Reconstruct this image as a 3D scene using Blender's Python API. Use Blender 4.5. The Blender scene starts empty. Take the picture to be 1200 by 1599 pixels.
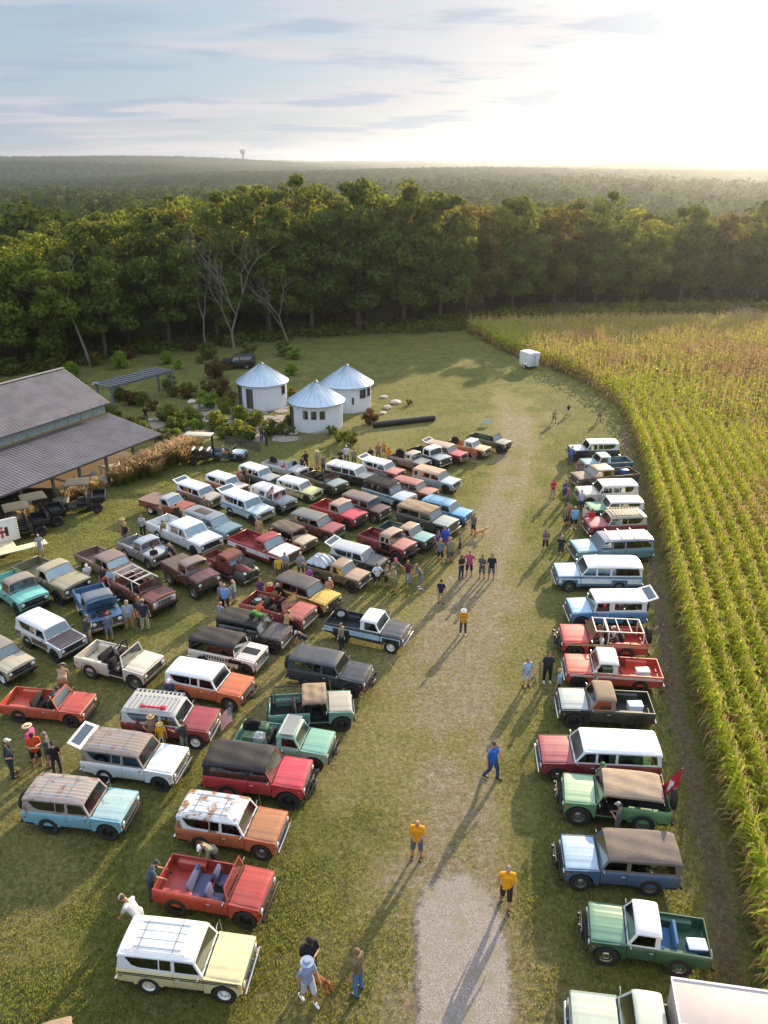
import bpy, bmesh, math, random
import numpy as np
from mathutils import Vector, Matrix
from mathutils.geometry import tessellate_polygon
random.seed(7); RNG = np.random.default_rng(7)
R = math.radians
SC = bpy.context.scene; COL = SC.collection
# ---------------------------------------------------------------- camera
CAM_H = 24.0; FPX = 1240.0; TILT = math.atan((799.5 - 250) / FPX)
cam = bpy.data.cameras.new('camera'); camo = bpy.data.objects.new('camera', cam); COL.objects.link(camo)
camo.location = (0, 0, CAM_H); camo.rotation_euler = (math.pi / 2 - TILT, 0, 0)
cam.sensor_fit = 'VERTICAL'; cam.sensor_height = 24.0; cam.lens = 24.0 * FPX / 1599.0
cam.clip_start = 0.5; cam.clip_end = 20000; SC.camera = camo
SC.render.resolution_x = 768; SC.render.resolution_y = 1024
# ---------------------------------------------------------------- light
SUN_EL, SUN_AZ = 17.0, 28.0            # azimuth from +Y towards +X
w = bpy.data.worlds.new('World'); SC.world = w; w.use_nodes = True
nt = w.node_tree; nt.nodes.clear()
def N(nt, t, **k):
    n = nt.nodes.new(t)
    for a, b in k.items():
        if a.startswith('i_'):
            n.inputs[a[2:].replace('_', ' ')].default_value = b
        else: setattr(n, a, b)
    return n
def LK(nt, a, b): nt.links.new(a, b)
def build_world():
    out = N(nt, 'ShaderNodeOutputWorld'); bg = N(nt, 'ShaderNodeBackground')
    sky = N(nt, 'ShaderNodeTexSky'); sky.sky_type = 'NISHITA'; sky.sun_disc = False
    sky.sun_elevation = R(SUN_EL); sky.sun_rotation = R(SUN_AZ); sky.altitude = 100
    sky.air_density = 1.0; sky.dust_density = 1.6; sky.ozone_density = 1.0
    tc = N(nt, 'ShaderNodeTexCoord')
    sep = N(nt, 'ShaderNodeSeparateXYZ'); LK(nt, tc.outputs['Generated'], sep.inputs[0])
    # layered stratus: project the direction onto a cloud plane
    ma = N(nt, 'ShaderNodeMath', operation='ADD'); LK(nt, sep.outputs['Z'], ma.inputs[0]); ma.inputs[1].default_value = 0.09
    dv = N(nt, 'ShaderNodeVectorMath', operation='DIVIDE'); LK(nt, tc.outputs['Generated'], dv.inputs[0])
    cb = N(nt, 'ShaderNodeCombineXYZ')
    for i in range(3): LK(nt, ma.outputs[0], cb.inputs[i])
    LK(nt, cb.outputs[0], dv.inputs[1])
    def cloud(scale, sx, sy, det, lo, hi, off):
        mp = N(nt, 'ShaderNodeMapping'); mp.inputs['Scale'].default_value = (sx, sy, 0.0); mp.inputs['Location'].default_value = (off, off * .7, 0)
        LK(nt, dv.outputs[0], mp.inputs[0])
        no = N(nt, 'ShaderNodeTexNoise'); no.inputs['Scale'].default_value = scale; no.inputs['Detail'].default_value = det; no.inputs['Roughness'].default_value = .55
        LK(nt, mp.outputs[0], no.inputs[0])
        mr = N(nt, 'ShaderNodeMapRange'); mr.interpolation_type = 'SMOOTHSTEP'; mr.inputs[1].default_value = lo; mr.inputs[2].default_value = hi
        LK(nt, no.outputs[0], mr.inputs[0]); return mr.outputs[0]
    c1 = cloud(.7, .55, 1.5, 9, .42, .60, 3.1)     # broad veil
    c2 = cloud(1.15, .75, 1.15, 10, .50, .62, 4.7)    # darker cumulus scraps
    def mix(f, a, b, bt='MIX', fac=1.0):
        m = N(nt, 'ShaderNodeMix', data_type='RGBA', blend_type=bt)
        if f is None: m.inputs['Factor'].default_value = fac
        else:
            mm = N(nt, 'ShaderNodeMath', operation='MULTIPLY'); LK(nt, f, mm.inputs[0]); mm.inputs[1].default_value = fac; LK(nt, mm.outputs[0], m.inputs['Factor'])
        for s, v in ((6, a), (7, b)):
            if isinstance(v, tuple): m.inputs[s].default_value = v
            else: LK(nt, v, m.inputs[s])
        return m.outputs[2]
    veil = mix(None, sky.outputs[0], (4.4, 5.9, 7.6, 1), fac=.76)
    lit = mix(c1, veil, (7.9, 7.3, 7.8, 1), fac=.75)
    fin = mix(c2, lit, (4.2, 5.3, 6.8, 1), fac=.75)
    zr_ = N(nt, 'ShaderNodeMapRange'); zr_.interpolation_type = 'SMOOTHSTEP'; zr_.inputs[1].default_value = .26; zr_.inputs[2].default_value = .75; zr_.inputs[3].default_value = .47; zr_.inputs[4].default_value = 1.05  # low sky dimmed, unseen sky overhead made brighter to lift the shade
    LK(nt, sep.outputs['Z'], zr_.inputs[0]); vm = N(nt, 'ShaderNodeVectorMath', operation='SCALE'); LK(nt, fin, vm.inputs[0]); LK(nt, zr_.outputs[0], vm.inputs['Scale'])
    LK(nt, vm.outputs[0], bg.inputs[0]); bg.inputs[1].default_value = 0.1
    LK(nt, bg.outputs[0], out.inputs[0])
build_world()
sd = bpy.data.lights.new('sun', 'SUN'); sd.energy = 5.0; sd.angle = R(.6); sd.color = (1, .78, .50)
so = bpy.data.objects.new('sun', sd); COL.objects.link(so)
sv = Vector((math.sin(R(SUN_AZ)) * math.cos(R(SUN_EL)), math.cos(R(SUN_AZ)) * math.cos(R(SUN_EL)), math.sin(R(SUN_EL))))
so.rotation_euler = sv.to_track_quat('Z', 'Y').to_euler(); so.location = sv * 200
SC.view_settings.view_transform = 'Standard'; SC.view_settings.look = 'None'
SC.view_settings.exposure = 1.02; SC.view_settings.gamma = 1
# ---------------------------------------------------------------- helpers
def G(px, py, z=0.0):
    """real-world position of something seen at photo pixel (px,py) and standing z metres high"""
    cx = (px - 600) / FPX; cy = -(py - 799.5) / FPX
    d = (cx, math.cos(TILT) + cy * math.sin(TILT), -math.sin(TILT) + cy * math.cos(TILT))
    t = (z - CAM_H) / d[2]; return Vector((d[0] * t, d[1] * t, z))
def lin(h, k=1.0):
    h = h.lstrip('#'); o = []
    for i in (0, 2, 4):
        v = int(h[i:i+2], 16) / 255
        o.append((v / 12.92 if v <= .04045 else ((v + .055) / 1.055) ** 2.4) * k)
    return (*o, 1)
MATS = {}
def mat(key, col, rough=.6, metal=0, rust=0, rustcol='#6b4030', bump=0, bscale=30, var=.12, coat=0, vscale=3.0, k=1.0, mottled=None):
    kk = (key, col, rough, metal, rust, rustcol, bump, bscale, var, coat, vscale, k, mottled)
    if kk in MATS: return MATS[kk]
    m = bpy.data.materials.new(key); m.use_nodes = True; t = m.node_tree; b = t.nodes['Principled BSDF']
    c = lin(col, k) if isinstance(col, str) else (*col, 1)
    if key.startswith('paint'):
        g_ = .3*c[0]+.59*c[1]+.11*c[2]; c = tuple(.86*(v*.85+g_*.15) for v in c[:3])+(1,); rough = rough+.07; coat = coat*.5
    b.inputs['Roughness'].default_value = rough; b.inputs['Metallic'].default_value = metal
    if coat: b.inputs['Coat Weight'].default_value = coat; b.inputs['Coat Roughness'].default_value = .12
    tc = N(t, 'ShaderNodeTexCoord'); geo = tc.outputs['Object']
    no = N(t, 'ShaderNodeTexNoise', i_Scale=vscale, i_Detail=6.0); LK(t, geo, no.inputs[0])
    mx = N(t, 'ShaderNodeMix', data_type='RGBA')
    mx.inputs[6].default_value = tuple(x * (1 - var) for x in c[:3]) + (1,); mx.inputs[7].default_value = tuple(min(1, x * (1 + var)) for x in c[:3]) + (1,)
    LK(t, no.outputs[0], mx.inputs[0]); o = mx.outputs[2]
    if mottled:
        n3 = N(t, 'ShaderNodeTexNoise', i_Scale=vscale * 1.7, i_Detail=5.0); LK(t, geo, n3.inputs[0])
        r3 = N(t, 'ShaderNodeMapRange'); r3.inputs[1].default_value = .45; r3.inputs[2].default_value = .6; LK(t, n3.outputs[0], r3.inputs[0])
        m3 = N(t, 'ShaderNodeMix', data_type='RGBA'); LK(t, r3.outputs[0], m3.inputs[0]); LK(t, o, m3.inputs[6]); m3.inputs[7].default_value = lin(mottled, k); o = m3.outputs[2]
    if rust:
        n2 = N(t, 'ShaderNodeTexNoise', i_Scale=2.3, i_Detail=9.0, i_Roughness=.68); LK(t, geo, n2.inputs[0])
        r2 = N(t, 'ShaderNodeMapRange'); r2.inputs[1].default_value = .74 - .34 * rust; r2.inputs[2].default_value = .80 - .28 * rust; LK(t, n2.outputs[0], r2.inputs[0])
        m2 = N(t, 'ShaderNodeMix', data_type='RGBA'); LK(t, r2.outputs[0], m2.inputs[0]); LK(t, o, m2.inputs[6]); m2.inputs[7].default_value = lin(rustcol); o = m2.outputs[2]
        rr = N(t, 'ShaderNodeMapRange'); rr.inputs[3].default_value = rough; rr.inputs[4].default_value = .85; LK(t, r2.outputs[0], rr.inputs[0]); LK(t, rr.outputs[0], b.inputs['Roughness'])
    if key.startswith('paint'):      # road dust
        nd = N(t, 'ShaderNodeTexNoise', i_Scale=1.4, i_Detail=8.0, i_Roughness=.7); LK(t, geo, nd.inputs[0]); rd = N(t, 'ShaderNodeMapRange'); rd.inputs[1].default_value = .42; rd.inputs[2].default_value = .75; rd.inputs[3].default_value = .02; rd.inputs[4].default_value = .22
        LK(t, nd.outputs[0], rd.inputs[0]); md = N(t, 'ShaderNodeMix', data_type='RGBA'); LK(t, rd.outputs[0], md.inputs[0]); LK(t, o, md.inputs[6]); md.inputs[7].default_value = lin('#948a7a'); o = md.outputs[2]
    LK(t, o, b.inputs['Base Color'])
    if bump:
        nb = N(t, 'ShaderNodeTexNoise', i_Scale=bscale, i_Detail=4.0); LK(t, geo, nb.inputs[0])
        bp = N(t, 'ShaderNodeBump', i_Strength=bump, i_Distance=.05); LK(t, nb.outputs[0], bp.inputs['Height']); LK(t, bp.outputs[0], b.inputs['Normal'])
    MATS[kk] = m; return m
def glassmat():
    m = bpy.data.materials.new('window_glass'); m.use_nodes = True; t = m.node_tree; t.nodes.clear()
    o = N(t, 'ShaderNodeOutputMaterial'); tr = N(t, 'ShaderNodeBsdfTransparent'); tr.inputs[0].default_value = (.55, .62, .60, 1)
    gl = N(t, 'ShaderNodeBsdfGlossy'); gl.inputs['Roughness'].default_value = .04; gl.inputs['Color'].default_value = (.9, .95, 1, 1)
    fr = N(t, 'ShaderNodeFresnel', i_IOR=1.6); mr = N(t, 'ShaderNodeMapRange'); mr.inputs[3].default_value = .16; mr.inputs[4].default_value = 1
    LK(t, fr.outputs[0], mr.inputs[0]); mx = N(t, 'ShaderNodeMixShader'); LK(t, mr.outputs[0], mx.inputs[0]); LK(t, tr.outputs[0], mx.inputs[1]); LK(t, gl.outputs[0], mx.inputs[2]); LK(t, mx.outputs[0], o.inputs[0])
    return m
GLASS = glassmat()
WGLASS = GLASS.copy(); WGLASS.name = 'windshield_glass'
for n_ in WGLASS.node_tree.nodes:
    if n_.type == 'MAP_RANGE': n_.inputs[3].default_value = .42
    if n_.type == 'BSDF_GLOSSY': n_.inputs['Roughness'].default_value = .12; n_.inputs['Color'].default_value = (.72, .80, .80, 1)
def leafmat(name, c1, c2, trans=.45, k=1.0, tcol='#b9c83c', fr=.5):
    m = bpy.data.materials.new(name); m.use_nodes = True; t = m.node_tree; t.nodes.clear()
    o = N(t, 'ShaderNodeOutputMaterial'); df = N(t, 'ShaderNodeBsdfDiffuse'); tl = N(t, 'ShaderNodeBsdfTranslucent'); mx = N(t, 'ShaderNodeMixShader'); mx.inputs[0].default_value = trans
    oi = N(t, 'ShaderNodeObjectInfo'); ge = N(t, 'ShaderNodeNewGeometry')
    ad = N(t, 'ShaderNodeMath', operation='MULTIPLY_ADD'); LK(t, ge.outputs['Random Per Island'], ad.inputs[0]); ad.inputs[1].default_value = fr
    ms = N(t, 'ShaderNodeMath', operation='MULTIPLY'); LK(t, oi.outputs['Random'], ms.inputs[0]); ms.inputs[1].default_value = 1 - fr; LK(t, ms.outputs[0], ad.inputs[2])
    cm = N(t, 'ShaderNodeMix', data_type='RGBA'); cm.inputs[6].default_value = lin(c1, k); cm.inputs[7].default_value = lin(c2, k); LK(t, ad.outputs[0], cm.inputs[0])
    ct = N(t, 'ShaderNodeMix', data_type='RGBA'); ct.inputs[0].default_value = .55; LK(t, cm.outputs[2], ct.inputs[6]); ct.inputs[7].default_value = lin(tcol, k)
    LK(t, cm.outputs[2], df.inputs[0]); LK(t, ct.outputs[2], tl.inputs[0]); LK(t, df.outputs[0], mx.inputs[1]); LK(t, tl.outputs[0], mx.inputs[2]); LK(t, mx.outputs[0], o.inputs[0])
    return m
def tag(o, label=None, cat=None, group=None, kind=None):
    for k, v in (('label', label), ('category', cat), ('group', group), ('kind', kind)):
        if v: o[k] = v
    return o
def thing(name, loc=(0, 0, 0), rz=0, sc=1.0, label=None, cat=None, group=None):
    o = bpy.data.objects.new(name, None); COL.objects.link(o); o.location = loc; o.rotation_euler = (0, 0, rz); o.scale = (sc, sc, sc); o.empty_display_size = .2
    return tag(o, label, cat, group)
CACHE = {}
def part(name, key, fn, mats, parent=None, loc=(0, 0, 0), rot=(0, 0, 0), sc=None):
    """one mesh object; fn(bm) fills the mesh the first time the key is seen, later ones share it"""
    if key is None or key not in CACHE:
        me = bpy.data.meshes.new(name); bm = bmesh.new(); fn(bm)
        bmesh.ops.recalc_face_normals(bm, faces=bm.faces); bm.to_mesh(me); bm.free()
        me.shade_smooth(); me.set_sharp_from_angle(angle=R(38))
        for _ in range(len(mats)): me.materials.append(None)
        if key is not None: CACHE[key] = me
    else: me = CACHE[key]
    o = bpy.data.objects.new(name, me); COL.objects.link(o); o.parent = parent; o.location = loc; o.rotation_euler = rot
    if sc: o.scale = sc
    for i, m in enumerate(mats):
        if i < len(o.material_slots): o.material_slots[i].link = 'OBJECT'; o.material_slots[i].material = m
    return o
def npmesh(name, V, F, mats, parent=None, mi=None, smooth=False):
    me = bpy.data.meshes.new(name); V = np.asarray(V, dtype=np.float32); F = np.asarray(F, dtype=np.int32); n = F.shape[1]
    me.vertices.add(len(V)); me.vertices.foreach_set('co', V.ravel()); me.loops.add(F.size); me.loops.foreach_set('vertex_index', F.ravel())
    me.polygons.add(len(F)); me.polygons.foreach_set('loop_start', np.arange(0, F.size, n, dtype=np.int32)); me.polygons.foreach_set('loop_total', np.full(len(F), n, dtype=np.int32))
    for m in mats: me.materials.append(m)
    if mi is not None: me.polygons.foreach_set('material_index', np.asarray(mi, dtype=np.int32))
    me.update(calc_edges=True); me.validate()
    if smooth: me.shade_smooth()
    o = bpy.data.objects.new(name, me); COL.objects.link(o); o.parent = parent; return o
# primitives into a bmesh
def box(bm, x0, x1, y0, y1, z0, z1, bev=0, seg=2, mi=0, M=None):
    vs = [bm.verts.new(p) for p in ((x0,y0,z0),(x1,y0,z0),(x1,y1,z0),(x0,y1,z0),(x0,y0,z1),(x1,y0,z1),(x1,y1,z1),(x0,y1,z1))]
    fs = [bm.faces.new([vs[i] for i in f]) for f in ((0,3,2,1),(4,5,6,7),(0,1,5,4),(1,2,6,5),(2,3,7,6),(3,0,4,7))]
    for f in fs: f.material_index = mi
    if M is not None: bmesh.ops.transform(bm, matrix=M, verts=vs)
    if bev:
        es = list({e for f in fs for e in f.edges}); r = bmesh.ops.bevel(bm, geom=es, offset=bev, segments=seg, affect='EDGES', profile=.5)
        for f in r['faces']: f.material_index = mi
def plate(bm, loops, mp, th, mi=0):
    polys = [[Vector((u, v, 0)) for u, v in lp] for lp in loops]; tris = tessellate_polygon(polys)
    flat = [p for lp in loops for p in lp]
    a = [bm.verts.new(mp(u, v, 0)) for u, v in flat]; b = [bm.verts.new(mp(u, v, th)) for u, v in flat]; fs = []
    for t in tris:
        try: fs.append(bm.faces.new([a[i] for i in t])); fs.append(bm.faces.new([b[i] for i in reversed(t)]))
        except ValueError: pass
    s = 0
    for lp in loops:
        n = len(lp)
        for i in range(n): fs.append(bm.faces.new((a[s+i], a[s+(i+1) % n], b[s+(i+1) % n], b[s+i])))
        s += n
    for f in fs: f.material_index = mi
    return a + b
def tube(bm, pts, r, n=6, mi=0, cap=True):
    pts = [Vector(p) for p in pts]; rs = r if isinstance(r, (list, tuple)) else [r] * len(pts); rings = []
    for i, p in enumerate(pts):
        d = ((pts[min(i+1, len(pts)-1)] - pts[max(i-1, 0)])).normalized()
        u = d.cross(Vector((0, 0, 1)) if abs(d.z) < .9 else Vector((1, 0, 0))).normalized(); v = d.cross(u)
        rings.append([bm.verts.new(p + (u * math.cos(2*math.pi*k/n) + v * math.sin(2*math.pi*k/n)) * rs[i]) for k in range(n)])
    for a, b in zip(rings, rings[1:]):
        for k in range(n): bm.faces.new((a[k], a[(k+1) % n], b[(k+1) % n], b[k])).material_index = mi
    if cap: bm.faces.new(rings[0]).material_index = mi; bm.faces.new(list(reversed(rings[-1]))).material_index = mi
def lathe(bm, prof, n=20, axis='Z', c=(0, 0, 0), mi=0, close=False):
    """prof: (radius, height)"""
    rings = []; c = Vector(c)
    for r, h in prof:
        ring = []
        for k in range(n):
            a = 2*math.pi*k/n; x, y = r*math.cos(a), r*math.sin(a)
            p = {'Z': (x, y, h), 'Y': (x, h, y), 'X': (h, x, y)}[axis]; ring.append(bm.verts.new(c + Vector(p)))
        rings.append(ring)
    pr = list(zip(rings, rings[1:])) + ([(rings[-1], rings[0])] if close else [])
    for a, b in pr:
        for k in range(n): bm.faces.new((a[k], a[(k+1) % n], b[(k+1) % n], b[k])).material_index = mi
    if not close:
        for rg in (rings[0], rings[-1]):
            if (rg[0].co - rg[1].co).length > 1e-5: bm.faces.new(rg).material_index = mi
def gridsurf(bm, x0, x1, y0, y1, nx, ny, f, skirt=.05, mi=0):
    vs = [[bm.verts.new((x0+(x1-x0)*i/nx, y0+(y1-y0)*j/ny, f(2*i/nx-1, 2*j/ny-1))) for j in range(ny+1)] for i in range(nx+1)]
    for i in range(nx):
        for j in range(ny): bm.faces.new((vs[i][j], vs[i+1][j], vs[i+1][j+1], vs[i][j+1])).material_index = mi
    rim = [vs[i][0] for i in range(nx+1)] + [vs[nx][j] for j in range(1, ny+1)] + [vs[i][ny] for i in range(nx-1, -1, -1)] + [vs[0][j] for j in range(ny-1, 0, -1)]
    lo = [bm.verts.new(v.co - Vector((0, 0, skirt))) for v in rim]; n = len(rim)
    for i in range(n): bm.faces.new((rim[i], rim[(i+1) % n], lo[(i+1) % n], lo[i])).material_index = mi
    bm.faces.new(lo).material_index = mi
CHROME = mat('chrome', '#c8c8c8', .18, 1, var=.05); RUBBER = mat('rubber', '#2b2a29', .85, bump=.4, bscale=40)
BLACKP = mat('black_paint', '#1d1d1f', .45); DARK = mat('dark_underside', '#151413', .9); BLACKF = mat('black_vinyl', '#232225', .75, bump=.3, bscale=12)
TAN = mat('tan_canvas', '#8f7c66', .9, bump=.3, bscale=12); STEEL = mat('steel_rim', '#9a9a98', .35, .8); WHITERIM = mat('white_rim', '#e6e6e2', .4)
LAMP = mat('headlight_lens', '#e9eef0', .1, .2); REDL = mat('tail_lamp_lens', '#8c1410', .25); AMBER = mat('amber_lens', '#c8701a', .3)
WHITEP = mat('white_paint', '#e8ebee', .3, coat=.3)
# ================================================================ vehicles
SPEC = {  # L, wheelbase, W, front overhang, hood length, windshield rake, body height, roof height, door length, n doors, cab length
 'wagon':   dict(L=4.2, wb=2.54, W=1.76, fo=.62, hood=1.28, rake=.30, bh=.66, gh=.60, dl=1.0),
 'boxy':    dict(L=3.9, wb=2.54, W=1.70, fo=.52, hood=1.12, rake=.12, bh=.66, gh=.62, dl=.86),
 'long':    dict(L=5.1, wb=3.02, W=1.92, fo=.72, hood=1.38, rake=.42, bh=.70, gh=.62, dl=.95),
 'pickup':  dict(L=5.0, wb=3.0, W=1.90, fo=.72, hood=1.38, rake=.40, bh=.72, gh=.60, dl=.98),
 'crew':    dict(L=5.9, wb=3.9, W=1.94, fo=.74, hood=1.40, rake=.40, bh=.72, gh=.60, dl=.92),
 'terra':   dict(L=4.7, wb=3.0, W=1.76, fo=.62, hood=1.28, rake=.30, bh=.66, gh=.60, dl=1.0),
}
def arc(ax, az, ra, zlow, n=9, rev=False):
    a0 = math.asin(max(-1, min(1, (zlow - az) / ra))); p = [(ax + ra*math.cos(a), az + ra*math.sin(a)) for a in [a0 + (math.pi-2*a0)*i/n for i in range(n+1)]]
    return p[::-1] if rev else p
def curve_side(bm, zb, z0, s, W):
    for z in (z0+.07, z0+.2, (zb+z0)/2+.08, zb-.10, zb-.045):
        bmesh.ops.bisect_plane(bm, geom=bm.verts[:]+bm.edges[:]+bm.faces[:], plane_co=(0, 0, z), plane_no=(0, 0, 1))
    for v in bm.verts:
        t = v.co.z
        d = 0
        if t < z0+.3: d += .06*((z0+.3-t)/.3)**2
        if t > zb-.11: d += .045*((t-zb+.11)/.11)**1.6
        v.co.y -= s*d
def build_vehicle(F, Rr, spec, top, body, roof=None, label='', lift=0.0, r=.38, rust=0, roofrust=0, hoodcol=None, rim='steel', opts='', stripe=None, band=None, group=None, name=None, zr=None, hd=None, seat='#1c1c20', cat=None, rustcol='#6b4030', gloss=.3, doorcol=None, inner=None, snap=True):
    S = SPEC[spec]; L, wb, W, fo, hood, rake, bh, gh, dl = (S[k] for k in ('L','wb','W','fo','hood','rake','bh','gh','dl'))
    z0 = .40 + lift; zb = z0 + bh; zt = zb + gh; xf = L/2; xb = -L/2; ax = xf - fo; rx = ax - wb; ra = r + .08; xc = xf - hood; xd = xc - dl
    cr = spec == 'crew'; lg = spec == 'long'
    full = top in ('hard', 'soft', 'bikini', 'cage'); xd2 = xd - .85 if (cr or lg) else xd
    # placement from what the photo shows
    p = G(F[0], F[1], zb - .02)
    if Rr: q = G(Rr[0], Rr[1], zr if zr else (zt if top in ('hard', 'soft', 'bikini') else zb))
    if Rr:
        nom = L - (.15 if top in ('hard', 'soft') else 0.03)
        d = p - q; d.z = 0; ang = math.atan2(d.y, d.x); sc = max(.84, min(1.06, d.length / nom))
        if snap and p.y > 38 and p.x < 9:
            ang = .55*ang + .45*R(-34)
    else: ang = hd; sc = 1.0; nom = L
    if hd is not None: ang = hd
    dirv = Vector((math.cos(ang), math.sin(ang), 0))
    if Rr: c = (Vector((p.x, p.y, 0)) + Vector((q.x, q.y, 0)))/2 + dirv * (-(.04) * sc)
    else: c = Vector((p.x, p.y, 0)) - dirv * (L/2)
    c.z = 0
    nm = name or {'wagon': 'off_road_wagon', 'boxy': 'off_road_truck', 'long': 'station_wagon', 'pickup': 'pickup_truck', 'crew': 'crew_cab_pickup', 'terra': 'pickup_truck'}[spec]
    t = thing(nm, c, ang, sc, label, cat or ('pickup truck' if spec in ('pickup', 'crew', 'terra') else 'off-road vehicle' if spec != 'long' else 'station wagon'), group)
    PM = mat('paint_body', body, gloss, rust=rust, rustcol=rustcol, coat=.35 if rust < .5 else 0)
    RM = (BLACKF if roof == 'black' else TAN if roof == 'tan' else mat('paint_roof', roof or body, .4 if top != 'soft' else .85, rust=roofrust, rustcol=rustcol, coat=.2 if top != 'soft' else 0))
    if top in ('soft', 'bikini') and roof not in ('black', 'tan'): RM = mat('canvas_top', roof, .9, bump=.3, bscale=10)
    HM = mat('paint_hood', hoodcol or body, gloss+.05, rust=rust, rustcol=rustcol, coat=.35 if rust < .5 else 0)
    DM = mat('paint_door', doorcol, gloss, rust=rust, coat=.3) if doorcol else PM
    IM = mat('paint_inner', inner, .6) if inner else PM
    K = (spec, lift, r)
    # ---- front clip, quarter panels, floor
    def f_clip(bm):
        prof = [(xc+.004, z0), (xc+.004, zb), (xf-.04, zb-.05), (xf, zb-.09), (xf, z0+.14), (ax+ra+.02, z0+.08)] + arc(ax, r+.02, ra, z0+.02) + []
        plate(bm, [prof], lambda u, v, w_: Vector((u, -W/2 + w_, v)), W)
        es = [e for e in bm.edges if abs(e.verts[0].co.y-e.verts[1].co.y) < 1e-5 and all(v.co.z > zb-.1 for v in e.verts) and abs(e.verts[0].co.z-e.verts[1].co.z) < .08 and e.calc_face_angle(0) > .5]
        es += [e for e in bm.edges if abs(e.verts[0].co.x-xf) < 1e-4 and abs(e.verts[1].co.x-xf) < 1e-4 and e.calc_face_angle(0) > .5 and abs(e.verts[0].co.y-e.verts[1].co.y) < 1e-5]
        bmesh.ops.bevel(bm, geom=es, offset=.045, segments=3, affect='EDGES', profile=.5)
    part('front_body', ('clip',)+K, f_clip, [PM], t)
    bedop = top not in ('hard',)
    def f_quart(bm):
        for s in (-1, 1):
            b2 = bmesh.new()
            prof = [(xb, z0+.14), (xb, zb), (xd2-.006, zb), (xd2-.006, z0)] + arc(rx, r+.02, ra, z0+.02)
            plate(b2, [prof], lambda u, v, w_: Vector((u, s*(W/2-w_), v)), .05); curve_side(b2, zb, z0, s, W)
            me = bpy.data.meshes.new('tmp'); b2.to_mesh(me); bm.from_mesh(me); b2.free(); bpy.data.meshes.remove(me)
            box(bm, rx-ra-.05, rx+ra+.05, s*(W/2-.30) if s > 0 else -(W/2-.02), (W/2-.02) if s > 0 else -(W/2-.30), r+.02, r+ra+.08, .02, 1)   # wheel house
        box(bm, xb+.03, xc, -W/2+.052, W/2-.052, z0+.06, z0+.12)
        box(bm, xb, xb+.05, -W/2+.055, W/2-.055, z0+.16, zb-.002, .012, 1)     # tailgate
    part('rear_body', ('q', top == 'x', xd2)+K, f_quart, [PM], t)
    def f_door(xa, xe):
        def g(bm):
            for s in (1,):
                plate(bm, [[(xe+.013, z0+.02), (xe+.013, zb-.002), (xa-.018, zb-.002), (xa-.018, z0+.02)]], lambda u, v, w_: Vector((u, s*(W/2-w_), v)), .05); curve_side(bm, zb, z0, s, W)
        return g
    def f_hand(bm): box(bm, -.09, .07, -.012, .03, -.012, .015, .008, 1)
    for s in (-1, 1):
        if 'nodoor' in opts:
            break
        for di, (xa, xe) in enumerate([(xc, xd)] + ([(xd, xd2)] if xd2 != xd else [])):
            d = part('door', ('door', di)+K, f_door(xa, xe), [DM], t, sc=(1, s, 1))
            part('handle', 'dhandle', f_hand, [CHROME], d, (xe+.16, W/2, zb-.17))
    def f_chas(bm):
        box(bm, xb+.1, xf-.1, -.42, .42, z0-.14, z0+.05); tube(bm, [(ax, -W/2+.1, r), (ax, W/2-.1, r)], .06); tube(bm, [(rx, -W/2+.1, r), (rx, W/2-.1, r)], .07)
        box(bm, (xb+.06) if top in ('hard', 'soft', 'bikini') else xd2-.1, xc+.02, -W/2+.055, W/2-.055, z0-.02, z0+.135)
        if top in ('hard', 'soft'):
            for s in (-1, 1): box(bm, xb+.06, xc-.02, s*(W/2-.0605)-.004, s*(W/2-.0605)+.004, z0+.13, zb-.01)
    part('chassis', ('ch', xd2, top)+K, f_chas, [DARK], t)
    # ---- hood
    hw = W/2 - .10
    def f_hood(bm):
        def f(u, v):
            z = zb + .012 - .03*((u+1)/2)**2 + .03*(1-v*v) - .012*max(0, (abs(v)-.9)*10)**2 - .02*max(0, (u-.88)*8)**2
            if abs(v) < .52: z += .016
            elif abs(v) < .62: z += .016*(.62-abs(v))/.10
            if abs(abs(v)-.26) < .03: z += .008
            return z
        gridsurf(bm, xc+.05, xf-.03, -hw, hw, 12, 30, f, .05)
    if 'hoodopen' in opts:
        o = part('hood', ('hood',)+K, f_hood, [HM], t, loc=(xc+.05-.30, 0, zb-.05), rot=(0, -R(52), 0)); 
        cc = Matrix.Rotation(-R(52), 4, 'Y'); off = cc @ Vector((xc+.05, 0, zb)); o.location = Vector((xc+.06, 0, zb+.05)) - off
        def f_eng(bm):
            box(bm, xc+.2, xf-.2, -.35, .35, zb-.1, zb+.03, .04); lathe(bm, [(.0, 0), (.2, 0), (.22, .04), (.2, .1), (.05, .12), (0, .12)], 16, 'Z', (xc+.6, 0, zb+.03)); box(bm, xf-.3, xf-.2, -.3, .3, zb-.1, zb+.08, .02)
            box(bm, xc+.15, xc+.4, .4, .65, zb, zb+.1, .02); box(bm, xf-.5, xf-.25, -.7, -.45, zb, zb+.1, .02)
        part('engine', ('eng',)+K, f_eng, [mat('engine_metal', '#4a4a4a', .5, .5)], t)
    else: 
        part('hood', ('hood',)+K, f_hood, [HM], t)
    # ---- grille, lamps, bumpers
    def f_grille(bm):
        a, b = z0+.20, zb-.12; box(bm, xf-.01, xf+.012, -W/2+.09, W/2-.09, a, b, .008, 1, 0)
        for k in range(5): z = a+.03+(b-a-.06)*k/4; box(bm, xf+.012, xf+.024, -W/2+.33, W/2-.33, z-.008, z+.008, 0, 1, 1)
        for s in (-1, 1): box(bm, xf+.012, xf+.02, s*(W/2-.32)-.008, s*(W/2-.32)+.008, a, b, 0, 1, 1)
    gm = [BLACKP, CHROME] if 'lightgrille' not in opts else [mat('paint_body', '#e6e6e2', .4), BLACKP]
    part('grille', ('gr',)+K, f_grille, gm, t)
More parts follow.
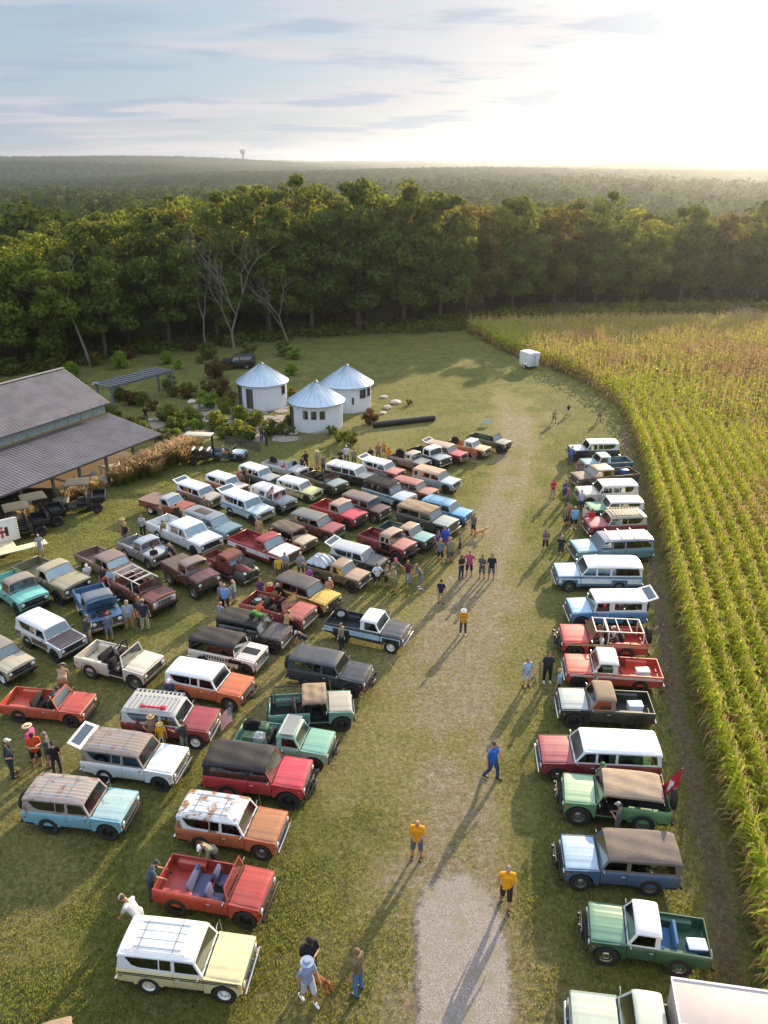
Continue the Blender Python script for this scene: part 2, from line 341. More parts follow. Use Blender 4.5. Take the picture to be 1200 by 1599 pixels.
    if 'slots' in opts:
        def f_sl(bm):
            for k in range(7): y = (k-3)*.12; box(bm, xf+.02, xf+.03, y-.03, y+.03, z0+.24, zb-.16)
        part('grille_slots', ('gs',)+K, f_sl, [BLACKP], t)
    def f_hl(bm): lathe(bm, [(.105, 0), (.105, .02), (.088, .03), (.06, .045), (0, .05)], 14, 'X')
    for s in (-1, 1): part('headlight', 'hl', f_hl, [LAMP], t, (xf+.01, s*(W/2-.2), (z0+.2+zb-.12)/2+.02))
    def f_bump(bm): box(bm, 0, .09, -W/2+.02, W/2-.02, -.07, .07, .025, 2); [box(bm, -.14, .0, s*.4-.04, s*.4+.04, -.04, .04) for s in (-1, 1)]
    bmt = BLACKP if 'blackbump' in opts or 'bull' in opts else CHROME
    part('bumper', ('bp', W), f_bump, [bmt], t, (xf+.05, 0, z0+.10)); part('bumper', ('bp', W), f_bump, [bmt], t, (xb-.04, 0, z0+.10), (0, 0, math.pi))
    if 'bull' in opts:
        def f_bull(bm):
            tube(bm, [(xf+.2, -.42, z0+.1), (xf+.28, -.42, zb-.12), (xf+.28, .42, zb-.12), (xf+.2, .42, z0+.1)], .03)
            tube(bm, [(xf+.24, -.8, z0+.22), (xf+.3, -.42, z0+.3), (xf+.3, .42, z0+.3), (xf+.24, .8, z0+.22)], .028); box(bm, xf+.16, xf+.36, -.25, .25, z0+.08, z0+.24, .04)
            lathe(bm, [(.05, 0), (.09, .08), (.09, .1), (0, .11)], 12, 'X', (xf+.3, .25, zb-.1)); lathe(bm, [(.05, 0), (.09, .08), (.09, .1), (0, .11)], 12, 'X', (xf+.3, -.25, zb-.1))
        part('bull_bar', ('bb',)+K, f_bull, [BLACKP], t)
    part('number_plate', 'nplate', lambda bm: box(bm, 0, .012, -.15, .15, -.075, .075, .004, 1), [mat('plate_blank', '#c9ccd0', .5)], t, (xb-.135, .3, z0+.24))
    for s in (-1, 1): part('turn_signal', 'tsig', lambda bm: box(bm, 0, .02, -.07, .07, -.03, .03, .008, 1), [AMBER], t, (xf+.008, s*(W/2-.2), z0+.165))
    def f_sm(bm): box(bm, -.05, .05, -.008, .008, -.025, .025, .004, 1)
    for s in (-1, 1): part('side_marker', 'smk', f_sm, [AMBER], t, (xf-.13, s*(W/2+.002), zb-.24)); part('side_marker', 'smk', f_sm, [REDL], t, (xb+.13, s*(W/2+.002), zb-.28))
    def f_arch(bm):
        for x_ in ((ax, rx)):
            for s in (-1, 1):
                p_ = arc(x_, r+.02, ra, z0+.02, 12); 
                for (a_, b_) in zip(p_, p_[1:]): tube(bm, [(a_[0], s*(W/2-.02), a_[1]), (b_[0], s*(W/2-.02), b_[1])], .022, 5)
    part('arch_trim', ('arch', xd2)+K, f_arch, [BLACKP if 'nodoor' in opts or r > .43 else PM], t)
    def f_cowl(bm): box(bm, xc-.02, xc+.055, -W/2+.12, W/2-.12, zb-.03, zb+.022, .006, 1); box(bm, xc+.30, xc+.303, -.1, .1, zb, zb+.001)
    part('cowl_vent', ('cowl',)+K, f_cowl, [BLACKP], t)
    if full: part('antenna', ('ant',)+K, lambda bm: tube(bm, [(xc+.18, W/2-.12, zb), (xc+.10, W/2-.12, zb+.75)], .006, 4), [CHROME], t)
    def f_tl(bm): box(bm, -.012, 0, -.05, .05, -.11, .11, .005, 1)
    for s in (-1, 1): part('taillight', 'tl', f_tl, [REDL], t, (xb, s*(W/2-.10), zb-.22))
    # ---- wheels
    def f_tyre(bm):
        prof = [(r*.56, -.10), (r*.80, -.125), (r*.95, -.115), (r, -.085), (r, -.03), (r*.985, -.025), (r*.985, .025), (r, .03), (r, .085), (r*.95, .115), (r*.80, .125), (r*.56, .10)]
        lathe(bm, prof, 26, 'Y', close=True)
        for k in range(26):
            a = 2*math.pi*(k+.5)/26
            for s in (-1, 1): box(bm, r*.97, r*1.018, s*.075-.035, s*.075+.035, -.022, .022, M=Matrix.Rotation(a + s*.06, 4, 'Y'))
    def f_rim(bm):
        q_ = r*.58; lathe(bm, [(q_, -.10), (q_, .11), (q_*.9, .105), (q_*.84, .05), (q_*.60, .035), (q_*.45, .075), (q_*.22, .085), (q_*.2, .11), (0, .115)], 20, 'Y')
        for k in range(8): a = 2*math.pi*k/8; box(bm, q_*.62, q_*.80, .03, .048, -.022, .022, M=Matrix.Rotation(a, 4, 'Y'), mi=1)
    rimm = {'steel': STEEL, 'white': WHITERIM, 'black': BLACKP, 'chrome': CHROME}[rim]
    def wheel(parent, loc, rot=(0, 0, 0), nm_='wheel'):
        wv = part(nm_, ('tyre', r), f_tyre, [RUBBER], parent, loc, rot); part('rim', ('rim', r), f_rim, [rimm, DARK], wv); return wv
    for xx in (ax, rx):
        for s in (-1, 1): wheel(t, (xx, s*(W/2-.12), r), (0, 0, 0 if s > 0 else math.pi))
    if 'sparerear' in opts: wheel(t, (xb-.18, -.15, zb-.05), (0, 0, math.pi/2), 'spare_wheel')
    if 'sparebed' in opts: wheel(t, (xb+.55, .35, zb+.08), (R(12), 0, R(25)), 'spare_wheel')
    # ---- windshield
    xwt = xc - rake; yb, yt = W/2-.05, W/2-.15
    def wmap(u, v, w_):  # u across -1..1, v up 0..1
        y = u*(yb + (yt-yb)*v); return Vector((xc-.01-rake*v - .0 + w_*.9, y, zb + .01 + (gh-.045)*v + w_*.3))
    if 'nowindshield' not in opts:
        def f_ws(bm): plate(bm, [[(-1, 0), (1, 0), (1, 1), (-1, 1)], [(-.92, .10), (.92, .10), (.91, .90), (-.91, .90)]], wmap, -.035)
        def f_pane(bm): plate(bm, [[(-.92, .10), (.92, .10), (.91, .90), (-.91, .90)]], lambda u, v, w_: wmap(u, v, w_-.015), -.005)
        def f_wip(bm):
            for s in (-.45, .35): tube(bm, [wmap(s, .03, .02), wmap(s-.3, .16, .012)], .007, 4)
        wsf = part('windshield_frame', ('ws',)+K, f_ws, [RM if top in ('hard', 'half') else PM], t)
        part('windshield', ('wp',)+K, f_pane, [WGLASS], wsf); part('wiper', ('wip',)+K, f_wip, [BLACKP], wsf)
    # ---- side greenhouse
    xre = {'hard': xb, 'soft': xb, 'bikini': xb+.35, 'half': xd2-.16}.get(top, xb)
    if spec in ('pickup', 'crew', 'terra', 'boxy') and top == 'half': xre = xd2 - (.08 if spec == 'boxy' else .22)
    if 'bikinishort' in opts: xre = xd2 - .35
    v0, v1 = zb+.004, zt-.03
    def smap(s, out=0.0): return lambda u, v, w_: Vector((u, s*(yb + (yt-yb)*(v-zb)/(zt-zb) - w_ + out), v))
    wins = [[(xc-.10, zb+.05), (xwt-.07, v1-.06), (xd+.05, v1-.06), (xd+.05, zb+.05)]]
    if top in ('hard', 'soft'):
        if lg: wins += [[(xd-.05, zb+.05), (xd-.05, v1-.06), (xd2+.05, v1-.06), (xd2+.05, zb+.05)], [(xd2-.06, zb+.06), (xd2-.06, v1-.07), (xb+.30, v1-.07), (xb+.22, v1-.16), (xb+.18, zb+.10), (xb+.22, zb+.06)]]
        elif spec == 'wagon' and top == 'hard': wins += [[(xd-.06, zb+.08), (xd-.06, v1-.09), (xd-.45, v1-.09), (xd-.45, zb+.08)], [(xd-.49, zb+.08), (xd-.49, v1-.09), (xb+.36, v1-.09), (xb+.30, v1-.14), (xb+.52, zb+.16), (xb+.75, zb+.09)]]
        elif spec == 'boxy' and top == 'hard': wins += [[(xd-.22, zb+.12), (xd-.22, v1-.12), (xb+.28, v1-.12), (xb+.28, zb+.12)]]
        else: wins += [[(xd-.10, zb+.05), (xd-.10, v1-.10), (xb+.25, v1-.10), (xb+.2, zb+.05)]]
    elif cr: wins += [[(xd-.05, zb+.05), (xd-.05, v1-.06), (xd2+.05, v1-.06), (xd2+.05, zb+.05)]]
    xrt = xre + (.10 if top == 'hard' and spec == 'wagon' else .05)
    if top in ('hard', 'soft', 'half'):
        gk = ('gs', top, xre)+K
        def f_side(bm):
            for s in (-1, 1): plate(bm, [[(xc-.02, v0), (xwt-.01, v1), (xrt, v1), (xre+.015, v0)]] + wins, smap(s), .035)
            def rm(u, v, w_): return Vector((xre+.02+(xrt-xre-.02)*v + w_, u*(yb-.036+(yt-yb)*v), v0+(v1-v0)*v))
            if not ('hatchopen' in opts and top == 'hard'): plate(bm, [[(-1, 0), (1, 0), (1, 1), (-1, 1)], [(-.8, .2), (.8, .2), (.8, .82), (-.8, .82)]], rm, .03)
        part('cab_frame', gk + ('hatchopen' in opts,), f_side, [RM], t)
        for s in (-1, 1):
            for wi, w_ in enumerate(wins): part('side_window', ('gg', top, xre, s, wi)+K, lambda bm: plate(bm, [w_], lambda u, v, q_: smap(s)(u, v, q_+.016), .006), [GLASS], t)
    if top in ('hard', 'soft', 'half', 'bikini'):
        ribs = 'ribs' in opts; sag = top in ('soft', 'bikini')
        def f_roof(bm):
            def f(u, v):
                z = zt - .015 + .045*(1-v*v*.9) + .015*(1-u*u) - .05*abs(v)**10 - .045*abs(u)**14
                if sag: z += .022*math.cos((u+1)*math.pi*2.0)*(1-v*v) - .012*math.sin(v*7+u*3)
                if ribs and abs(v) < .82: z += .012*(1 if int((v+1)*8.5) % 2 else 0)
                return z
            ov = .07 if sag else .03
            gridsurf(bm, xrt-.05, xwt+.05, -yt-ov, yt+ov, 16, 34 if ribs else 16, f, .06 if not sag else .10)
        part('roof', ('roof', top, xre, ribs)+K, f_roof, [RM], t)
    if top in ('cage', 'bikini') or 'rollbar' in opts:
        def f_cage(bm):
            a = .032; y = yt; z = zt-.05
            if 'rollbar' in opts: xs = [xd]
            else: xs = [xd+.05, xb+.25]
            for x in xs: tube(bm, [(x, -y, z0+.2), (x, -y, z-.08), (x, -y+.1, z), (x, y-.1, z), (x, y, z-.08), (x, y, z0+.2)], a)
            if 'rollbar' not in opts:
                for s in (-1, 1): tube(bm, [(xwt, s*(y-.08), z), (xb+.25, s*(y-.08), z), (xb+.04, s*(y-.05), zb)], a)
                for k in range(1, 4): x = xwt + (xb+.25-xwt)*k/4; tube(bm, [(x, -y+.1, z), (x, y-.1, z)], a*.8)
            else:
                for s in (-1, 1): tube(bm, [(xd, s*(y-.1), z), (xd-.75, s*(y-.06), z0+.2)], a)
        part('roll_cage', ('cage', 'rollbar' in opts, top)+K, f_cage, [mat('cage_paint', '#d8d6cc', .4) if 'whitecage' in opts else BLACKP], t)
    if 'tonneau' in opts:
        def f_ton(bm): gridsurf(bm, xb+.02, xre-.02, -W/2+.03, W/2-.03, 6, 8, lambda u, v: zb+.05-.02*abs(v)**6-.02*abs(u)**6, .05)
        part('bed_cover', ('ton',)+K, f_ton, [mat('grey_cover', '#59504a', .8)], t)
    if 'rails' in opts:
        def f_rl(bm):
            z = zt+.075
            for s in (-1, 1): tube(bm, [(xwt-.35, s*(yt-.10), z-.05), (xwt-.4, s*(yt-.10), z), (xrt+.25, s*(yt-.10), z), (xrt+.2, s*(yt-.10), z-.05)], .014, 5)
            for x in (xwt-.75, xrt+.6): tube(bm, [(x, -yt+.1, z), (x, yt-.1, z)], .013, 5)
            for k in range(4): y = -.45+.3*k; box(bm, xrt+.4, xwt-.5, y-.018, y+.018, z-.05, z-.03)
        part('roof_rails', ('rails',)+K, f_rl, [CHROME], t)
    if 'bars' in opts:
        def f_ba(bm):
            for k in range(3 if lg else 2): x = xwt-.5-k*.85; tube(bm, [(x, -yt, zt-.02), (x, -yt+.02, zt+.12), (x, yt-.02, zt+.12), (x, yt, zt-.02)], .02, 5)
        part('roof_bars', ('bars',)+K, f_ba, [CHROME], t)
    if 'rack' in opts:
        def f_rk(bm):
            x0_, x1_ = xrt+.1, xwt-.05; z = zt+.14
            tube(bm, [(x0_, -yt, z), (x1_, -yt, z), (x1_, yt, z), (x0_, yt, z), (x0_, -yt, z)], .025, 5); n = 11
            for k in range(n): x = x0_+(x1_-x0_)*(k+.5)/n; box(bm, x-.045, x+.045, -yt, yt, z-.012, z+.012)
            for x in (x0_+.2, x1_-.2, (x0_+x1_)/2):
                for s in (-1, 1): tube(bm, [(x, s*yt, zt-.03), (x, s*yt, z)], .015, 4)
        part('roof_rack', ('rack', top)+K, f_rk, [mat('rack_metal', '#b9bbba' if 'blackrack' not in opts else '#202022', .45, .3)], t)
    if 'hatchopen' in opts:
        def f_ha(bm):
            M_ = lambda u, v, w_: Vector((xb+.08-v*.62-w_*.3, u*(W/2-.10), zt-.02+v*.22-w_))
            plate(bm, [[(-1, 0), (1, 0), (.95, 1), (-.95, 1)], [(-.82, .22), (.82, .22), (.80, .86), (-.80, .86)]], M_, .04)
        h = part('rear_hatch', ('hatch',)+K, f_ha, [WHITEP if 'whitehatch' in opts else RM], t)
        part('hatch_glass', ('hatchg',)+K, lambda bm: plate(bm, [[(-.82, .22), (.82, .22), (.80, .86), (-.80, .86)]], lambda u, v, w_: Vector((xb+.08-v*.62, u*(W/2-.10), zt-.04+v*.22-w_)), .006), [GLASS], h)
    # ---- interior
    SM = mat('seat_cloth', seat, .9)
    def f_seat(bm):
        box(bm, -.24, .24, -.24, .24, 0, .16, .05); box(bm, -.30, -.17, -.24, .24, .12, .66, .05, M=Matrix.Rotation(-R(8), 4, 'Y'))
    if 'bench' in opts: xs_ = [(xd+.28, 0, 2.6)]
    else: xs_ = [(xd+.28, .40, 1), (xd+.28, -.40, 1)]
    if (full or top in ('open', 'half')) and spec in ('wagon', 'boxy', 'long') and ('emptybed' not in opts) and top != 'half' or 'rearseat' in opts: xs_.append((xd-.45, 0, 2.2))
    if cr: xs_.append((xd2+.3, 0, 2.6))
    for x_, y_, ws in xs_: part('seat', 'seat', f_seat, [SM], t, (x_, y_, z0+.14), sc=(1, ws, 1))
    def f_dash(bm): box(bm, xc-.24, xc-.03, -W/2+.07, W/2-.07, zb-.22, zb+.01, .03)
    part('dashboard', ('dash',)+K, f_dash, [BLACKF], t)
    def f_steer(bm):
        n = 16; pts = [(0, .19*math.cos(2*math.pi*k/n), .19*math.sin(2*math.pi*k/n)) for k in range(n+1)]; tube(bm, pts, .014, 5, cap=False); tube(bm, [(0, -.18, 0), (0, .18, 0)], .012, 4); tube(bm, [(0, 0, 0), (.3, 0, 0)], .02, 5)
    part('steering_wheel', 'steer', f_steer, [BLACKP], t, (xc-.36, .40, zb+.02), (0, R(25), 0))
    def f_mir(bm): tube(bm, [(0, 0, 0), (.02, .10, .08)], .010, 4); box(bm, -.0, .04, .06, .24, .02, .17, .02, 2)
    for s in (-1, 1): part('mirror', 'mir', f_mir, [CHROME], t, (xc-.12, s*(W/2-.03), zb-.02), sc=(1, s, 1))
    # ---- paint stripes
    if stripe:
        def f_st(bm):
            for s in (-1, 1):
                for a, b in ((zb-.20, zb-.165), (zb-.13, zb-.085)): box(bm, xb+.05, xf-.12, s*(W/2+.003)-.004, s*(W/2+.003)+.004, a, b)
        part('side_stripe', ('stripe',)+K, f_st, [mat('stripe', stripe, .4)], t)
    if band:
        def f_bd(bm):
            for s in (-1, 1):
                for a, b in ((xb+.02, rx-ra-.02), (rx+ra+.03, xd2-.01), (xd2+.01, xc-.02), (xc+.02, ax-ra-.03), (ax+ra+.02, xf-.05)):
                    if b > a: box(bm, a, b, s*(W/2+.002)-.004, s*(W/2+.002)+.004, zb-.46, zb-.13)
                box(bm, rx-ra-.02, rx+ra+.03, s*(W/2+.002)-.004, s*(W/2+.002)+.004, r+ra+.06, zb-.13) if zb-.13 > r+ra+.07 else None
                box(bm, ax-ra-.03, ax+ra+.02, s*(W/2+.002)-.004, s*(W/2+.002)+.004, r+ra+.06, zb-.13) if zb-.13 > r+ra+.07 else None
        part('side_panel', ('band', xd2)+K, f_bd, [mat('band_paint', band, .3, coat=.3)], t)
    if 'hoodstripe' in opts:
        part('hood_stripe', ('hs',)+K, lambda bm: gridsurf(bm, xc+.1, xf-.10, -.28, .28, 8, 6, lambda u, v: zb+.012-.03*((u*.93+1)/2)**2+.03*(1-(v*.36)**2)+.026, .008), [BLACKP], t)
        def f_sq(bm):
            for s in (-1, 1):
                for k in range(9): x = xd+.35-k*.16; box(bm, x-.045, x+.045, s*(W/2+.003)-.004, s*(W/2+.003)+.004, zb-.36+.01*k, zb-.12)
                box(bm, xd+.45, xc+.4, s*(W/2+.003)-.004, s*(W/2+.003)+.004, zb-.36, zb-.12)
        part('side_stripe', ('sq',)+K, f_sq, [BLACKP], t)
    if 'flatbed' in opts:
        part('flatbed', ('fb',)+K, lambda bm: box(bm, xb-.1, xre-.05, -W/2-.08, W/2+.08, zb-.08, zb+.02, .01, 1), [mat('bed_wood', '#7d6a60', .85)], t)
    t['_dim'] = 0; del t['_dim']
    t_info = dict(t=t, xb=xb, xf=xf, xc=xc, xd=xd, z0=z0, zb=zb, zt=zt, W=W, sc=sc, ang=ang, c=c, yt=yt, xwt=xwt)
    return t_info
def at_local(v, x, y, z):
    return v['c'] + Matrix.Rotation(v['ang'], 3, 'Z') @ Vector((x, y, 0)) * v['sc'] + Vector((0, 0, z*v['sc']))
LG = 'vehicles parked in the left group'; RG = 'vehicles parked beside the corn'
VV = {}
def V(k, *a, **kw): VV[k] = build_vehicle(*a, **kw)
def sunpanel(v):
    part('sunroof_panel', None, lambda bm: box(bm, v['xb']+.9, v['xwt']-.9, -.42, .42, v['zt']+.03, v['zt']+.055, .02), [mat('dark_panel', '#4c4744', .6)], v['t'])
def build_vehicles():
    g = LG
    V('v1', (387,1496), (199,1454), 'wagon', 'hard', '#e9dc9c', '#eef3f6', 'cream yellow two-door wagon with white roof and dark side stripes, lowest in the left group', r=.38, rim='white', opts='rails', stripe='#2c3330', group=g, roofrust=0, seat='#6b5a48')
    V('v2', (418.6,1389.7), (256,1359.8), 'boxy', 'open', '#b8301f', None, 'open-topped faded red truck with plaid seats behind the cream yellow wagon', r=.40, rim='black', opts='blackbump rearseat', group=g, rust=.12, rustcol='#c9a090', inner='#2a2422', seat='#565a78')
    V('v3', (438.9,1288.9), (288.2,1247.9), 'wagon', 'hard', '#c4622a', '#dde8ee', 'orange wagon with rusty white roof and white rear quarter', r=.39, rim='steel', opts='rails', rust=.35, rustcol='#8a5a34', roofrust=.72, group=g, hoodcol='#b5733c')
    V('v4', (479.5,1207.8), (330,1171), 'wagon', 'soft', '#c4152c', 'black', 'lifted crimson truck with a black fabric top', lift=.20, r=.46, rim='black', opts='bull', hoodcol='#d82447', group=g)
    V('v5', (517.5,1156), (374.9,1135), 'terra', 'half', '#7cbca6', '#86c4ae', 'lifted seafoam green pickup with hood louvres and spare wheel in its bed', lift=.18, r=.44, rim='black', opts='bull sparebed rack rearseat', group=g, inner='#2c2f30', rust=.04)
    V('v6', (550,1092.8), (420.9,1083), 'boxy', 'bikini', '#5d958c', 'tan', 'teal green truck with tan bikini top and rusty pale hood', lift=.14, r=.44, rim='black', opts='bikinishort nodoor blackbump', hoodcol='#b3aea0', rust=.25, group=g, inner='#2a2c2c', roofrust=0)
    V('v7', (574,1050), (461,1012.7), 'wagon', 'hard', '#2c3544', '#39434f', 'dark navy wagon with a spare wheel on its tail, below the blue and white pickup', lift=.05, r=.40, rim='black', opts='sparerear bull', group=g)
    V('v8', (635.7,984), (516.7,959.3), 'terra', 'half', '#26303f', '#eef2f5', 'navy pickup with white cab roof, pale side panels and spare wheel in the bed', lift=.08, r=.40, rim='white', opts='sparebed', band='#a9c6da', group=g, hoodcol='#3b4654', inner='#7a4c48')
    V('v9', (446.7,986), (349.3,951.7), 'wagon', 'soft', '#25272b', 'black', 'black truck with black fabric top carrying a green toy tractor', lift=.06, r=.42, rim='black', opts='', hoodcol='#4a4648', group=g)
    V('v10', (406.7,1020), (307.7,984), 'boxy', 'soft', '#e8e2dc', 'black', 'white truck with black top, black hood stripe and slanted black side bars', r=.40, rim='black', opts='hoodstripe', group=g)
    V('v11', (385,1070), (271,1033), 'wagon', 'hard', '#d8682a', '#eaf1f5', 'bright orange wagon with a clean white roof', lift=.04, r=.41, rim='steel', opts='bull', group=g)
    V('v12', (332.7,1123), (202,1091.5), 'wagon', 'hard', '#8f1f30', '#c9ced0', 'dark red wagon with a slatted white roof rack and red tools on it', lift=.06, r=.40, rim='white', opts='rack', group=g, hoodcol='#a02a3c')
    V('v13', (281,1186.6), (141.8,1149.8), 'wagon', 'hard', '#e6eef4', '#9c8c80', 'white wagon with rusty brown roof and raised rear hatch', r=.38, rim='black', opts='rails hatchopen ribs whitehatch', roofrust=.5, group=g)
    V('v14', (201,1257), (50.6,1222.6), 'wagon', 'hard', '#74bcd2', '#a89c94', 'weathered turquoise wagon with rust patches and grey roof, far left near the front', lift=.06, r=.42, rim='black', opts='rails sparerear blackbump ribs', rust=.42, roofrust=.55, hoodcol='#a5c9cc', group=g)
    V('v15', (138.3,1094.5), (11.6,1082), 'terra', 'open', '#cf4f28', None, 'rusty orange red open truck with a pale windshield frame at the left edge', r=.42, rim='black', opts='blackbump rearseat', rust=.2, hoodcol='#c23f2c', group=g, inner='#4a3a30')
    V('v16', (240.6,1039.5), (135.3,1013.4), 'boxy', 'open', '#ded6c4', None, 'open ivory truck with doors off and a black roll bar', r=.41, rim='steel', opts='nodoor rollbar blackbump', group=g, inner='#cfc6b4')
    V('v17', (113.3,1001), (42.6,952), 'wagon', 'hard', '#dfe6ea', '#dce4ea', 'white wagon with brown hood and brown side stripe at the left', lift=.06, r=.42, rim='black', opts='blackbump', hoodcol='#5c4844', band='#6a5a56', group=g, roofrust=.1)
    V('v18', (31.6,1035.4), (-38,985), 'wagon', 'hard', '#b9b29a', '#8f8a80', 'beige wagon cut off by the left edge, below the white wagon with brown hood', lift=.04, r=.42, rim='white', opts='bull', group=g, rust=.1)
    V('v19', (171,972), (134.2,911.6), 'boxy', 'half', '#3f77a6', '#71788a', 'blue truck with its hood raised and engine showing', r=.40, rim='white', opts='hoodopen', group=g, lift=.05)
    V('v20', (53,940.4), (3.3,893), 'boxy', 'half', '#6fd0c4', '#9a8d80', 'bright turquoise truck with tan roof at the left edge', r=.41, rim='black', opts='bull', group=g, lift=.05, roofrust=0)
    V('v21', (122.4,911), (38.6,877), 'pickup', 'half', '#7e7d5c', '#b3a98c', 'long olive pickup with tan cab roof', lift=.14, r=.45, rim='black', opts='', hoodcol='#a49f80', group=g, inner='#6a4a3c')
    V('v22', (201.5,892.8), (137.6,853), 'crew', 'half', '#7f6a60', '#8d756c', 'dusty brown four-door pickup with chrome bumper', r=.42, rim='black', opts='', group=g, hoodcol='#75625c')
    V('v23', (251,865.8), (202,838), 'boxy', 'half', '#8f9494', '#a3b4c2', 'silver grey half-cab truck with people leaning on its hood', r=.40, rim='steel', opts='', hoodcol='#b6c3cd', group=g)
    V('v24', (254.2,934), (195,899), 'boxy', 'cage', '#7a3c34', None, 'rust red truck with slotted white grille and a pale roof frame', lift=.08, r=.44, rim='black', opts='lightgrille slots blackbump whitecage', rust=.4, rustcol='#4c4440', group=g, inner='#2c2826')
    V('v25', (321,905.4), (274.8,868.6), 'boxy', 'half', '#4a2328', '#8d7c74', 'tall dark maroon truck with a flat bed cover and off-road tyres', lift=.28, r=.48, rim='steel', opts='tonneau blackbump', hoodcol='#6a4044', group=g)
    V('v27', (455.8,864), (373,832), 'pickup', 'half', '#a01f2c', '#a82536', 'red and white pickup with red roof and white hood', r=.38, rim='chrome', opts='', hoodcol='#e8eef2', band='#dfe6ea', group=g)
    V('v28', (326.8,846), (249.8,806.6), 'crew', 'half', '#dfe8ee', '#e6f0f6', 'white four-door pickup, the longest of the left group', r=.40, rim='black', opts='', group=g, inner='#2b2b2b')
    V('v29', (364,823.5), (299,786.7), 'long', 'hard', '#6f94a8', '#8794a0', 'slate blue station wagon with a dark panel on its roof', r=.38, rim='black', opts='sunpanel', group=g)
    V('v30', (291,785.6), (232.5,772.6), 'pickup', 'half', '#a8502f', '#a9b6c2', 'rusty orange flatbed truck with grey roof near the lawn', r=.44, rim='white', opts='flatbed emptybed blackbump', group=g, rust=.15, lift=.08)
    V('v31', (338.7,774.8), (287.8,746.6), 'wagon', 'hard', '#8c6f60', '#e3edf2', 'brown and tan wagon with white roof and raised hatch, nearest the lawn', r=.40, rim='black', opts='hatchopen', hoodcol='#bcb2a4', group=g)
    V('v32', (376,757), (334,732.5), 'wagon', 'hard', '#c06a34', '#e6f0f5', 'small orange and white wagon at the back left of the group', r=.39, rim='black', opts='', hoodcol='#d6cfc6', group=g)
    V('v33', (412.4,798), (361.4,762.8), 'wagon', 'hard', '#c5dbe6', '#e0edf4', 'pale blue wagon with a thin blue side stripe and raised hatch', r=.40, rim='black', opts='hatchopen', stripe='#5d7f9c', group=g, lift=.04)
    V('v34', (425,743), (386,719), 'wagon', 'hard', '#56606c', '#e5edf3', 'grey wagon with white roof beside the pale open truck', r=.40, rim='black', opts='', hoodcol='#a8aeb2', group=g)
    V('v35', (451,782), (404,751), 'boxy', 'hard', '#7f8a94', '#d9dee0', 'grey truck with white slatted roof and small flags on its hood', r=.42, rim='black', opts='bars blackbump', hoodcol='#6f8498', group=g, lift=.05)
    V('v36', (469.8,729.3), (422,716.8), 'terra', 'open', '#bcc2c4', None, 'silver open truck with red seats at the top of the group', r=.39, rim='black', opts='sparebed', group=g, seat='#a02838')
    V('v37', (492.6,763.6), (443.4,740), 'wagon', 'hard', '#cfd08e', '#e4eff4', 'pale yellow green wagon with white roof and black stripe', r=.40, rim='black', opts='', stripe='#24241c', group=g)
    V('v39', (531,756.4), (485,736), 'boxy', 'open', '#5b5238', None, 'olive brown open truck with a pale blue hood', r=.42, rim='black', opts='blackbump', hoodcol='#92a8ac', group=g, lift=.05)
    V('v40', (578.6,739.7), (523,716.8), 'long', 'hard', '#2a2b30', '#dfe6ec', 'black station wagon with dark bars across its white roof', r=.40, rim='black', opts='bars', hoodcol='#8c8c90', group=g)
    V('v41', (624.8,733.7), (575,709.8), 'wagon', 'hard', '#b34a3e', '#e8f0f4', 'salmon red wagon with white roof and white raised hatch', r=.40, rim='black', opts='hatchopen', hoodcol='#d98572', band='#8c93a4', group=g)
    V('v42', (659.7,722.8), (622.8,704), 'boxy', 'half', '#8b7870', '#c4b6a2', 'mauve brown half-cab truck with cream hood and a spare wheel', r=.42, rim='black', opts='sparebed', hoodcol='#dccbb4', group=g, hd=R(-38))
    V('v43', (692,717), (652,697), 'boxy', 'half', '#30363c', '#e8eff4', 'dark grey half-cab truck with a bright white roof', r=.40, rim='black', opts='', hoodcol='#a6b6c0', group=g)
    V('v44', (724,706), (673.8,684), 'wagon', 'hard', '#a3202c', '#c0a894', 'bright cherry wagon with tan roof and raised hatch in the back row', r=.42, rim='black', opts='hatchopen', hoodcol='#dd5a66', group=g, lift=.05)
    V('v45', (758,697.4), (707,686), 'terra', 'half', '#c9792c', '#dfe6ea', "orange pickup with cream hood and spare wheel near the back row's right end", r=.40, rim='black', opts='sparebed', hoodcol='#e6c690', group=g)
    V('v46', (791.4,687.7), (739.8,675.7), 'terra', 'open', '#4c5a44', None, 'dark green open truck at the right end of the back row', r=.43, rim='black', opts='blackbump', hoodcol='#97a898', group=g, lift=.08, inner='#1e1f1c')
    V('v47', (712.8,750.5), (654,724), 'wagon', 'soft', '#9db4b8', '#b8a186', 'pale grey blue truck with a tan fabric top', r=.42, rim='black', opts='', hoodcol='#c2dbe0', group=g)
    V('v48', (677,764.6), (620.7,740), 'wagon', 'hard', '#8c3f38', '#b86a5e', 'brick red wagon with a salmon roof', r=.40, rim='black', opts='', hoodcol='#c08878', group=g)
    V('v49', (639,776.5), (579.5,744), 'wagon', 'hard', '#bcd2dc', '#1f2226', 'pale blue truck with black cab, roof rack and black side stripe', r=.42, rim='black', opts='rack blackrack', stripe='#1c1c20', group=g, lift=.04)
    V('v50', (600.5,794.3), (544.6,764), 'boxy', 'hard', '#4a2a2a', '#83706c', 'dark maroon truck with dusty brown hard top', r=.42, rim='steel', opts='', rust=.15, rustcol='#a89a94', group=g, hoodcol='#6c5250')
    V('v51', (562.6,805), (499,782), 'wagon', 'half', '#b8142c', '#b99a88', 'vivid red half-cab truck with tan roof and open bed', r=.44, rim='black', opts='blackbump', hoodcol='#dd3a50', group=g, lift=.10, inner='#241a1a')
    V('v52', (529.4,823), (463,792.6), 'wagon', 'hard', '#7a2b30', '#7d7f7a', 'maroon wagon with grey ribbed roof', r=.41, rim='steel', opts='ribs', hoodcol='#ab5358', group=g)
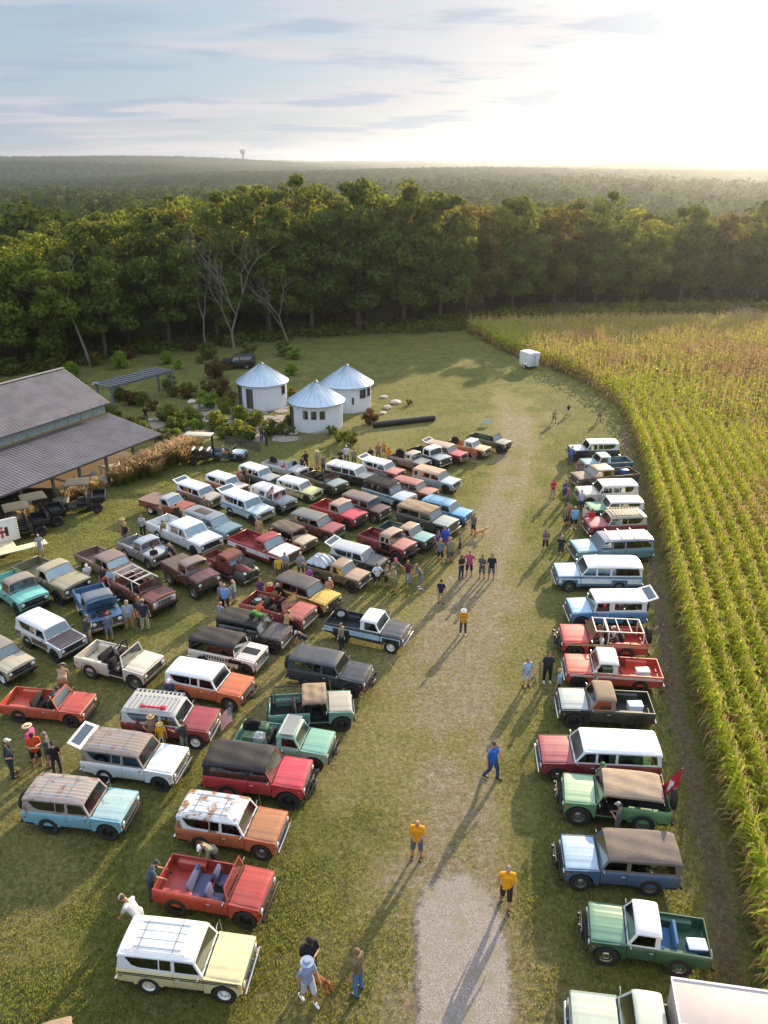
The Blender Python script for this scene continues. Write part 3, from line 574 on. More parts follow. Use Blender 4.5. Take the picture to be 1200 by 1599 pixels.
    V('v53', (484,843), (428.7,808), 'boxy', 'bikini', '#a8835e', '#5e544c', 'tan and cream truck with a brown fabric top and no doors', r=.41, rim='black', opts='nodoor blackbump', hoodcol='#cfbca4', rust=.15, group=g)
    V('v54', (732.7,798.6), (666,771), 'wagon', 'hard', '#2e86d0', '#63b1e2', 'vivid sky blue wagon at the right side of the left group', r=.40, rim='black', opts='rails', hoodcol='#5db6e6', group=g)
    V('v55', (708,817), (632,783), 'wagon', 'soft', '#3d4a44', '#8d7c66', 'dark green truck with a long brown fabric top and open sides', r=.42, rim='black', opts='', hoodcol='#a7b6ae', group=g)
    V('v56', (670,836.7), (601,814.4), 'terra', 'half', '#2f5a5a', '#b59a80', 'teal half-cab pickup with tan roof and open bed', r=.44, rim='black', opts='bull', hoodcol='#86b9b8', group=g, lift=.12, inner='#2a2222')
    V('v57', (640,852.8), (573,826.8), 'boxy', 'half', '#84222f', '#b99c84', 'dark cherry truck with tan half roof, no doors and big tyres', lift=.22, r=.48, rim='black', opts='nodoor bull', hoodcol='#c67a70', group=g, inner='#241c1c')
    V('v58', (601,873.4), (525,843), 'wagon', 'hard', '#3b3d40', '#c2cdd2', 'grey wagon with white ribbed roof, faded black hood and raised hatch', r=.40, rim='black', opts='hatchopen ribs', hoodcol='#6a6660', group=g)
    V('v59', (571,895), (487,872), 'terra', 'half', '#6b5f4a', '#a8896c', 'brown pickup with a tan roof and covered gear piled over its bed', lift=.14, r=.46, rim='black', opts='', hoodcol='#b8977c', group=g, inner='#2c2a24')
    V('v60', (520.7,932.7), (440,892.7), 'wagon', 'hard', '#e0b41e', '#55504c', 'bright yellow wagon with a black roof', lift=.05, r=.42, rim='black', opts='ribs bull', group=g, stripe='#1c1c1c')
    V('v61', (484,958), (388.3,933), 'boxy', 'open', '#99302c', None, 'red open truck with engine parts in its bed and people around it', r=.42, rim='black', opts='', hoodcol='#b8584c', group=g, inner='#3a3634', lift=.05)
    g = RG
    def W(*a, **k): V(*a, **dict(k, group=RG))
    W('r1', (890.7,699), (962.7,687.5), 'wagon', 'hard', '#2b3c40', '#e8eef0', 'dark teal wagon with white roof, farthest of the row by the corn', r=.40, rim='black', opts='', hoodcol='#b2c8ca')
    V('r2', (909,718.7), (983,714.7), 'terra', 'half', '#3f7383', '#e3e9ec', 'blue green half-cab pickup with white roof beside the corn', r=.39, rim='black', opts='', hoodcol='#6fa9b9', inner='#26282a', group=g)
    W('r3', (897,741), (990.7,732), 'crew', 'half', '#5b4d46', '#a08068', 'old brown four-door pickup with tan roof and chrome front', r=.40, rim='black', opts='', hoodcol='#6f5c52')
    W('r4', (904,766.7), (990.7,753), 'wagon', 'hard', '#d6cfbe', '#efece6', 'cream wagon with white roof beside the corn', r=.38, rim='chrome', opts='')
    W('r5', (918.7,789), (1001,776), 'wagon', 'hard', '#1f5f4a', '#eef0ee', 'emerald green wagon with white roof beside the corn', r=.39, rim='black', opts='', hoodcol='#4f9f86')
    W('r6', (917,814.7), (1004,798.7), 'wagon', 'hard', '#9b2438', '#c9c2b4', 'raspberry red wagon with a black roof rack and tail spare wheel', r=.40, rim='black', opts='rack blackrack sparerear', hoodcol='#c24a62')
    W('r7', (897,852), (1012,833), 'long', 'hard', '#5f96a4', '#7f8fb0', 'blue green station wagon with two tall roof bars', r=.38, rim='black', opts='bars', hoodcol='#8cc4d2')
    W('r8', (869,889), (997,876), 'long', 'hard', '#4d7ba4', '#eef2f4', 'blue station wagon with white lower sides and white roof', r=.38, rim='chrome', opts='rails', hoodcol='#b8dcee', band='#dce8ee')
    W('r9', (889,946.7), (1002.7,930.7), 'boxy', 'hard', '#3f8cc8', '#eef1f2', 'sky blue truck with white hard top and raised rear window', r=.40, rim='black', opts='hatchopen sparerear', hoodcol='#a3d2ee')
    W('r10', (876,988.5), (1005.8,993.8), 'wagon', 'cage', '#c42b1c', None, 'red roofless truck with a white roll cage and people aboard', r=.42, rim='black', opts='nodoor sparerear whitecage bull', hoodcol='#dd4b42', stripe='#c8b490', inner='#a52a1e')
    W('r11', (883,1034), (1030,1042.8), 'terra', 'half', '#d0391c', '#efe8de', 'orange red pickup with white half roof and white side stripe', r=.41, rim='black', opts='rollbar', hoodcol='#e0614c', stripe='#f0e4dc', inner='#2e2422')
    W('r12', (872.8,1090), (1016,1097), 'wagon', 'half', '#1f2f30', 'tan', 'blackish green truck with tan half top and a white cooler in its bed', r=.41, rim='black', opts='', hoodcol='#a3b4b6', inner='#2a2c2c')
    W('r13', (844.8,1167), (1025,1156.5), 'long', 'hard', '#8a1f2e', '#e6f0f6', 'burgundy station wagon with a long white roof', r=.38, rim='chrome', opts='', hoodcol='#a83648')
    W('r14', (879.8,1226.5), (1046,1226.5), 'wagon', 'bikini', '#5f9a62', '#9c8a76', 'lifted light green truck with tan canvas roof, no doors and a red flag', lift=.16, r=.48, rim='steel', opts='nodoor sparerear bull', hoodcol='#a3c89c', inner='#2c2c28')
    W('r15', (881,1327.5), (1055,1320), 'wagon', 'soft', '#3f6488', '#6d625c', 'steel blue truck with a grey brown fabric top', r=.40, rim='steel', opts='bull', hoodcol='#9fc2dc')
    W('r16', (920,1432.5), (1105,1460), 'wagon', 'half', '#1f5c44', '#e6e8ea', 'dark green truck with rust-stained white half roof and blue rear seats', lift=.12, r=.45, rim='chrome', opts='bull rearseat', hoodcol='#4f8f74', roofrust=.22, inner='#26282a', seat='#3c6c96')
    W('r17', (892.5,1592), None, 'pickup', 'half', '#9db0a0', '#c4d0c4', 'pale grey green pickup with a white box, cut off at the bottom edge', r=.40, rim='steel', opts='', hoodcol='#b9c8b8', hd=R(171))
    V('v62', (160,1640), None, 'boxy', 'soft', '#8c8478', 'tan', 'tan roof corner of a truck cut off by the bottom edge at the left', r=.40, opts='', hd=R(-68), group=LG)
    v = VV['v62']; P = G(107, 1587, v['zt']); off = Matrix.Rotation(v['ang'], 3, 'Z') @ Vector((v['xb']+.05, v['yt'], 0)); v['t'].location = (P.x-off.x, P.y-off.y, 0); v['c'] = v['t'].location.copy()
# ================================================================ other vehicles, buildings and yard things
def ell(bm, c, r, u=14, v=8, mi=0, M=None):
    s = bmesh.ops.create_uvsphere(bm, u_segments=u, v_segments=v, radius=1)['verts']
    m = Matrix.Translation(c) @ Matrix.Diagonal((*r, 1))
    if M is not None: m = M @ m
    bmesh.ops.transform(bm, matrix=m, verts=s)
    for f in {f for x in s for f in x.link_faces}: f.material_index = mi
def old_truck():
    p = G(395, 895, .9); q = G(329.6, 860, 1.1); ang = R(-38); d = Vector((math.cos(ang), math.sin(ang), 0)); c = (p+q)/2; c.z = 0
    t = thing('vintage_pickup', c, ang, .92, 'rusty rounded vintage pickup with dark green bulging front fenders and open hood', 'pickup truck', LG)
    RD = mat('paint_body', '#7a2f2c', .6, rust=.35); GR = mat('paint_fender', '#2f3b30', .5, rust=.2)
    def cab(bm):
        plate(bm, [[(-.75, .55), (.55, .55), (.60, 1.15), (.40, 1.62), (.2, 1.76), (-.5, 1.76), (-.72, 1.6), (-.78, 1.15)], [(-.35, 1.2), (.42, 1.2), (.26, 1.55), (-.35, 1.55)]], lambda u, v, w_: Vector((u, -.68+w_, v)), 1.36)
        es = [e for e in bm.edges if e.calc_face_angle(0) > .5 and abs(e.verts[0].co.y-e.verts[1].co.y) < 1e-4 and min(v.co.z for v in e.verts) > 1.1 and (max(v.co.z for v in e.verts) > 1.58 or abs(e.verts[0].co.x) > .5)]
        bmesh.ops.bevel(bm, geom=es, offset=.09, segments=3, affect='EDGES')
    part('cab', None, cab, [RD], t)
    def ws(bm):
        plate(bm, [[(-.60, 0), (-.03, 0), (-.03, 1), (-.5, 1)]], lambda u, v, w_: Vector((.62-.22*v+w_, u, 1.18+.36*v)), .02); plate(bm, [[(.60, 0), (.03, 0), (.03, 1), (.5, 1)]], lambda u, v, w_: Vector((.62-.22*v+w_, u, 1.18+.36*v)), .02)
    part('windshield', None, ws, [GLASS], t)
    def hood(bm):
        gridsurf(bm, .6, 1.95, -.34, .34, 8, 10, lambda u, v: 1.16-.10*(u+1)/2-.20*abs(v)**3, .3)
    part('hood', None, hood, [RD], t)
    part('raised_hood_panel', None, lambda bm: box(bm, .65, 1.9, -.02, .02, 0, .55, .01, 1), [GR], t, (0, .12, 1.15), (R(-40), 0, 0))
    def nose(bm): box(bm, 1.75, 2.05, -.3, .3, .45, 1.05, .12, 3)
    part('grille', None, nose, [GR], t)
    for s in (-1, 1):
        part('front_fender', 'ofend', lambda bm: (ell(bm, (1.45, 0, .62), (.62, .28, .42)), box(bm, .5, 1.2, -.2, .2, .38, .5, .05)), [GR], t, (0, s*.60, 0))
        part('rear_fender', 'ofend2', lambda bm: ell(bm, (-1.45, 0, .60), (.52, .20, .40)), [RD], t, (0, s*.78, 0))
        part('headlight', 'ohl', lambda bm: ell(bm, (0, 0, 0), (.13, .10, .10)), [LAMP], t, (1.85, s*.48, .95))
        part('running_board', 'orb', lambda bm: box(bm, -.95, .75, -.14, .14, .40, .44, .01), [BLACKP], t, (0, s*.80, 0))
    def bed(bm):
        for s in (-1, 1): box(bm, -2.3, -.85, s*.66-.025, s*.66+.025, .65, 1.12, .01)
        box(bm, -2.3, -.85, -.66, .66, .62, .70); box(bm, -2.33, -2.28, -.66, .66, .65, 1.10, .01); box(bm, -.88, -.84, -.66, .66, .65, 1.10)
    part('bed', None, bed, [RD], t)
    part('bumper', None, lambda bm: box(bm, 2.05, 2.12, -.85, .85, .42, .54, .03), [CHROME], t)
    part('chassis', None, lambda bm: box(bm, -2.2, 1.9, -.35, .35, .40, .62), [DARK], t)
    r = .38
    def ty(bm): lathe(bm, [(r*.6, -.08), (r*.9, -.09), (r, -.06), (r, .06), (r*.9, .09), (r*.6, .08)], 20, 'Y', close=True)
    def ri(bm): lathe(bm, [(r*.62, -.07), (r*.62, .06), (r*.4, .03), (0, .06)], 16, 'Y')
    for x in (1.45, -1.45):
        for s in (-1, 1): w_ = part('wheel', 'otyre', ty, [RUBBER], t, (x, s*.66, r), (0, 0, 0 if s > 0 else math.pi)); part('rim', 'orim', ri, [RD], w_)
def utv(px, py, ang, label, roofcol='#6d6c62'):
    c = G(px, py, 0); t = thing('utility_vehicle', c, ang, 1.22, label, 'utility vehicle', 'utility vehicles beside the barn')
    B = mat('utv_body', '#33372f', .6); F_ = BLACKP
    def body(bm):
        box(bm, .55, 1.45, -.62, .62, .55, .86, .12, 3); box(bm, -.7, .6, -.66, .66, .42, .50); box(bm, -.75, -.45, -.62, .62, .48, .85, .04); box(bm, 1.40, 1.52, -.5, .5, .45, .72, .04)
    part('body', 'ub', body, [B], t)
    def bed(bm):
        box(bm, -1.55, -.78, -.68, .68, .72, .77); box(bm, -1.55, -.78, -.70, -.66, .72, 1.02, .01); box(bm, -1.55, -.78, .66, .70, .72, 1.02, .01); box(bm, -1.58, -1.54, -.7, .7, .72, 1.02, .01); box(bm, -.8, -.76, -.7, .7, .72, 1.02, .01)
    part('cargo_bed', 'ubed', bed, [F_], t)
    def cage(bm):
        for s in (-1, 1): tube(bm, [(.95, s*.6, .85), (.45, s*.55, 1.85), (-.6, s*.55, 1.88), (-.72, s*.6, .8)], .026)
        for x, z in ((.45, 1.85), (-.6, 1.88)): tube(bm, [(x, -.55, z), (x, .55, z)], .026)
    part('roll_cage', 'uc', cage, [F_], t)
    part('roof', 'ur', lambda bm: gridsurf(bm, -.75, .6, -.64, .64, 8, 8, lambda u, v: 1.93-.03*abs(v)**6-.03*abs(u)**6+(.012 if abs(v) > .4 and abs(v) < .6 else 0), .04), [mat('utv_roof', roofcol, .8)], t)
    for s in (-.32, .32): part('seat', 'us', lambda bm: (box(bm, -.45, .1, -.24, .24, .55, .72, .05), box(bm, -.5, -.38, -.24, .24, .68, 1.25, .05)), [BLACKF], t, (0, s, 0))
    r = .33
    def ty(bm):
        lathe(bm, [(r*.55, -.12), (r*.9, -.13), (r, -.10), (r, .10), (r*.9, .13), (r*.55, .12)], 18, 'Y', close=True)
        for k in range(14): box(bm, r*.97, r*1.04, -.10, .10, -.02, .02, M=Matrix.Rotation(2*math.pi*k/14, 4, 'Y'))
    for x in (1.05, -1.05):
        for s in (-1, 1): w_ = part('wheel', 'uty', ty, [RUBBER], t, (x, s*.62, r)); part('rim', 'uri', lambda bm: lathe(bm, [(r*.56, -.1), (r*.56, .1), (r*.3, .05), (0, .07)], 12, 'Y'), [BLACKP], w_)
    for s in (-1, 1): part('headlight', 'uhl', lambda bm: box(bm, 0, .03, -.10, .10, -.04, .04, .01), [LAMP], t, (1.46, s*.42, .72))
def letters_IH(bm_red, bm_blk, W_, H_):
    pass
def yard():
    # enclosed white trailer at the corn's far corner
    c = G(826, 574, 0); t = thing('cargo_trailer', c, R(118), .80, 'white enclosed cargo trailer parked at the corner of the corn field', 'trailer')
    def bx(bm): box(bm, -1.35, 1.35, -.95, .95, .45, 2.5, .08, 3)
    part('box_body', None, bx, [WHITEP], t)
    part('roof_cap', None, lambda bm: gridsurf(bm, -1.37, 1.37, -.97, .97, 10, 10, lambda u, v: 2.55+.08*(1-v*v)-.04*abs(u)**8, .07), [mat('trailer_roof', '#f0f0ee', .4)], t)
    def dr(bm): box(bm, -1.38, -1.35, -.88, -.01, .52, 2.4, .01); box(bm, -1.38, -1.35, .01, .88, .52, 2.4, .01)
    part('rear_door', None, dr, [mat('trailer_door', '#d4dae2', .4)], t)
    part('door_latch', None, lambda bm: [box(bm, -1.41, -1.38, s*.12-.015, s*.12+.015, .6, 2.35) for s in (-1, 1)], [STEEL], t)
    part('tow_bar', None, lambda bm: [tube(bm, [(1.3, s*.6, .42), (2.2, 0, .42)], .04) for s in (-1, 1)], [BLACKP], t)
    for s in (-1, 1):
        w_ = part('wheel', None, lambda bm: lathe(bm, [(.19, -.1), (.30, -.11), (.33, -.08), (.33, .08), (.30, .11), (.19, .1)], 18, 'Y', close=True), [RUBBER], t, (-.1, s*1.0, .33)); part('rim', None, lambda bm: lathe(bm, [(.2, -.08), (.2, .09), (.1, .05), (0, .08)], 12, 'Y'), [WHITERIM], w_)
        part('wheel_fender', None, lambda bm: box(bm, -.65, .25, -.13, .13, .66, .74, .03), [WHITEP], t, (.1, s*1.02, 0))
    # flat trailer with emblem board
    c = G(-32, 872, 0); t = thing('show_trailer', c, R(36), 1, 'white trailer with a red and black emblem board and ramp at the left edge', 'trailer')
    part('deck', None, lambda bm: box(bm, -2.4, 2.2, -1.0, 1.0, .55, .68, .02), [mat('deck_wood', '#cfc4a4', .7)], t)
    part('ramp', None, lambda bm: box(bm, -.2, 4.0, -1.75, -1.0, .60, .66, .02), [mat('ramp_white', '#d8cfae', .6)], t)
    part('board', None, lambda bm: box(bm, -2.2, 2.6, .0, .10, .68, 2.3, .02), [mat('board_white', '#e3e3dd', .6)], t)
    part('board_fringe', None, lambda bm: [box(bm, 2.6+.02, 2.7, -.03, .13, .72+.18*k, .80+.18*k) for k in range(9)] + [box(bm, -2.1+.2*k, -2.0+.2*k, -.04, .0, .68, .78) for k in range(23)], [mat('trim_pale', '#c9c7b8', .7)], t)
    def H(bm):
        for x in (1.35, 1.95): box(bm, x-.10, x+.10, -.02, -.005, 1.10, 1.75)
        box(bm, 1.45, 1.85, -.02, -.005, 1.36, 1.50)
    part('letter_H', None, H, [BLACKP], t)
    def I(bm): box(bm, 1.58, 1.72, -.035, -.022, 1.02, 1.60); box(bm, 1.58, 1.72, -.035, -.022, 1.68, 1.82)
    part('letter_i', None, I, [mat('emblem_red', '#b8202c', .5)], t)
    for x in (-.6, .3):
        for s in (-1, 1): w_ = part('wheel', 'stw', lambda bm: lathe(bm, [(.19, -.1), (.30, -.11), (.33, -.08), (.33, .08), (.30, .11), (.19, .1)], 18, 'Y', close=True), [RUBBER], t, (x, s*.9, .33)); part('rim', 'str', lambda bm: lathe(bm, [(.2, -.08), (.2, .09), (.1, .05), (0, .08)], 12, 'Y'), [STEEL], w_)
    # utility vehicles
    utv(126, 797, R(196), 'dark utility vehicle with camouflage roof parked alone on the lawn by the barn', '#4c4c44')
    utv(58, 822, R(214), 'dark utility vehicle second from the emblem trailer', '#45443a')
    utv(32, 838, R(212), 'muddy utility vehicle right behind the emblem trailer', '#4c4a3c')
    utv(-14, 800, R(30), 'utility vehicle half hidden at the left edge under the barn eave', '#404039')
    # dark car by the wood
    V('suv', (346, 562), None, 'wagon', 'hard', '#15181d', '#1c2027', 'black car parked between round bushes at the edge of the wood', r=.38, rim='steel', hd=R(186), name='parked_car', cat='car', group='x', hoodcol='#1c2430')
    del VV['suv']['t']['group']
    # small blue jeep with smoker trailer
    V('jeep', (370, 706), None, 'boxy', 'open', '#5d7f96', None, 'small blue open jeep hitched to a black barrel cooker', r=.38, rim='black', hd=R(-6), name='small_jeep', cat='jeep', group='x', hoodcol='#9cc0d2', opts='nodoor blackbump')
    J = VV['jeep']; del J['t']['group']; J['t'].scale = (.78,)*3; J['t'].location = G(358, 718, 0)
    c = G(308, 722, 0); t = thing('barrel_cooker', c, R(-6), 1, 'black trailer cooker with three round barrels and a tall pole', 'cooker')
    part('trailer_frame', None, lambda bm: (box(bm, -1.6, 1.2, -.7, .7, .45, .55), tube(bm, [(1.2, 0, .5), (2.3, 0, .5)], .05), box(bm, -1.9, -1.0, -.6, .6, .55, 1.1, .04)), [BLACKP], t)
    for k in range(3): part('barrel', 'barrel', lambda bm: lathe(bm, [(0, -.6), (.30, -.58), (.34, -.5), (.34, .5), (.30, .58), (0, .6)], 16, 'Y'), [mat('barrel_steel', '#4a4c50', .35, .7)], t, (-.45+.68*k, 0, 1.05))
    part('pole', None, lambda bm: tube(bm, [(1.5, .1, .5), (1.5, .1, 2.6)], .09, 8), [BLACKP], t); part('canopy_arm', None, lambda bm: box(bm, -.8, 1.6, -.5, .5, 2.55, 2.62, .02), [mat('canopy_pale', '#aeb3a8', .7)], t)
    for s in (-1, 1): part('wheel', 'bkw', lambda bm: lathe(bm, [(0, -.09), (.30, -.09), (.33, -.06), (.33, .06), (.30, .09), (0, .09)], 16, 'Y'), [RUBBER], t, (0, s*.8, .33))
    # box on the bottom right pickup
    r17 = VV['r17']; xb, W, zb = r17['xb'], r17['W'], r17['zb']
    part('box_body', None, lambda bm: box(bm, xb-1.6, xb+2.15, -W/2-.10, W/2+.10, zb-.3, zb+.95, .05, 2), [mat('box_panel', '#b4aaa8', .6)], r17['t'])
    def trim(bm):
        for s in (-1, 1): box(bm, xb-1.62, xb+2.17, s*(W/2+.10)-.03, s*(W/2+.10)+.03, zb+.92, zb+.975)
        box(bm, xb+2.13, xb+2.18, -W/2-.07, W/2+.07, zb+.92, zb+.975)
        box(bm, xb-1.55, xb+2.1, .3, .32, zb+.94, zb+.96)
    part('box_trim', None, trim, [WHITEP], r17['t'])
def silo(cx, cy, face, label, wins, door, rw=2.5, hw=2.75, rr=2.8, ph=1.85):
    t = thing('round_hut', (cx, cy, 0), face, 1, label, 'hut', 'round huts with cone roofs')
    WALL = mat('corrugated_white', '#dfe4ea', .55, bump=.1, bscale=3, var=.06, )
    holes = wins + door   # (angle centre, half angle, z0, z1)
    n = 120
    def inhole(a, z):
        for hc, hh, a0, a1 in holes:
            if abs(((a-hc+math.pi) % (2*math.pi))-math.pi) < hh and a0 < z < a1: return True
        return False
    zs = [0, .9, 1.25, 1.95, 2.05, hw]
    zs = sorted(set(zs + [h[2] for h in holes] + [h[3] for h in holes]))
    def wall(bm):
        def ring(z, rad): return [bm.verts.new(((rad+(.022 if k % 2 else -.022))*math.cos(2*math.pi*k/n), (rad+(.022 if k % 2 else -.022))*math.sin(2*math.pi*k/n), z)) for k in range(n)]
        for rad in (rw, rw-.10):
            rs = [ring(z, rad) for z in zs]
            for i in range(len(zs)-1):
                for k in range(n):
                    if not inhole(2*math.pi*(k+.5)/n, (zs[i]+zs[i+1])/2): bm.faces.new((rs[i][k], rs[i][(k+1) % n], rs[i+1][(k+1) % n], rs[i+1][k]))
    part('wall', None, wall, [WALL], t)
    def roof(bm):
        m = 48; top = bm.verts.new((0, 0, hw+ph)); o = [bm.verts.new((rr*math.cos(2*math.pi*k/m)*1.0, rr*math.sin(2*math.pi*k/m), hw-.10+(.012 if k % 2 else 0))) for k in range(m)]; u = [bm.verts.new((v.co.x*.995, v.co.y*.995, v.co.z-.06)) for v in o]
        for k in range(m): bm.faces.new((o[k], o[(k+1) % m], top)); bm.faces.new((u[k], u[(k+1) % m], o[(k+1) % m], o[k]))
        bm.faces.new(u)
    part('roof', None, roof, [mat('metal_roof', '#a9bccb', .38, .65, rust=.08, rustcol='#8d8f8c', bump=.05, bscale=4)], t)
    part('roof_cap', None, lambda bm: lathe(bm, [(.22, 0), (.16, .08), (.05, .16), (0, .17)], 12, 'Z', (0, 0, hw+ph-.13)), [mat('cap_grey', '#6f7478', .5, .5)], t)
    def seams(bm):
        for k in range(24): a = 2*math.pi*k/24; tube(bm, [(rr*.995*math.cos(a), rr*.995*math.sin(a), hw-.085), (.15*math.cos(a), .15*math.sin(a), hw+ph-.09)], .014, 4)
    part('roof_seams', None, seams, [mat('seam_metal', '#8fa3b4', .4, .6)], t)
    part('floor', None, lambda bm: lathe(bm, [(0, .02), (rw-.12, .02), (rw-.12, .06), (0, .06)], 32), [mat('hut_floor', '#6d6255', .9)], t)
    for i, (hc, hh, a0, a1) in enumerate(holes):
        isd = i >= len(wins); hw_ = rw*math.sin(hh)
        def fr(bm):
            b = .05; x = rw+.0
            for (y0, y1, z0, z1) in ((-hw_-b, -hw_+.01, a0-b, a1+b), (hw_-.01, hw_+b, a0-b, a1+b), (-hw_, hw_, a1-.01, a1+b), (-hw_, hw_, a0-b, a0+.01)): box(bm, x-.12, x+.05, y0, y1, z0, z1)
            if not isd:
                box(bm, x-.05, x-.02, -.02, .02, a0, a1); box(bm, x-.05, x-.02, -hw_, hw_, (a0+a1)/2-.02, (a0+a1)/2+.02)
        f = part('door_frame' if isd else 'window_frame', None, fr, [mat('dark_wood', '#574c46', .7)], t, rot=(0, 0, hc))
        if not isd: part('pane', None, lambda bm: box(bm, rw-.075, rw-.07, -hw_, hw_, a0, a1), [GLASS], f)
        else: part('door', None, lambda bm: (box(bm, rw-.10, rw-.06, -hw_, -hw_+.08, a0, a1), box(bm, rw-.10, rw-.06, hw_-.08, hw_, a0, a1), box(bm, rw-.10, rw-.06, -hw_, hw_, a0, a0+.12), box(bm, rw-.08, rw-.075, -hw_+.08, hw_-.08, a0, a1)), [mat('door_grey', '#5a5350', .7)], f)
def buildings():
    P_ = math.pi
    silo(-6.6, 75.2, 0, 'front round white hut with three small square windows and a cone roof', [(-P_/2-.36, .085, 1.45, 2.15), (-P_/2-.03, .085, 1.45, 2.15), (-P_/2+.30, .085, 1.45, 2.15)], [(-P_/2-1.22, .20, 0.1, 2.2)])
    silo(-12.9, 82.6, 0, 'left round white hut with a narrow grey door and a cone roof', [(-P_/2+1.15, .10, 1.5, 2.3)], [(-P_/2-.45, .13, .3, 2.25), (-P_/2-1.12, .20, .1, 2.3)])
    silo(-3.9, 81.8, 0, 'right round white hut with one dark window and a cone roof', [(-P_/2+.75, .13, 1.5, 2.3), (-P_/2+1.15, .10, 1.5, 2.3)], [(-P_/2+.28, .02, 1.0, 1.6)])
    # barn
    O = Vector((-19.1, 65.0, 0)); t = thing('barn', O, math.atan2(-.872, -.49), 1, 'long barn with grey ribbed metal roofs, a row of clerestory windows and an open porch', 'barn')
    # local: x along the eave towards the viewer, y = towards the eave side (negative is inwards)
    Ln = 46
    def mp(lx, ly, z): return (lx, -ly, z)
    RF = mat('ribbed_roof', '#67646a', .6, .15, rust=.10, rustcol='#7c7878', var=.2, vscale=.5, mottled='#5c595e')
    def slope(x0, x1, p0, z0, p1, z1, step=.30):
        def f(bm):
            n = int((x1-x0)/step); th = .06
            a, b = [], []
            for k in range(n*3+1):
                x = x0 + (x1-x0)*k/(n*3); h = .035 if k % 3 == 1 else 0
                a.append(bm.verts.new((x, -p0 if True else 0, z0+h))); b.append(bm.verts.new((x, -p1, z1+h)))
            for k in range(len(a)-1): bm.faces.new((a[k], a[k+1], b[k+1], b[k]))
            q = [bm.verts.new(v) for v in ((x0, -p0, z0-th), (x1, -p0, z0-th), (x1, -p1, z1-th), (x0, -p1, z1-th))]; bm.faces.new(q)
        return f
    # y axis: the thing's +y must point inwards; angle chosen so local +x is along (-.49,-.872); +y = (.872,-.49) outwards
    part('porch_roof', None, slope(0, Ln, 0, 2.5, 6.3, 3.45), [RF], t)
    part('upper_roof', None, slope(.0, Ln, 5.8, 4.45, 11.2, 6.9), [RF], t)
    part('back_roof', None, slope(.0, Ln, 11.2, 6.9, 17, 4.3), [RF], t)
    part('ridge_cap', None, lambda bm: box(bm, -.02, Ln, -11.35, -11.05, 6.9, 6.98, .02), [mat('trim_metal', '#8d8c90', .5, .3)], t)
    part('eave_trim', None, lambda bm: (box(bm, 0, Ln, -.02, .05, 2.36, 2.5), box(bm, -.06, -.0, -6.3, 0, 2.36, 2.42)), [mat('trim_dark', '#4d4a48', .6)], t)
    def rake(bm):
        for (p0, z0, p1, z1) in ((0, 2.45, 6.3, 3.4), (5.8, 4.4, 11.2, 6.85), (11.2, 6.85, 17, 4.25)):
            plate(bm, [[(p0, z0-.14), (p1, z1-.14), (p1, z1+.06), (p0, z0+.06)]], lambda u, v, w_: Vector((-.05+w_, -u, v)), .05)
    part('gable_trim', None, rake, [mat('trim_metal', '#8d8c90', .5, .3)], t)
    def wallf(bm):
        plate(bm, [[(6.3, 0), (16.8, 0), (16.8, 4.2), (11.2, 6.75), (6.3, 4.55)]], lambda u, v, w_: Vector((.2+w_, -u, v)), .1)
        box(bm, .2, Ln, -6.9, -6.75, 0, 2.9); box(bm, .2, Ln, -6.32, -6.22, 3.35, 3.62); box(bm, .2, Ln, -6.32, -6.22, 4.28, 4.5)
    part('wall', None, wallf, [mat('barn_wood', '#8f8058', .8)], t)
    k = 0; x = .25
    def wfr(bm):
        for a in (0, .62, 1.22): box(bm, a, a+.06, -.03, .03, 0, .66)
        box(bm, 0, 1.28, -.03, .03, 0, .05); box(bm, 0, 1.28, -.03, .03, .61, .66); box(bm, 0, 1.28, -.02, .02, .31, .34)
    while x < 30:
        wdw = part('clerestory_window', 'clw', wfr, [mat('window_trim', '#b9b494', .6)], t, (x, -6.27, 3.62)); part('pane', 'clp', lambda bm: box(bm, .05, 1.23, -.004, .004, .03, .63), [mat('dull_glass', '#8fa6a8', .25, var=.2)], wdw); x += 1.36
    for x in [.4, 3.1, 6, 8.7, 11.2, 14, 17, 20]: part('post', 'post', lambda bm: box(bm, -.10, .10, -.10, .10, 0, 2.45, .02, 1), [mat('post_wood', '#5f6257', .8)], t, (x, -.3, 0))
    part('porch_floor', None, lambda bm: box(bm, 0, Ln, -6.9, 0, .01, .06), [mat('porch_floor', '#7a6852', .9, bump=.2)], t)
    Mb = Matrix.Translation(O) @ Matrix.Rotation(math.atan2(-.872, -.49), 4, 'Z')
    # porch furniture
    for i, (x, y) in enumerate(((4.6, -1.6), (7.3, -1.3), (9.5, -1.0), (12.6, -1.6))):
        c = Mb @ Vector((x, y, .06)); tt = thing('folding_table', c, .5+i*.4, 1, ['white folding table under the porch roof nearest its far corner', 'white folding table under the porch with chairs on top', 'wooden bench table by the porch edge and the lawn sign', 'folding table deep under the porch'][i], 'table', 'porch tables')
        part('tabletop', 'ptop', lambda bm: box(bm, -.9, .9, -.38, .38, .70, .75, .01), [mat('table_white', '#c9c6bc', .6)], tt)
        for a in (-.75, .75):
            for b in (-.3, .3): part('leg', 'pleg', lambda bm: tube(bm, [(0, 0, 0), (0, 0, .7)], .02, 5), [BLACKP], tt, (a, b, 0))
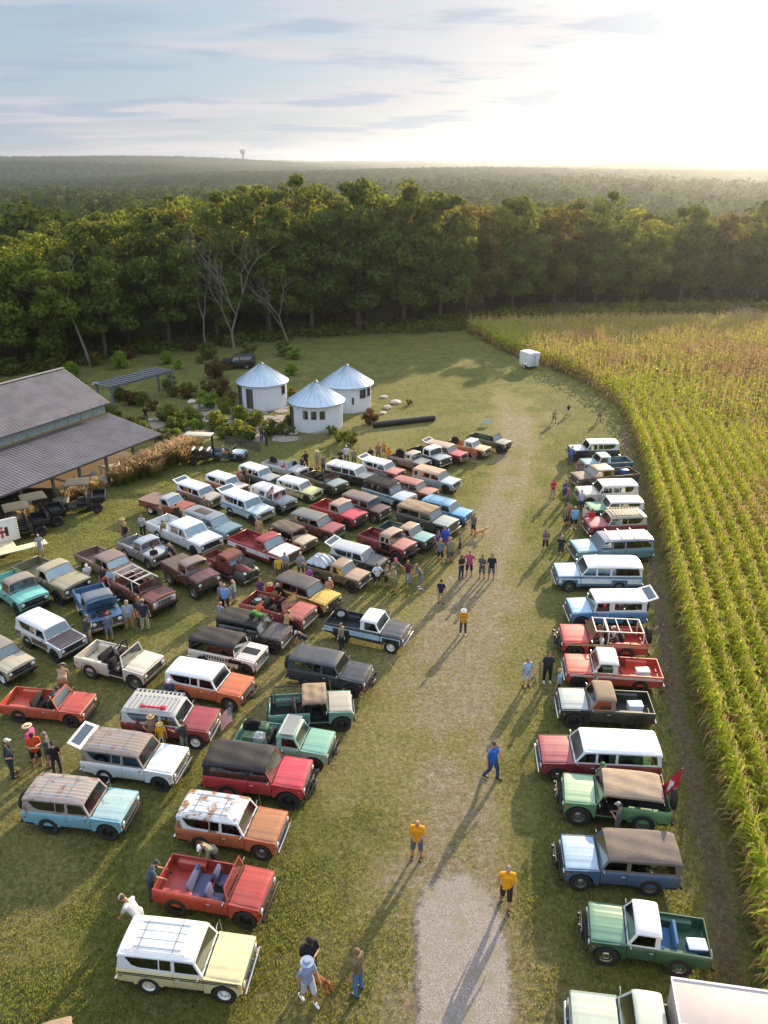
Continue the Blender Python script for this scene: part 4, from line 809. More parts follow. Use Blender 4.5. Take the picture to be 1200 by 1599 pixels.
    for i, (x, y) in enumerate(((3.6, -1.3), (5.4, -.9), (6.4, -1.6), (8.2, -2.0), (13.6, -1.2))):
        c = Mb @ Vector((x, y, .06)); tt = thing('porch_chair', c, i*1.1, 1, ['white chair nearest the far corner of the porch', 'white chair second along the porch', 'white chair third along the porch', 'white chair standing deeper in the porch shade', 'white chair nearest the utility vehicles'][i], 'chair', 'porch chairs')
        part('seat', 'pcs', lambda bm: box(bm, -.22, .22, -.22, .22, .42, .46, .01), [mat('chair_white', '#d8d8d4', .5)], tt); part('backrest', 'pcb', lambda bm: box(bm, -.22, -.18, -.22, .22, .46, .95, .01), [mat('chair_white', '#d8d8d4', .5)], tt)
        for a in (-.2, .2):
            for b in (-.2, .2): part('leg', 'pcl', lambda bm: tube(bm, [(0, 0, 0), (0, 0, .42)], .018, 5), [mat('chair_white', '#d8d8d4', .5)], tt, (a, b, 0))
    # pergola
    a = Vector((-29.2, 80.2, 0)); b = Vector((-24.4, 87.6, 0)); d = (b-a); L_ = d.length; t = thing('pergola', a, math.atan2(d.y, d.x), 1, 'grey blue timber pergola with slatted top standing in the garden', 'pergola')
    PG = mat('grey_timber', '#666c74', .7)
    for x in (.3, L_-.3):
        for y in (-1.1, 1.1): part('post', 'pgp', lambda bm: box(bm, -.10, .10, -.10, .10, 0, 2.5), [PG], t, (x, y, 0))
    part('beam', None, lambda bm: [box(bm, 0, L_, s*1.1-.06, s*1.1+.06, 2.5, 2.68) for s in (-1, 1)], [PG], t)
    part('slats', None, lambda bm: [box(bm, .1+k*.62, .38+k*.62, -1.35, 1.35, 2.68, 2.78) for k in range(int((L_)/.62))], [PG], t)
    part('brace', None, lambda bm: [tube(bm, [(x, s*1.1, 1.9), (x+dx, s*1.1, 2.5)], .05, 4) for x, dx in ((.3, .6), (L_-.3, -.6)) for s in (-1, 1)], [PG], t)
    # picket fences
    for (p, q, lab) in (((466, 696), (512, 685), 'short picket fence in front of the front round hut'), ((352, 694), (408, 706), 'dark picket fence behind the small blue jeep')):
        a, b = G(*p), G(*q); d = b-a; L_ = d.length; t = thing('picket_fence', a, math.atan2(d.y, d.x), 1, lab, 'fence')
        FW = mat('fence_wood', '#8c7f6a' if p[0] > 400 else '#55514a', .85)
        n = int(L_/.16)
        for k in range(min(n, 40)): part('picket', 'picket', lambda bm: plate(bm, [[(0, 0), (.09, 0), (.09, .85), (.045, .93), (0, .85)]], lambda u, v, w_: Vector((u, w_, v)), .02), [FW], t, (k*.16, 0, .04))
        part('rail', None, lambda bm: [box(bm, 0, L_, .02, .05, z, z+.07) for z in (.25, .65)], [FW], t)
    # long black pipe
    a, b = G(583, 668), G(678, 657); d = b-a; t = thing('drainage_pipe', a, math.atan2(d.y, d.x), 1, 'long black plastic pipe lying on the lawn beyond the parked trucks', 'pipe')
    L_ = d.length
    def pipe(bm):
        pr = [(.27, 0)]; k = 0
        while k*.22 < L_: pr += [(.27, k*.22), (.31, k*.22+.06), (.31, k*.22+.14), (.27, k*.22+.2)]; k += 1
        lathe(bm, pr + [(.24, L_), (.24, .01)], 16, 'X', (0, 0, .31), close=False)
    part('pipe_shell', None, pipe, [mat('black_plastic', '#24242a', .6)], t)
    # yard signs
    for px, py, h, lab, rz in ((160, 757, .75, 'small white yard sign on the lawn beside the barn grasses', .5), (760, 664, .6, 'small pale blue yard sign beyond the back row of trucks', 0.0)):
        t = thing('yard_sign', G(px, py), rz, 1, lab, 'sign'); part('panel', None, lambda bm: box(bm, -.42, .42, -.01, .01, .25, h, .004, 1), [mat('sign_panel', '#dfe8ee' if px < 300 else '#bcdcdc', .5)], t)
        for s in (-.3, .3): part('stake', None, lambda bm: tube(bm, [(s, 0, 0), (s, 0, .3)], .012, 4), [STEEL], t)
    # water tower on the horizon
    p = G(380, 248, 30); D = 3300; x = (380-600)/FPX*D*math.cos(TILT); t = thing('water_tower', (x, D, 2), 0, 1, 'distant water tower rising above the horizon', 'water tower')
    part('stem', None, lambda bm: lathe(bm, [(6, 0), (4, 8), (4, 40), (8, 46)], 16), [mat('tower_blue', '#8da3bd', .7)], t); part('tank', None, lambda bm: lathe(bm, [(5, 44), (10, 48), (11, 53), (10, 58), (4, 61), (0, 62)], 20), [mat('tower_blue', '#8da3bd', .7)], t)
def flag(loc, rz, size, kind, label, poleh, tilt=0):
    t = thing('flag', loc, rz, 1, label, 'flag'); part('pole', None, lambda bm: tube(bm, [(0, 0, 0), (0, 0, poleh)], .014, 5), [STEEL], t)
    w_, h_ = size; nx, ny = 26, 13
    def cloth(bm):
        vs = [[bm.verts.new((w_*i/nx*.55, .07*math.sin(i*.8)*(i/nx)+.02, poleh-.02-h_*j/ny-.62*w_*(i/nx)**1.3)) for j in range(ny+1)] for i in range(nx+1)]
        for i in range(nx):
            for j in range(ny):
                f = bm.faces.new((vs[i][j], vs[i+1][j], vs[i+1][j+1], vs[i][j+1]))
                if kind == 'us': f.material_index = 2 if (i < 10 and j < 7 and not (i % 2 == 1 and j % 2 == 1)) else (1 if (i < 10 and j < 7) else (0 if j % 2 == 0 else 1))
                elif kind == 'red': f.material_index = 1 if (8 < i < 18 and 4 < j < 9) or (11 < i < 15 and 2 < j < 11) else 0
    part('cloth', None, cloth, [mat('flag_red', '#c22038', .7), mat('flag_white', '#e8e6e4', .7), mat('flag_blue', '#27345e', .7)], t)
def gear():
    v5, v14, v35, v16, v12 = VV['v5'], VV['r14'], VV['v35'], VV['r16'], VV['v12']
    flag(at_local(v5, v5['xb']-.05, -.5, .9), v5['ang']+2.6, (1.5, .85), 'us', 'american flag hanging from a pole at the tail of the seafoam pickup', 1.9)
    flag(at_local(v14, v14['xb']-.35, -.2, 1.0), v14['ang']+.3, (1.3, .8), 'red', 'red and white flag on the tail of the light green truck', 1.6)
    flag(at_local(v35, v35['xf']-.2, .7, v35['zb']), 2.6, (.6, .35), 'us', 'small flag on the left hood corner of the grey slatted-roof truck', .9)
    flag(at_local(v35, v35['xf']-.2, -.7, v35['zb']), 2.6, (.6, .35), 'us', 'small flag on the right hood corner of the grey slatted-roof truck', .9)
    flag(at_local(v35, v35['xc'], -.7, v35['zb']), 2.6, (.9, .5), 'us', 'larger flag by the windshield of the grey slatted-roof truck', 1.2)
    def cooler(v, x, y, z, lab, col='#e8ecef', lid='#cfe2f2'):
        o = thing('cooler', at_local(v, x, y, z), v['ang']+.1, v['sc'], lab, 'cooler'); part('box_body', ('cool',), lambda bm: box(bm, -.32, .32, -.22, .22, 0, .36, .04), [mat('cooler_side', col, .5)], o); part('lid', ('clid',), lambda bm: box(bm, -.34, .34, -.24, .24, .362, .44, .03), [mat('cooler_lid', lid, .4)], o)
    cooler(VV['r12'], VV['r12']['xb']+.75, .1, .60, 'white cooler in the bed of the blackish green truck')
    cooler(v16, v16['xb']+.45, .35, .80, 'blue cooler with a white lid in the bed of the dark green truck', '#2c4a7a')
    cooler(VV['r11'], VV['r11']['xb']+.9, .2, .62, 'white cooler in the bed of the orange red pickup', '#dfe3e6', '#c8d4de')
    cooler(VV['r3'], VV['r3']['xb']+.9, -.2, .75, 'blue cooler in the bed of the old brown pickup', '#2a5a9c', '#3f7fc4')
    v5b = VV['v5']; OL = mat('gear_green', '#4c6a50', .6); OG = mat('gear_grey', '#8a949c', .6)
    for i, (x, y, sx, sy, m_, lab) in enumerate(((.62, -.35, .36, .24, OL, 'green storage box in the bed of the seafoam pickup, nearest its tail'), (1.15, -.30, .34, .26, OG, 'grey storage box in the bed of the seafoam pickup, nearest its cab'), (1.15, .42, .30, .22, OL, 'green storage box beside the spare wheel of the seafoam pickup'))):
        o = thing('storage_box', at_local(v5b, v5b['xb']+x, y, v5b['z0']+.36), v5b['ang'], v5b['sc'], lab, 'storage box', 'boxes in the seafoam pickup bed')
        part('box_body', 'gb%d' % i, lambda bm: box(bm, -sx/1.4, sx/1.4, -sy, sy, 0, .34, .03), [m_], o); part('lid', 'gl%d' % i, lambda bm: [box(bm, -sx/1.35, sx/1.35, -sy-.01, sy+.01, .345, .39, .015), box(bm, -.05, .05, -sy*.5, sy*.5, .391, .42, .008)], [m_], o)
    # red jacks on the rack
    t = thing('farm_jack', at_local(v12, -.55, -.55, v12['zt']+.17), v12['ang'], 1, 'red farm jack lying on the slatted white rack', 'jack'); part('bar', None, lambda bm: box(bm, -.6, .6, -.04, .04, 0, .06, .01), [mat('jack_red', '#c01c2c', .4)], t); part('foot', None, lambda bm: (box(bm, .35, .6, -.09, .09, .0, .12, .02), box(bm, -.55, -.45, -.12, .12, .0, .1, .02)), [mat('jack_red', '#c01c2c', .4)], t)
    # toy tractor
    v9 = VV['v9']; t = thing('toy_tractor', at_local(v9, v9['xwt']-.35, 0, v9['zt']+.05), v9['ang'], 1, 'green toy tractor on the black fabric top', 'toy'); GR = mat('toy_green', '#3f8a3a', .5)
    part('body', None, lambda bm: (box(bm, -.05, .38, -.10, .10, .12, .28, .03), box(bm, -.22, .02, -.13, .13, .14, .40, .03)), [GR], t)
    for x, r_, y in ((-.15, .15, .18), (.3, .09, .14)):
        for s in (-1, 1): part('wheel', None, lambda bm: lathe(bm, [(0, -.04), (r_, -.04), (r_, .04), (0, .04)], 14, 'Y'), [RUBBER], t, (x, s*y, r_))
    # tarp bundle on the brown pickup
    v = VV['v59']; t = thing('tarp_bundle', at_local(v, v['xb']+.85, 0, 1.35), v['ang'], 1, 'grey blue tarp tied over gear in the bed of the brown pickup', 'tarp')
    def tarp(bm): gridsurf(bm, -.7, .7, -.65, .65, 18, 18, lambda u, v_: .42*(1-max(abs(u), abs(v_))**3)+.06*math.sin(u*9+v_*4)*(1-abs(u))+.05*math.sin(v_*11), .06)
    part('cloth', None, tarp, [mat('tarp_blue', '#a9b6c4', .6)], t)
    part('strap', None, lambda bm: [tube(bm, [(-.7, y, 0), (-.3, y, .42), (.3, y, .44), (.7, y, 0)], .02, 4) for y in (-.3, .3)], [mat('strap_orange', '#c9912c', .6)], t)
    # engine in the red open truck
    v = VV['v61']; t = thing('spare_engine', at_local(v, v['xb']+.7, 0, .62), v['ang'], 1, 'greasy black engine parts in the bed of the red open truck', 'engine')
    part('engine_block', None, lambda bm: (box(bm, -.4, .4, -.3, .3, 0, .4, .05), box(bm, -.3, .3, -.42, -.25, .25, .5, .04), box(bm, -.3, .3, .25, .42, .25, .5, .04)), [mat('engine_black', '#2e2d2d', .5, .4)], t)
    part('air_cleaner', None, lambda bm: lathe(bm, [(0, .4), (.2, .4), (.22, .45), (.2, .52), (0, .54)], 16), [CHROME], t)
    for s in (-1, 1): part('exhaust_header', None, lambda bm: [tube(bm, [(x, s*.35, .35), (x, s*.55, .3), (x-.1, s*.6, .05)], .03, 5) for x in (-.25, -.08, .08, .25)], [STEEL], t)
# ================================================================ people and dogs
def rotv(v, axis, a): return Matrix.Rotation(a, 3, axis) @ Vector(v)
def skeleton(pose):
    """joints of a 1.75 m figure facing +x"""
    J = {}
    hipz = .92; lean = 0; sit = 0
    if pose in ('bend', 'leanfwd'): lean = R(38 if pose == 'bend' else 20)
    if pose == 'sit': hipz = .50; sit = 1
    pel = Vector((0, 0, hipz)); up = Matrix.Rotation(lean, 3, 'Y')
    def U(x, y, z): return pel + up @ Vector((x, y, z))
    J['pel'] = pel; J['waist'] = U(0, 0, .16); J['chest'] = U(.005, 0, .36); J['neck'] = U(-.01, 0, .53); J['nk2'] = U(.01, 0, .60)
    hd = Matrix.Rotation(lean + (R(18) if pose in ('phone', 'crossed', 'bend') else R(4)), 3, 'Y')
    J['head'] = J['nk2'] + hd @ Vector((.025, 0, .11)); J['hd'] = hd
    A = {'stand': ((.02, .07, -.28), (.06, .03, -.25)), 'hips': ((-.08, .17, -.22), (.16, -.12, -.14)), 'crossed': ((.06, .06, -.27), (.20, -.20, .05)), 'phone': ((.05, .05, -.27), (.22, -.10, .10)),
         'walk': ((.10, .06, -.26), (.14, .0, -.20)), 'bend': ((.12, .02, -.26), (.12, -.02, -.22)), 'leanfwd': ((.14, .04, -.24), (.20, .0, -.10)), 'sit': ((.10, .05, -.26), (.23, -.04, -.02)), 'point': ((.20, .10, -.14), (.24, .02, .02))}[pose]
    for s, n in ((1, 'L'), (-1, 'R')):
        sh = U(0, s*.185, .46); a, b = [Vector((v[0], v[1]*s, v[2])) for v in A]
        if pose == 'walk' and s < 0: a.x, b.x = -.10, .02
        if pose == 'point' and s < 0: a, b = Vector((.02, -.07, -.28)), Vector((.06, -.03, -.25))
        J['sh'+n] = sh; J['el'+n] = sh + a.normalized()*.29; J['wr'+n] = J['el'+n] + b.normalized()*.255; J['hdir'+n] = (b.normalized()+Vector((0, 0, -.25))).normalized()
        hp = pel + Vector((0, s*.10, -.02)); J['hp'+n] = hp
        if sit: J['kn'+n] = hp + Vector((.43, s*.05, .0)); J['an'+n] = J['kn'+n] + Vector((.02, 0, -.40))
        elif pose == 'walk': J['kn'+n] = hp + (Vector((.16, s*.0, -.41)) if s > 0 else Vector((-.06, 0, -.43))); J['an'+n] = J['kn'+n] + (Vector((.03, 0, -.41)) if s > 0 else Vector((-.20, 0, -.36)))
        else: J['kn'+n] = hp + Vector((.01, s*.035, -.43)); J['an'+n] = J['kn'+n] + Vector((-.02, s*.01, -.40))
    return J
def cap(bm, a, b, ra, rb, flat=1.0, n=12):
    a, b = Vector(a), Vector(b); d = (b-a); L_ = d.length; q = Vector((0, 0, 1)).rotation_difference(d.normalized()) if L_ > 1e-6 else Matrix.Identity(3).to_quaternion()
    rings = []
    for t, r in [(-.95, .3), (-.7, .72), (-.35, .94), (0, 1)]: rings.append((t*ra, r*ra))
    for t, r in [(0, 1), (.35, .94), (.7, .72), (.95, .3)]: rings.append((L_+t*rb, r*rb))
    vs = []
    for z, r in rings: vs.append([bm.verts.new(a + q @ Vector((r*math.cos(2*math.pi*k/n), r*math.sin(2*math.pi*k/n), z))) for k in range(n)])
    for p, s in zip(vs, vs[1:]):
        for k in range(n): bm.faces.new((p[k], p[(k+1) % n], s[(k+1) % n], s[k]))
    bm.faces.new(vs[0][::-1]); bm.faces.new(vs[-1])
def remesh(name, fn, vox, smooth=3):
    if name in CACHE: return
    me = bpy.data.meshes.new(name); bm = bmesh.new(); fn(bm); bmesh.ops.recalc_face_normals(bm, faces=bm.faces); bm.to_mesh(me); bm.free()
    o = bpy.data.objects.new('tmp', me); COL.objects.link(o)
    m = o.modifiers.new('r', 'REMESH'); m.mode = 'VOXEL'; m.voxel_size = vox
    s = o.modifiers.new('s', 'SMOOTH'); s.factor = .5; s.iterations = smooth
    dg = bpy.context.evaluated_depsgraph_get(); dg.update(); ev = o.evaluated_get(dg); nm = bpy.data.meshes.new_from_object(ev)
    nm.name = name; nm.shade_smooth(); nm.materials.clear(); nm.materials.append(None); bpy.data.objects.remove(o); bpy.data.meshes.remove(me); CACHE[name] = nm
def body_fn(J, pose):
    def f(bm):
        tors(bm, J, 0)
        cap(bm, J['neck'], J['nk2']+Vector((0, 0, .03)), .056, .052)
        h = J['head']; M = J['hd']
        def H(x, y, z): return h + M @ Vector((x, y, z))
        s = bmesh.ops.create_uvsphere(bm, u_segments=16, v_segments=12, radius=1)['verts']; bmesh.ops.transform(bm, matrix=Matrix.Translation(h) @ M.to_4x4() @ Matrix.Diagonal((.098, .078, .115, 1)), verts=s)
        cap(bm, H(.03, 0, -.075), H(.055, 0, -.08), .048, .035); cap(bm, H(.088, 0, .005), H(.108, 0, -.025), .010, .015)
        cap(bm, H(.078, -.022, -.062), H(.078, .022, -.062), .012, .012)
        for k in (-1, 1): cap(bm, H(-.005, k*.076, .012), H(-.008, k*.086, -.02), .014, .012); cap(bm, H(.08, k*.035, .03), H(.082, k*.015, .032), .010, .010)
        for n in 'LR':
            cap(bm, J['sh'+n], J['el'+n], .050, .038); cap(bm, J['el'+n], J['wr'+n], .040, .026)
            cap(bm, J['hp'+n], J['kn'+n], .085, .056); cap(bm, J['kn'+n], J['kn'+n]*.6+J['an'+n]*.4, .054, .056); cap(bm, J['kn'+n]*.6+J['an'+n]*.4, J['an'+n], .056, .036)
            cap(bm, J['an'+n]+Vector((-.03, 0, -.03)), J['an'+n]+Vector((.15, 0, -.045)), .035, .030)
            d = J['hdir'+n]; w_ = J['wr'+n]; s = 1 if n == 'L' else -1
            sd_ = d.cross(Vector((0, s, 0))).normalized() if abs(d.y) < .9 else Vector((0, 0, 1)); pn = d.cross(sd_).normalized()
            palm = w_ + d*.085
            for q in (-.026, -.009, .009, .026): cap(bm, w_ + d*.01 + sd_*q*.6, palm + sd_*q, .016, .013, n=8)
            for q, L_ in zip((-.030, -.010, .011, .031), (.062, .075, .080, .068)):
                k1 = palm + sd_*q + d*L_*.5; k2 = k1 + (d + pn*.5*s).normalized()*L_*.5; cap(bm, palm + sd_*q, k1, .0095, .009, n=8); cap(bm, k1, k2, .009, .008, n=8)
            th = w_ + d*.035 + sd_*.030; cap(bm, th, th + (d*.8+sd_).normalized()*.04, .013, .011, n=8); cap(bm, th + (d*.8+sd_).normalized()*.04, th + (d*.8+sd_).normalized()*.035 + d*.04, .011, .009, n=8)
    return f
def tors(bm, J, e, fat=0):
    p, w_, c = J['pel'], J['waist'], J['chest']; f2 = fat
    for s in (-1, 1):
        y = Vector((0, s, 0)); cap(bm, p + y*.075, w_ + y*.062, .098+e+f2*.6, .088+e+f2); cap(bm, w_ + y*.062, c + y*.078, .088+e+f2, .098+e+f2*.3); cap(bm, c + y*.078, J['neck'] + y*.09 - Vector((0, 0, .06)), .098+e, .060+e)
    cap(bm, p, w_ + Vector((.03*f2/.05 if f2 else 0, 0, 0)), .10+e, .095+e+f2); cap(bm, w_ + Vector((.03*f2/.05 if f2 else 0, 0, 0)), c, .095+e+f2, .10+e)
    for n in 'LR': cap(bm, J['neck'] - Vector((0, 0, .045)), J['sh'+n], .055+e, .058+e)
def shirt_fn(J, fat):
    def f(bm):
        tors(bm, J, .016, fat); p = J['pel']
        for s in (-1, 1): cap(bm, p + Vector((0, s*.07, -.06)), p + Vector((0, s*.07, .1)), .115+fat*.6, .112+fat*.8)
        for n in 'LR': e_ = J['sh'+n]*.32 + J['el'+n]*.68; cap(bm, J['sh'+n], e_, .070, .062)
    return f
def pants_fn(J, long, fat):
    def f(bm):
        p = J['pel']
        for s in (-1, 1): cap(bm, p + Vector((0, s*.07, -.04)), p + Vector((0, s*.07, .10)), .108+fat*.5, .100+fat*.6)
        for n in 'LR':
            cap(bm, J['hp'+n], J['kn'+n], .104+fat*.4, .078 if long else .086)
            if long: cap(bm, J['kn'+n], J['an'+n]+Vector((0, 0, .02)), .074, .062)
    return f
def shoe_fn(J):
    def f(bm):
        for n in 'LR':
            a = J['an'+n]; cap(bm, a+Vector((-.045, 0, -.045)), a+Vector((.16, 0, -.055)), .048, .040); cap(bm, a+Vector((-.02, 0, -.02)), a+Vector((.03, 0, -.03)), .050, .046)
    return f
def hair_fn(J, long):
    def f(bm):
        h = J['head']; M = J['hd']
        def H(x, y, z): return h + M @ Vector((x, y, z))
        s = bmesh.ops.create_uvsphere(bm, u_segments=16, v_segments=12, radius=1)['verts']; bmesh.ops.transform(bm, matrix=Matrix.Translation(H(-.022, 0, .028)) @ M.to_4x4() @ Matrix.Diagonal((.098, .090, .103, 1)), verts=s)
        if long:
            for k in (-1, 0, 1): cap(bm, H(-.06, k*.05, 0), H(-.09, k*.05, -.20), .05, .035)
    return f
def cap_fn(J, brim):
    def f(bm):
        h = J['head']; M = J['hd'].to_4x4(); T_ = Matrix.Translation(h) @ M
        b2 = bmesh.new()
        lathe(b2, [(.094, .040), (.097, .065), (.088, .105), (.06, .130), (.0, .138)] if brim == 'cap' else [(.19, .045), (.185, .055), (.096, .055), (.094, .11), (.08, .135), (0, .138)], 18)
        if brim == 'cap': plate(b2, [[(.07, -.07), (.15, -.055), (.175, 0), (.15, .055), (.07, .07)]], lambda u, v, w_: Vector((u, v, .043+w_)), .012)
        else: lathe(b2, [(.0, .040), (.19, .040), (.19, .05), (0, .05)], 18)
        bmesh.ops.transform(b2, matrix=T_, verts=b2.verts); me = bpy.data.meshes.new('t'); b2.to_mesh(me); b2.free(); bm.from_mesh(me); bpy.data.meshes.remove(me)
    return f
SK = {}
def person(px, py, hy, pose, face, shirt, pants, leg, head, label, fat=0, group=None, held=None, z=0, loc=None, hgt=None, skin='#b98a6c', shoe='#2c2a2a', group_=None):
    """px,py = photo pixel of the feet, hy = pixel row of the top of the head"""
    if loc is None:
        p = G(px, py, z)
        # height from the two rows
        cy = (799.5-hy)/FPX; dep = TILT - math.atan(cy); h = CAM_H - math.hypot(p.x*0, p.y)*math.tan(dep); hgt0 = max(1.25, min(1.95, h - z))
        if hgt is not None or h < 1.55:      # feet hidden or small: trust the head
            H_ = hgt or 1.68; q_ = G(px, hy, H_)
            if 'child' not in label and 'small' not in label: p = Vector((q_.x, q_.y, 0)); hgt = H_
    else: p = loc; hgt = hgt or 1.75
    if loc is None: hgt = hgt or hgt0
    if pose in ('bend', 'leanfwd'): hgt = max(hgt, 1.7)
    if pose not in SK: SK[pose] = skeleton(pose)
    J = SK[pose]; fk = .05 if fat else 0
    remesh('body_'+pose, body_fn(J, pose), .009); remesh('shirt_%s_%s' % (pose, fk), shirt_fn(J, fk), .016, 4); remesh('pants_%s_%s_%s' % (pose, leg, fk), pants_fn(J, leg == 'long', fk), .016, 3); remesh('shoe_'+pose, shoe_fn(J), .013, 2)
    s = hgt/1.75
    t = thing('person', p, R(face), s, label, 'person', group)
    if fat: t.scale = (s*1.03, s*1.08, s)
    nt_ = lambda bm: None
    SKN = mat('skin', skin, .6, var=.05)
    part('body', 'body_'+pose, nt_, [SKN], t); part('shirt', 'shirt_%s_%s' % (pose, fk), nt_, [mat('cloth', shirt, .9, bump=.3, bscale=14, var=.1)], t)
    part('trousers' if leg == 'long' else 'shorts', 'pants_%s_%s_%s' % (pose, leg, fk), nt_, [mat('cloth', pants, .9, bump=.3, bscale=14, var=.1)], t); part('shoes', 'shoe_'+pose, nt_, [mat('shoe', shoe, .7)], t)
    hk, hc = head.split(':')
    hairc = {'cap': '#5a4636', 'hat': '#5a4636'}.get(hk, hc)
    if hk != 'bald':
        lg = hk == 'long'; remesh('hair_%s_%s' % (pose, lg), hair_fn(J, lg), .012, 2); part('hair', 'hair_%s_%s' % (pose, lg), nt_, [mat('hair', hairc, .8)], t)
    if hk in ('cap', 'hat'): part('cap' if hk == 'cap' else 'hat', 'cap_%s_%s' % (pose, hk), cap_fn(J, hk), [mat('cloth', hc, .85)], t)
    h = J['head']; 
    for k in (-1, 1): part('eye', 'eye_%s' % pose+str(k), lambda bm: ell(bm, h + J['hd'] @ Vector((.088, k*.030, .014)), (.010, .013, .009), 8, 6), [mat('eye', '#2a2320', .3)], t)
    return t
def dog(px, py, face, c1, c2, label, s=1.0):
    t = thing('dog', G(px, py), R(face), s, label, 'dog')
    def f(bm):
        cap(bm, (.18, 0, .46), (-.05, 0, .44), .135, .120); cap(bm, (-.05, 0, .44), (-.26, 0, .46), .115, .105)
        cap(bm, (.24, 0, .50), (.40, 0, .64), .085, .070); cap(bm, (.42, 0, .66), (.47, 0, .66), .080, .066); cap(bm, (.48, 0, .64), (.60, 0, .61), .048, .034)
        for k in (-1, 1):
            cap(bm, (.22, k*.075, .42), (.20, k*.08, .24), .055, .036); cap(bm, (.20, k*.08, .24), (.22, k*.08, .03), .033, .028); cap(bm, (.22, k*.08, .025), (.27, k*.08, .022), .030, .024)
            cap(bm, (-.27, k*.08, .42), (-.20, k*.085, .28), .078, .045); cap(bm, (-.20, k*.085, .28), (-.35, k*.085, .17), .040, .028); cap(bm, (-.35, k*.085, .17), (-.32, k*.085, .03), .026, .025); cap(bm, (-.32, k*.085, .025), (-.27, k*.085, .022), .028, .022)
            cap(bm, (.41, k*.062, .71), (.40, k*.090, .62), .028, .020)
        cap(bm, (-.34, 0, .50), (-.48, 0, .52), .035, .032); cap(bm, (-.48, 0, .52), (-.62, 0, .62), .036, .018)
    remesh('dogbody', f, .012, 3)
    m = mat('fur', c1, .9, bump=.6, bscale=25, var=.2, vscale=2.0, mottled=c2); part('body', 'dogbody', lambda b: None, [m], t)
    part('nose', 'dognose', lambda bm: ell(bm, (.635, 0, .62), (.016, .02, .016), 8, 6), [BLACKP], t); part('collar', 'dogcollar', lambda bm: lathe(bm, [(.088, -.015), (.09, .015)], 14, 'Z', (.32, 0, .57)), [mat('collar', '#3a3a8a', .6)], t)
def people():
    P = person; K = 'long'; S = 'short'
    # lone walkers in the lane
    P(651, 1340, 1277, 'phone', -100, '#e09a10', '#5b6270', S, 'bald:x', 'walker in yellow orange shirt and grey shorts on the dry grass left of the gravel', skin='#b8836a')
    P(789, 1415, 1348, 'walk', -95, '#e8a010', '#25262a', S, 'short:#8a8078', 'man in yellow orange shirt and black shorts at the right edge of the gravel')
    P(768, 1215, 1157, 'walk', -35, '#1f5fb4', '#33486a', K, 'short:#54463c', 'man in bright blue polo shirt and jeans walking alone in the lane', fat=1)
    P(723, 990, 950, 'crossed', -95, '#d89410', '#3c3c44', K, 'hat:#e3dfd2', 'man in yellow shirt, dark trousers and a wide white hat alone in the lane', shoe='#c8c8c8')
    P(688.5, 942, 905, 'stand', 80, '#1c2540', '#a89878', S, 'short:#2a2220', 'man seen from behind in navy shirt and khaki shorts, just below the big group')
    g = 'people standing by the dark trucks'
    P(589.5, 916, 879.5, 'hips', 100, '#cdd6e0', '#1d1e22', S, 'short:#6a6460', 'man in white shirt and black shorts, hands on hips, leftmost of his cluster')
    P(603.7, 917, 881, 'crossed', -20, '#7f8068', '#26272a', S, 'short:#7c6a58', 'man in olive tan shirt and black shorts with crossed arms')
    P(616, 926, 884, 'phone', -160, '#8a8a6a', '#787258', S, 'cap:#8a8468', 'man in khaki shirt and khaki shorts, front of his cluster', fat=1)
    P(617, 911, 871, 'point', -60, '#6c6c5c', '#4a4640', S, 'cap:#d0507c', 'person in a pink cap shading the eyes beside the cherry truck')
    P(637.5, 911, 875, 'hips', -110, '#5c2440', '#7e9ab8', K, 'cap:#8a6a5c', 'man in plum shirt and light blue jeans')
    P(657.5, 918, 879, 'leanfwd', -170, '#6c7078', '#7b8088', S, 'cap:#8a8c88', 'man in grey shirt, grey shorts and white shoes', shoe='#e8e8e8')
    P(695, 862, 821, 'stand', -120, '#2450c0', '#8a5a2c', S, 'short:#4c4038', 'man in royal blue shirt and brown shorts')
    P(684, 855, 828, 'stand', -30, '#5c4684', '#3a3a44', S, 'long:#4a382c', 'woman in purple top half behind the royal blue shirt')
    P(687.5, 878, 841, 'stand', 60, '#6a7a92', '#1e1f24', S, 'long:#b49468', 'woman with fair hair in slate blue top and black shorts')
    P(703, 879, 839, 'stand', 120, '#7c8068', '#4a5058', S, 'short:#a8a090', 'man in olive grey shirt and dark grey shorts', fat=1)
    P(718, 864, 829.5, 'stand', 170, '#7c7078', '#1c1d20', S, 'long:#8a7458', 'woman in mauve grey top and black shorts at the right of her cluster')
    P(720, 904, 866, 'crossed', -50, '#1f2224', '#2c4468', K, 'long:#3a2c24', 'person in black shirt and dark jeans with crossed arms')
    P(732.5, 900, 859.5, 'hips', -100, '#b0487c', '#25262a', S, 'short:#6c5848', 'man in bright magenta pink shirt and black shorts')
    P(752.5, 904, 866, 'phone', -120, '#54565e', '#5c6068', S, 'short:#3a2c28', 'woman in dark grey top and grey shorts looking at her hands')
    P(767, 905, 864.5, 'stand', -100, '#1d2338', '#5e6470', S, 'short:#4c423c', 'man in navy shirt and grey shorts, rightmost of the standing row')
    P(741, 828, 801, 'stand', -140, '#6e6454', '#1c1c20', S, 'short:#3a3028', 'man in brown grey shirt and black shorts with a golden dog')
    dog(750, 838, 10, '#c08a48', '#dcb888', 'golden long-haired dog beside the sky blue wagon')
    P(851, 861, 826, 'crossed', -90, '#6a6270', '#1b1b1f', S, 'long:#8a7c6c', 'woman in patterned grey top and black shorts, left of the pair near the lane')
    P(874.7, 870, 836, 'hips', 70, '#26262c', '#3c4048', S, 'short:#b09a88', 'person in dark patterned shirt and dark shorts, right of the pair near the lane')
    P(877, 862, 831, 'stand', -30, '#8a8480', '#45484c', S, 'long:#6c5844', 'person in grey top half hidden behind the dark patterned shirt')
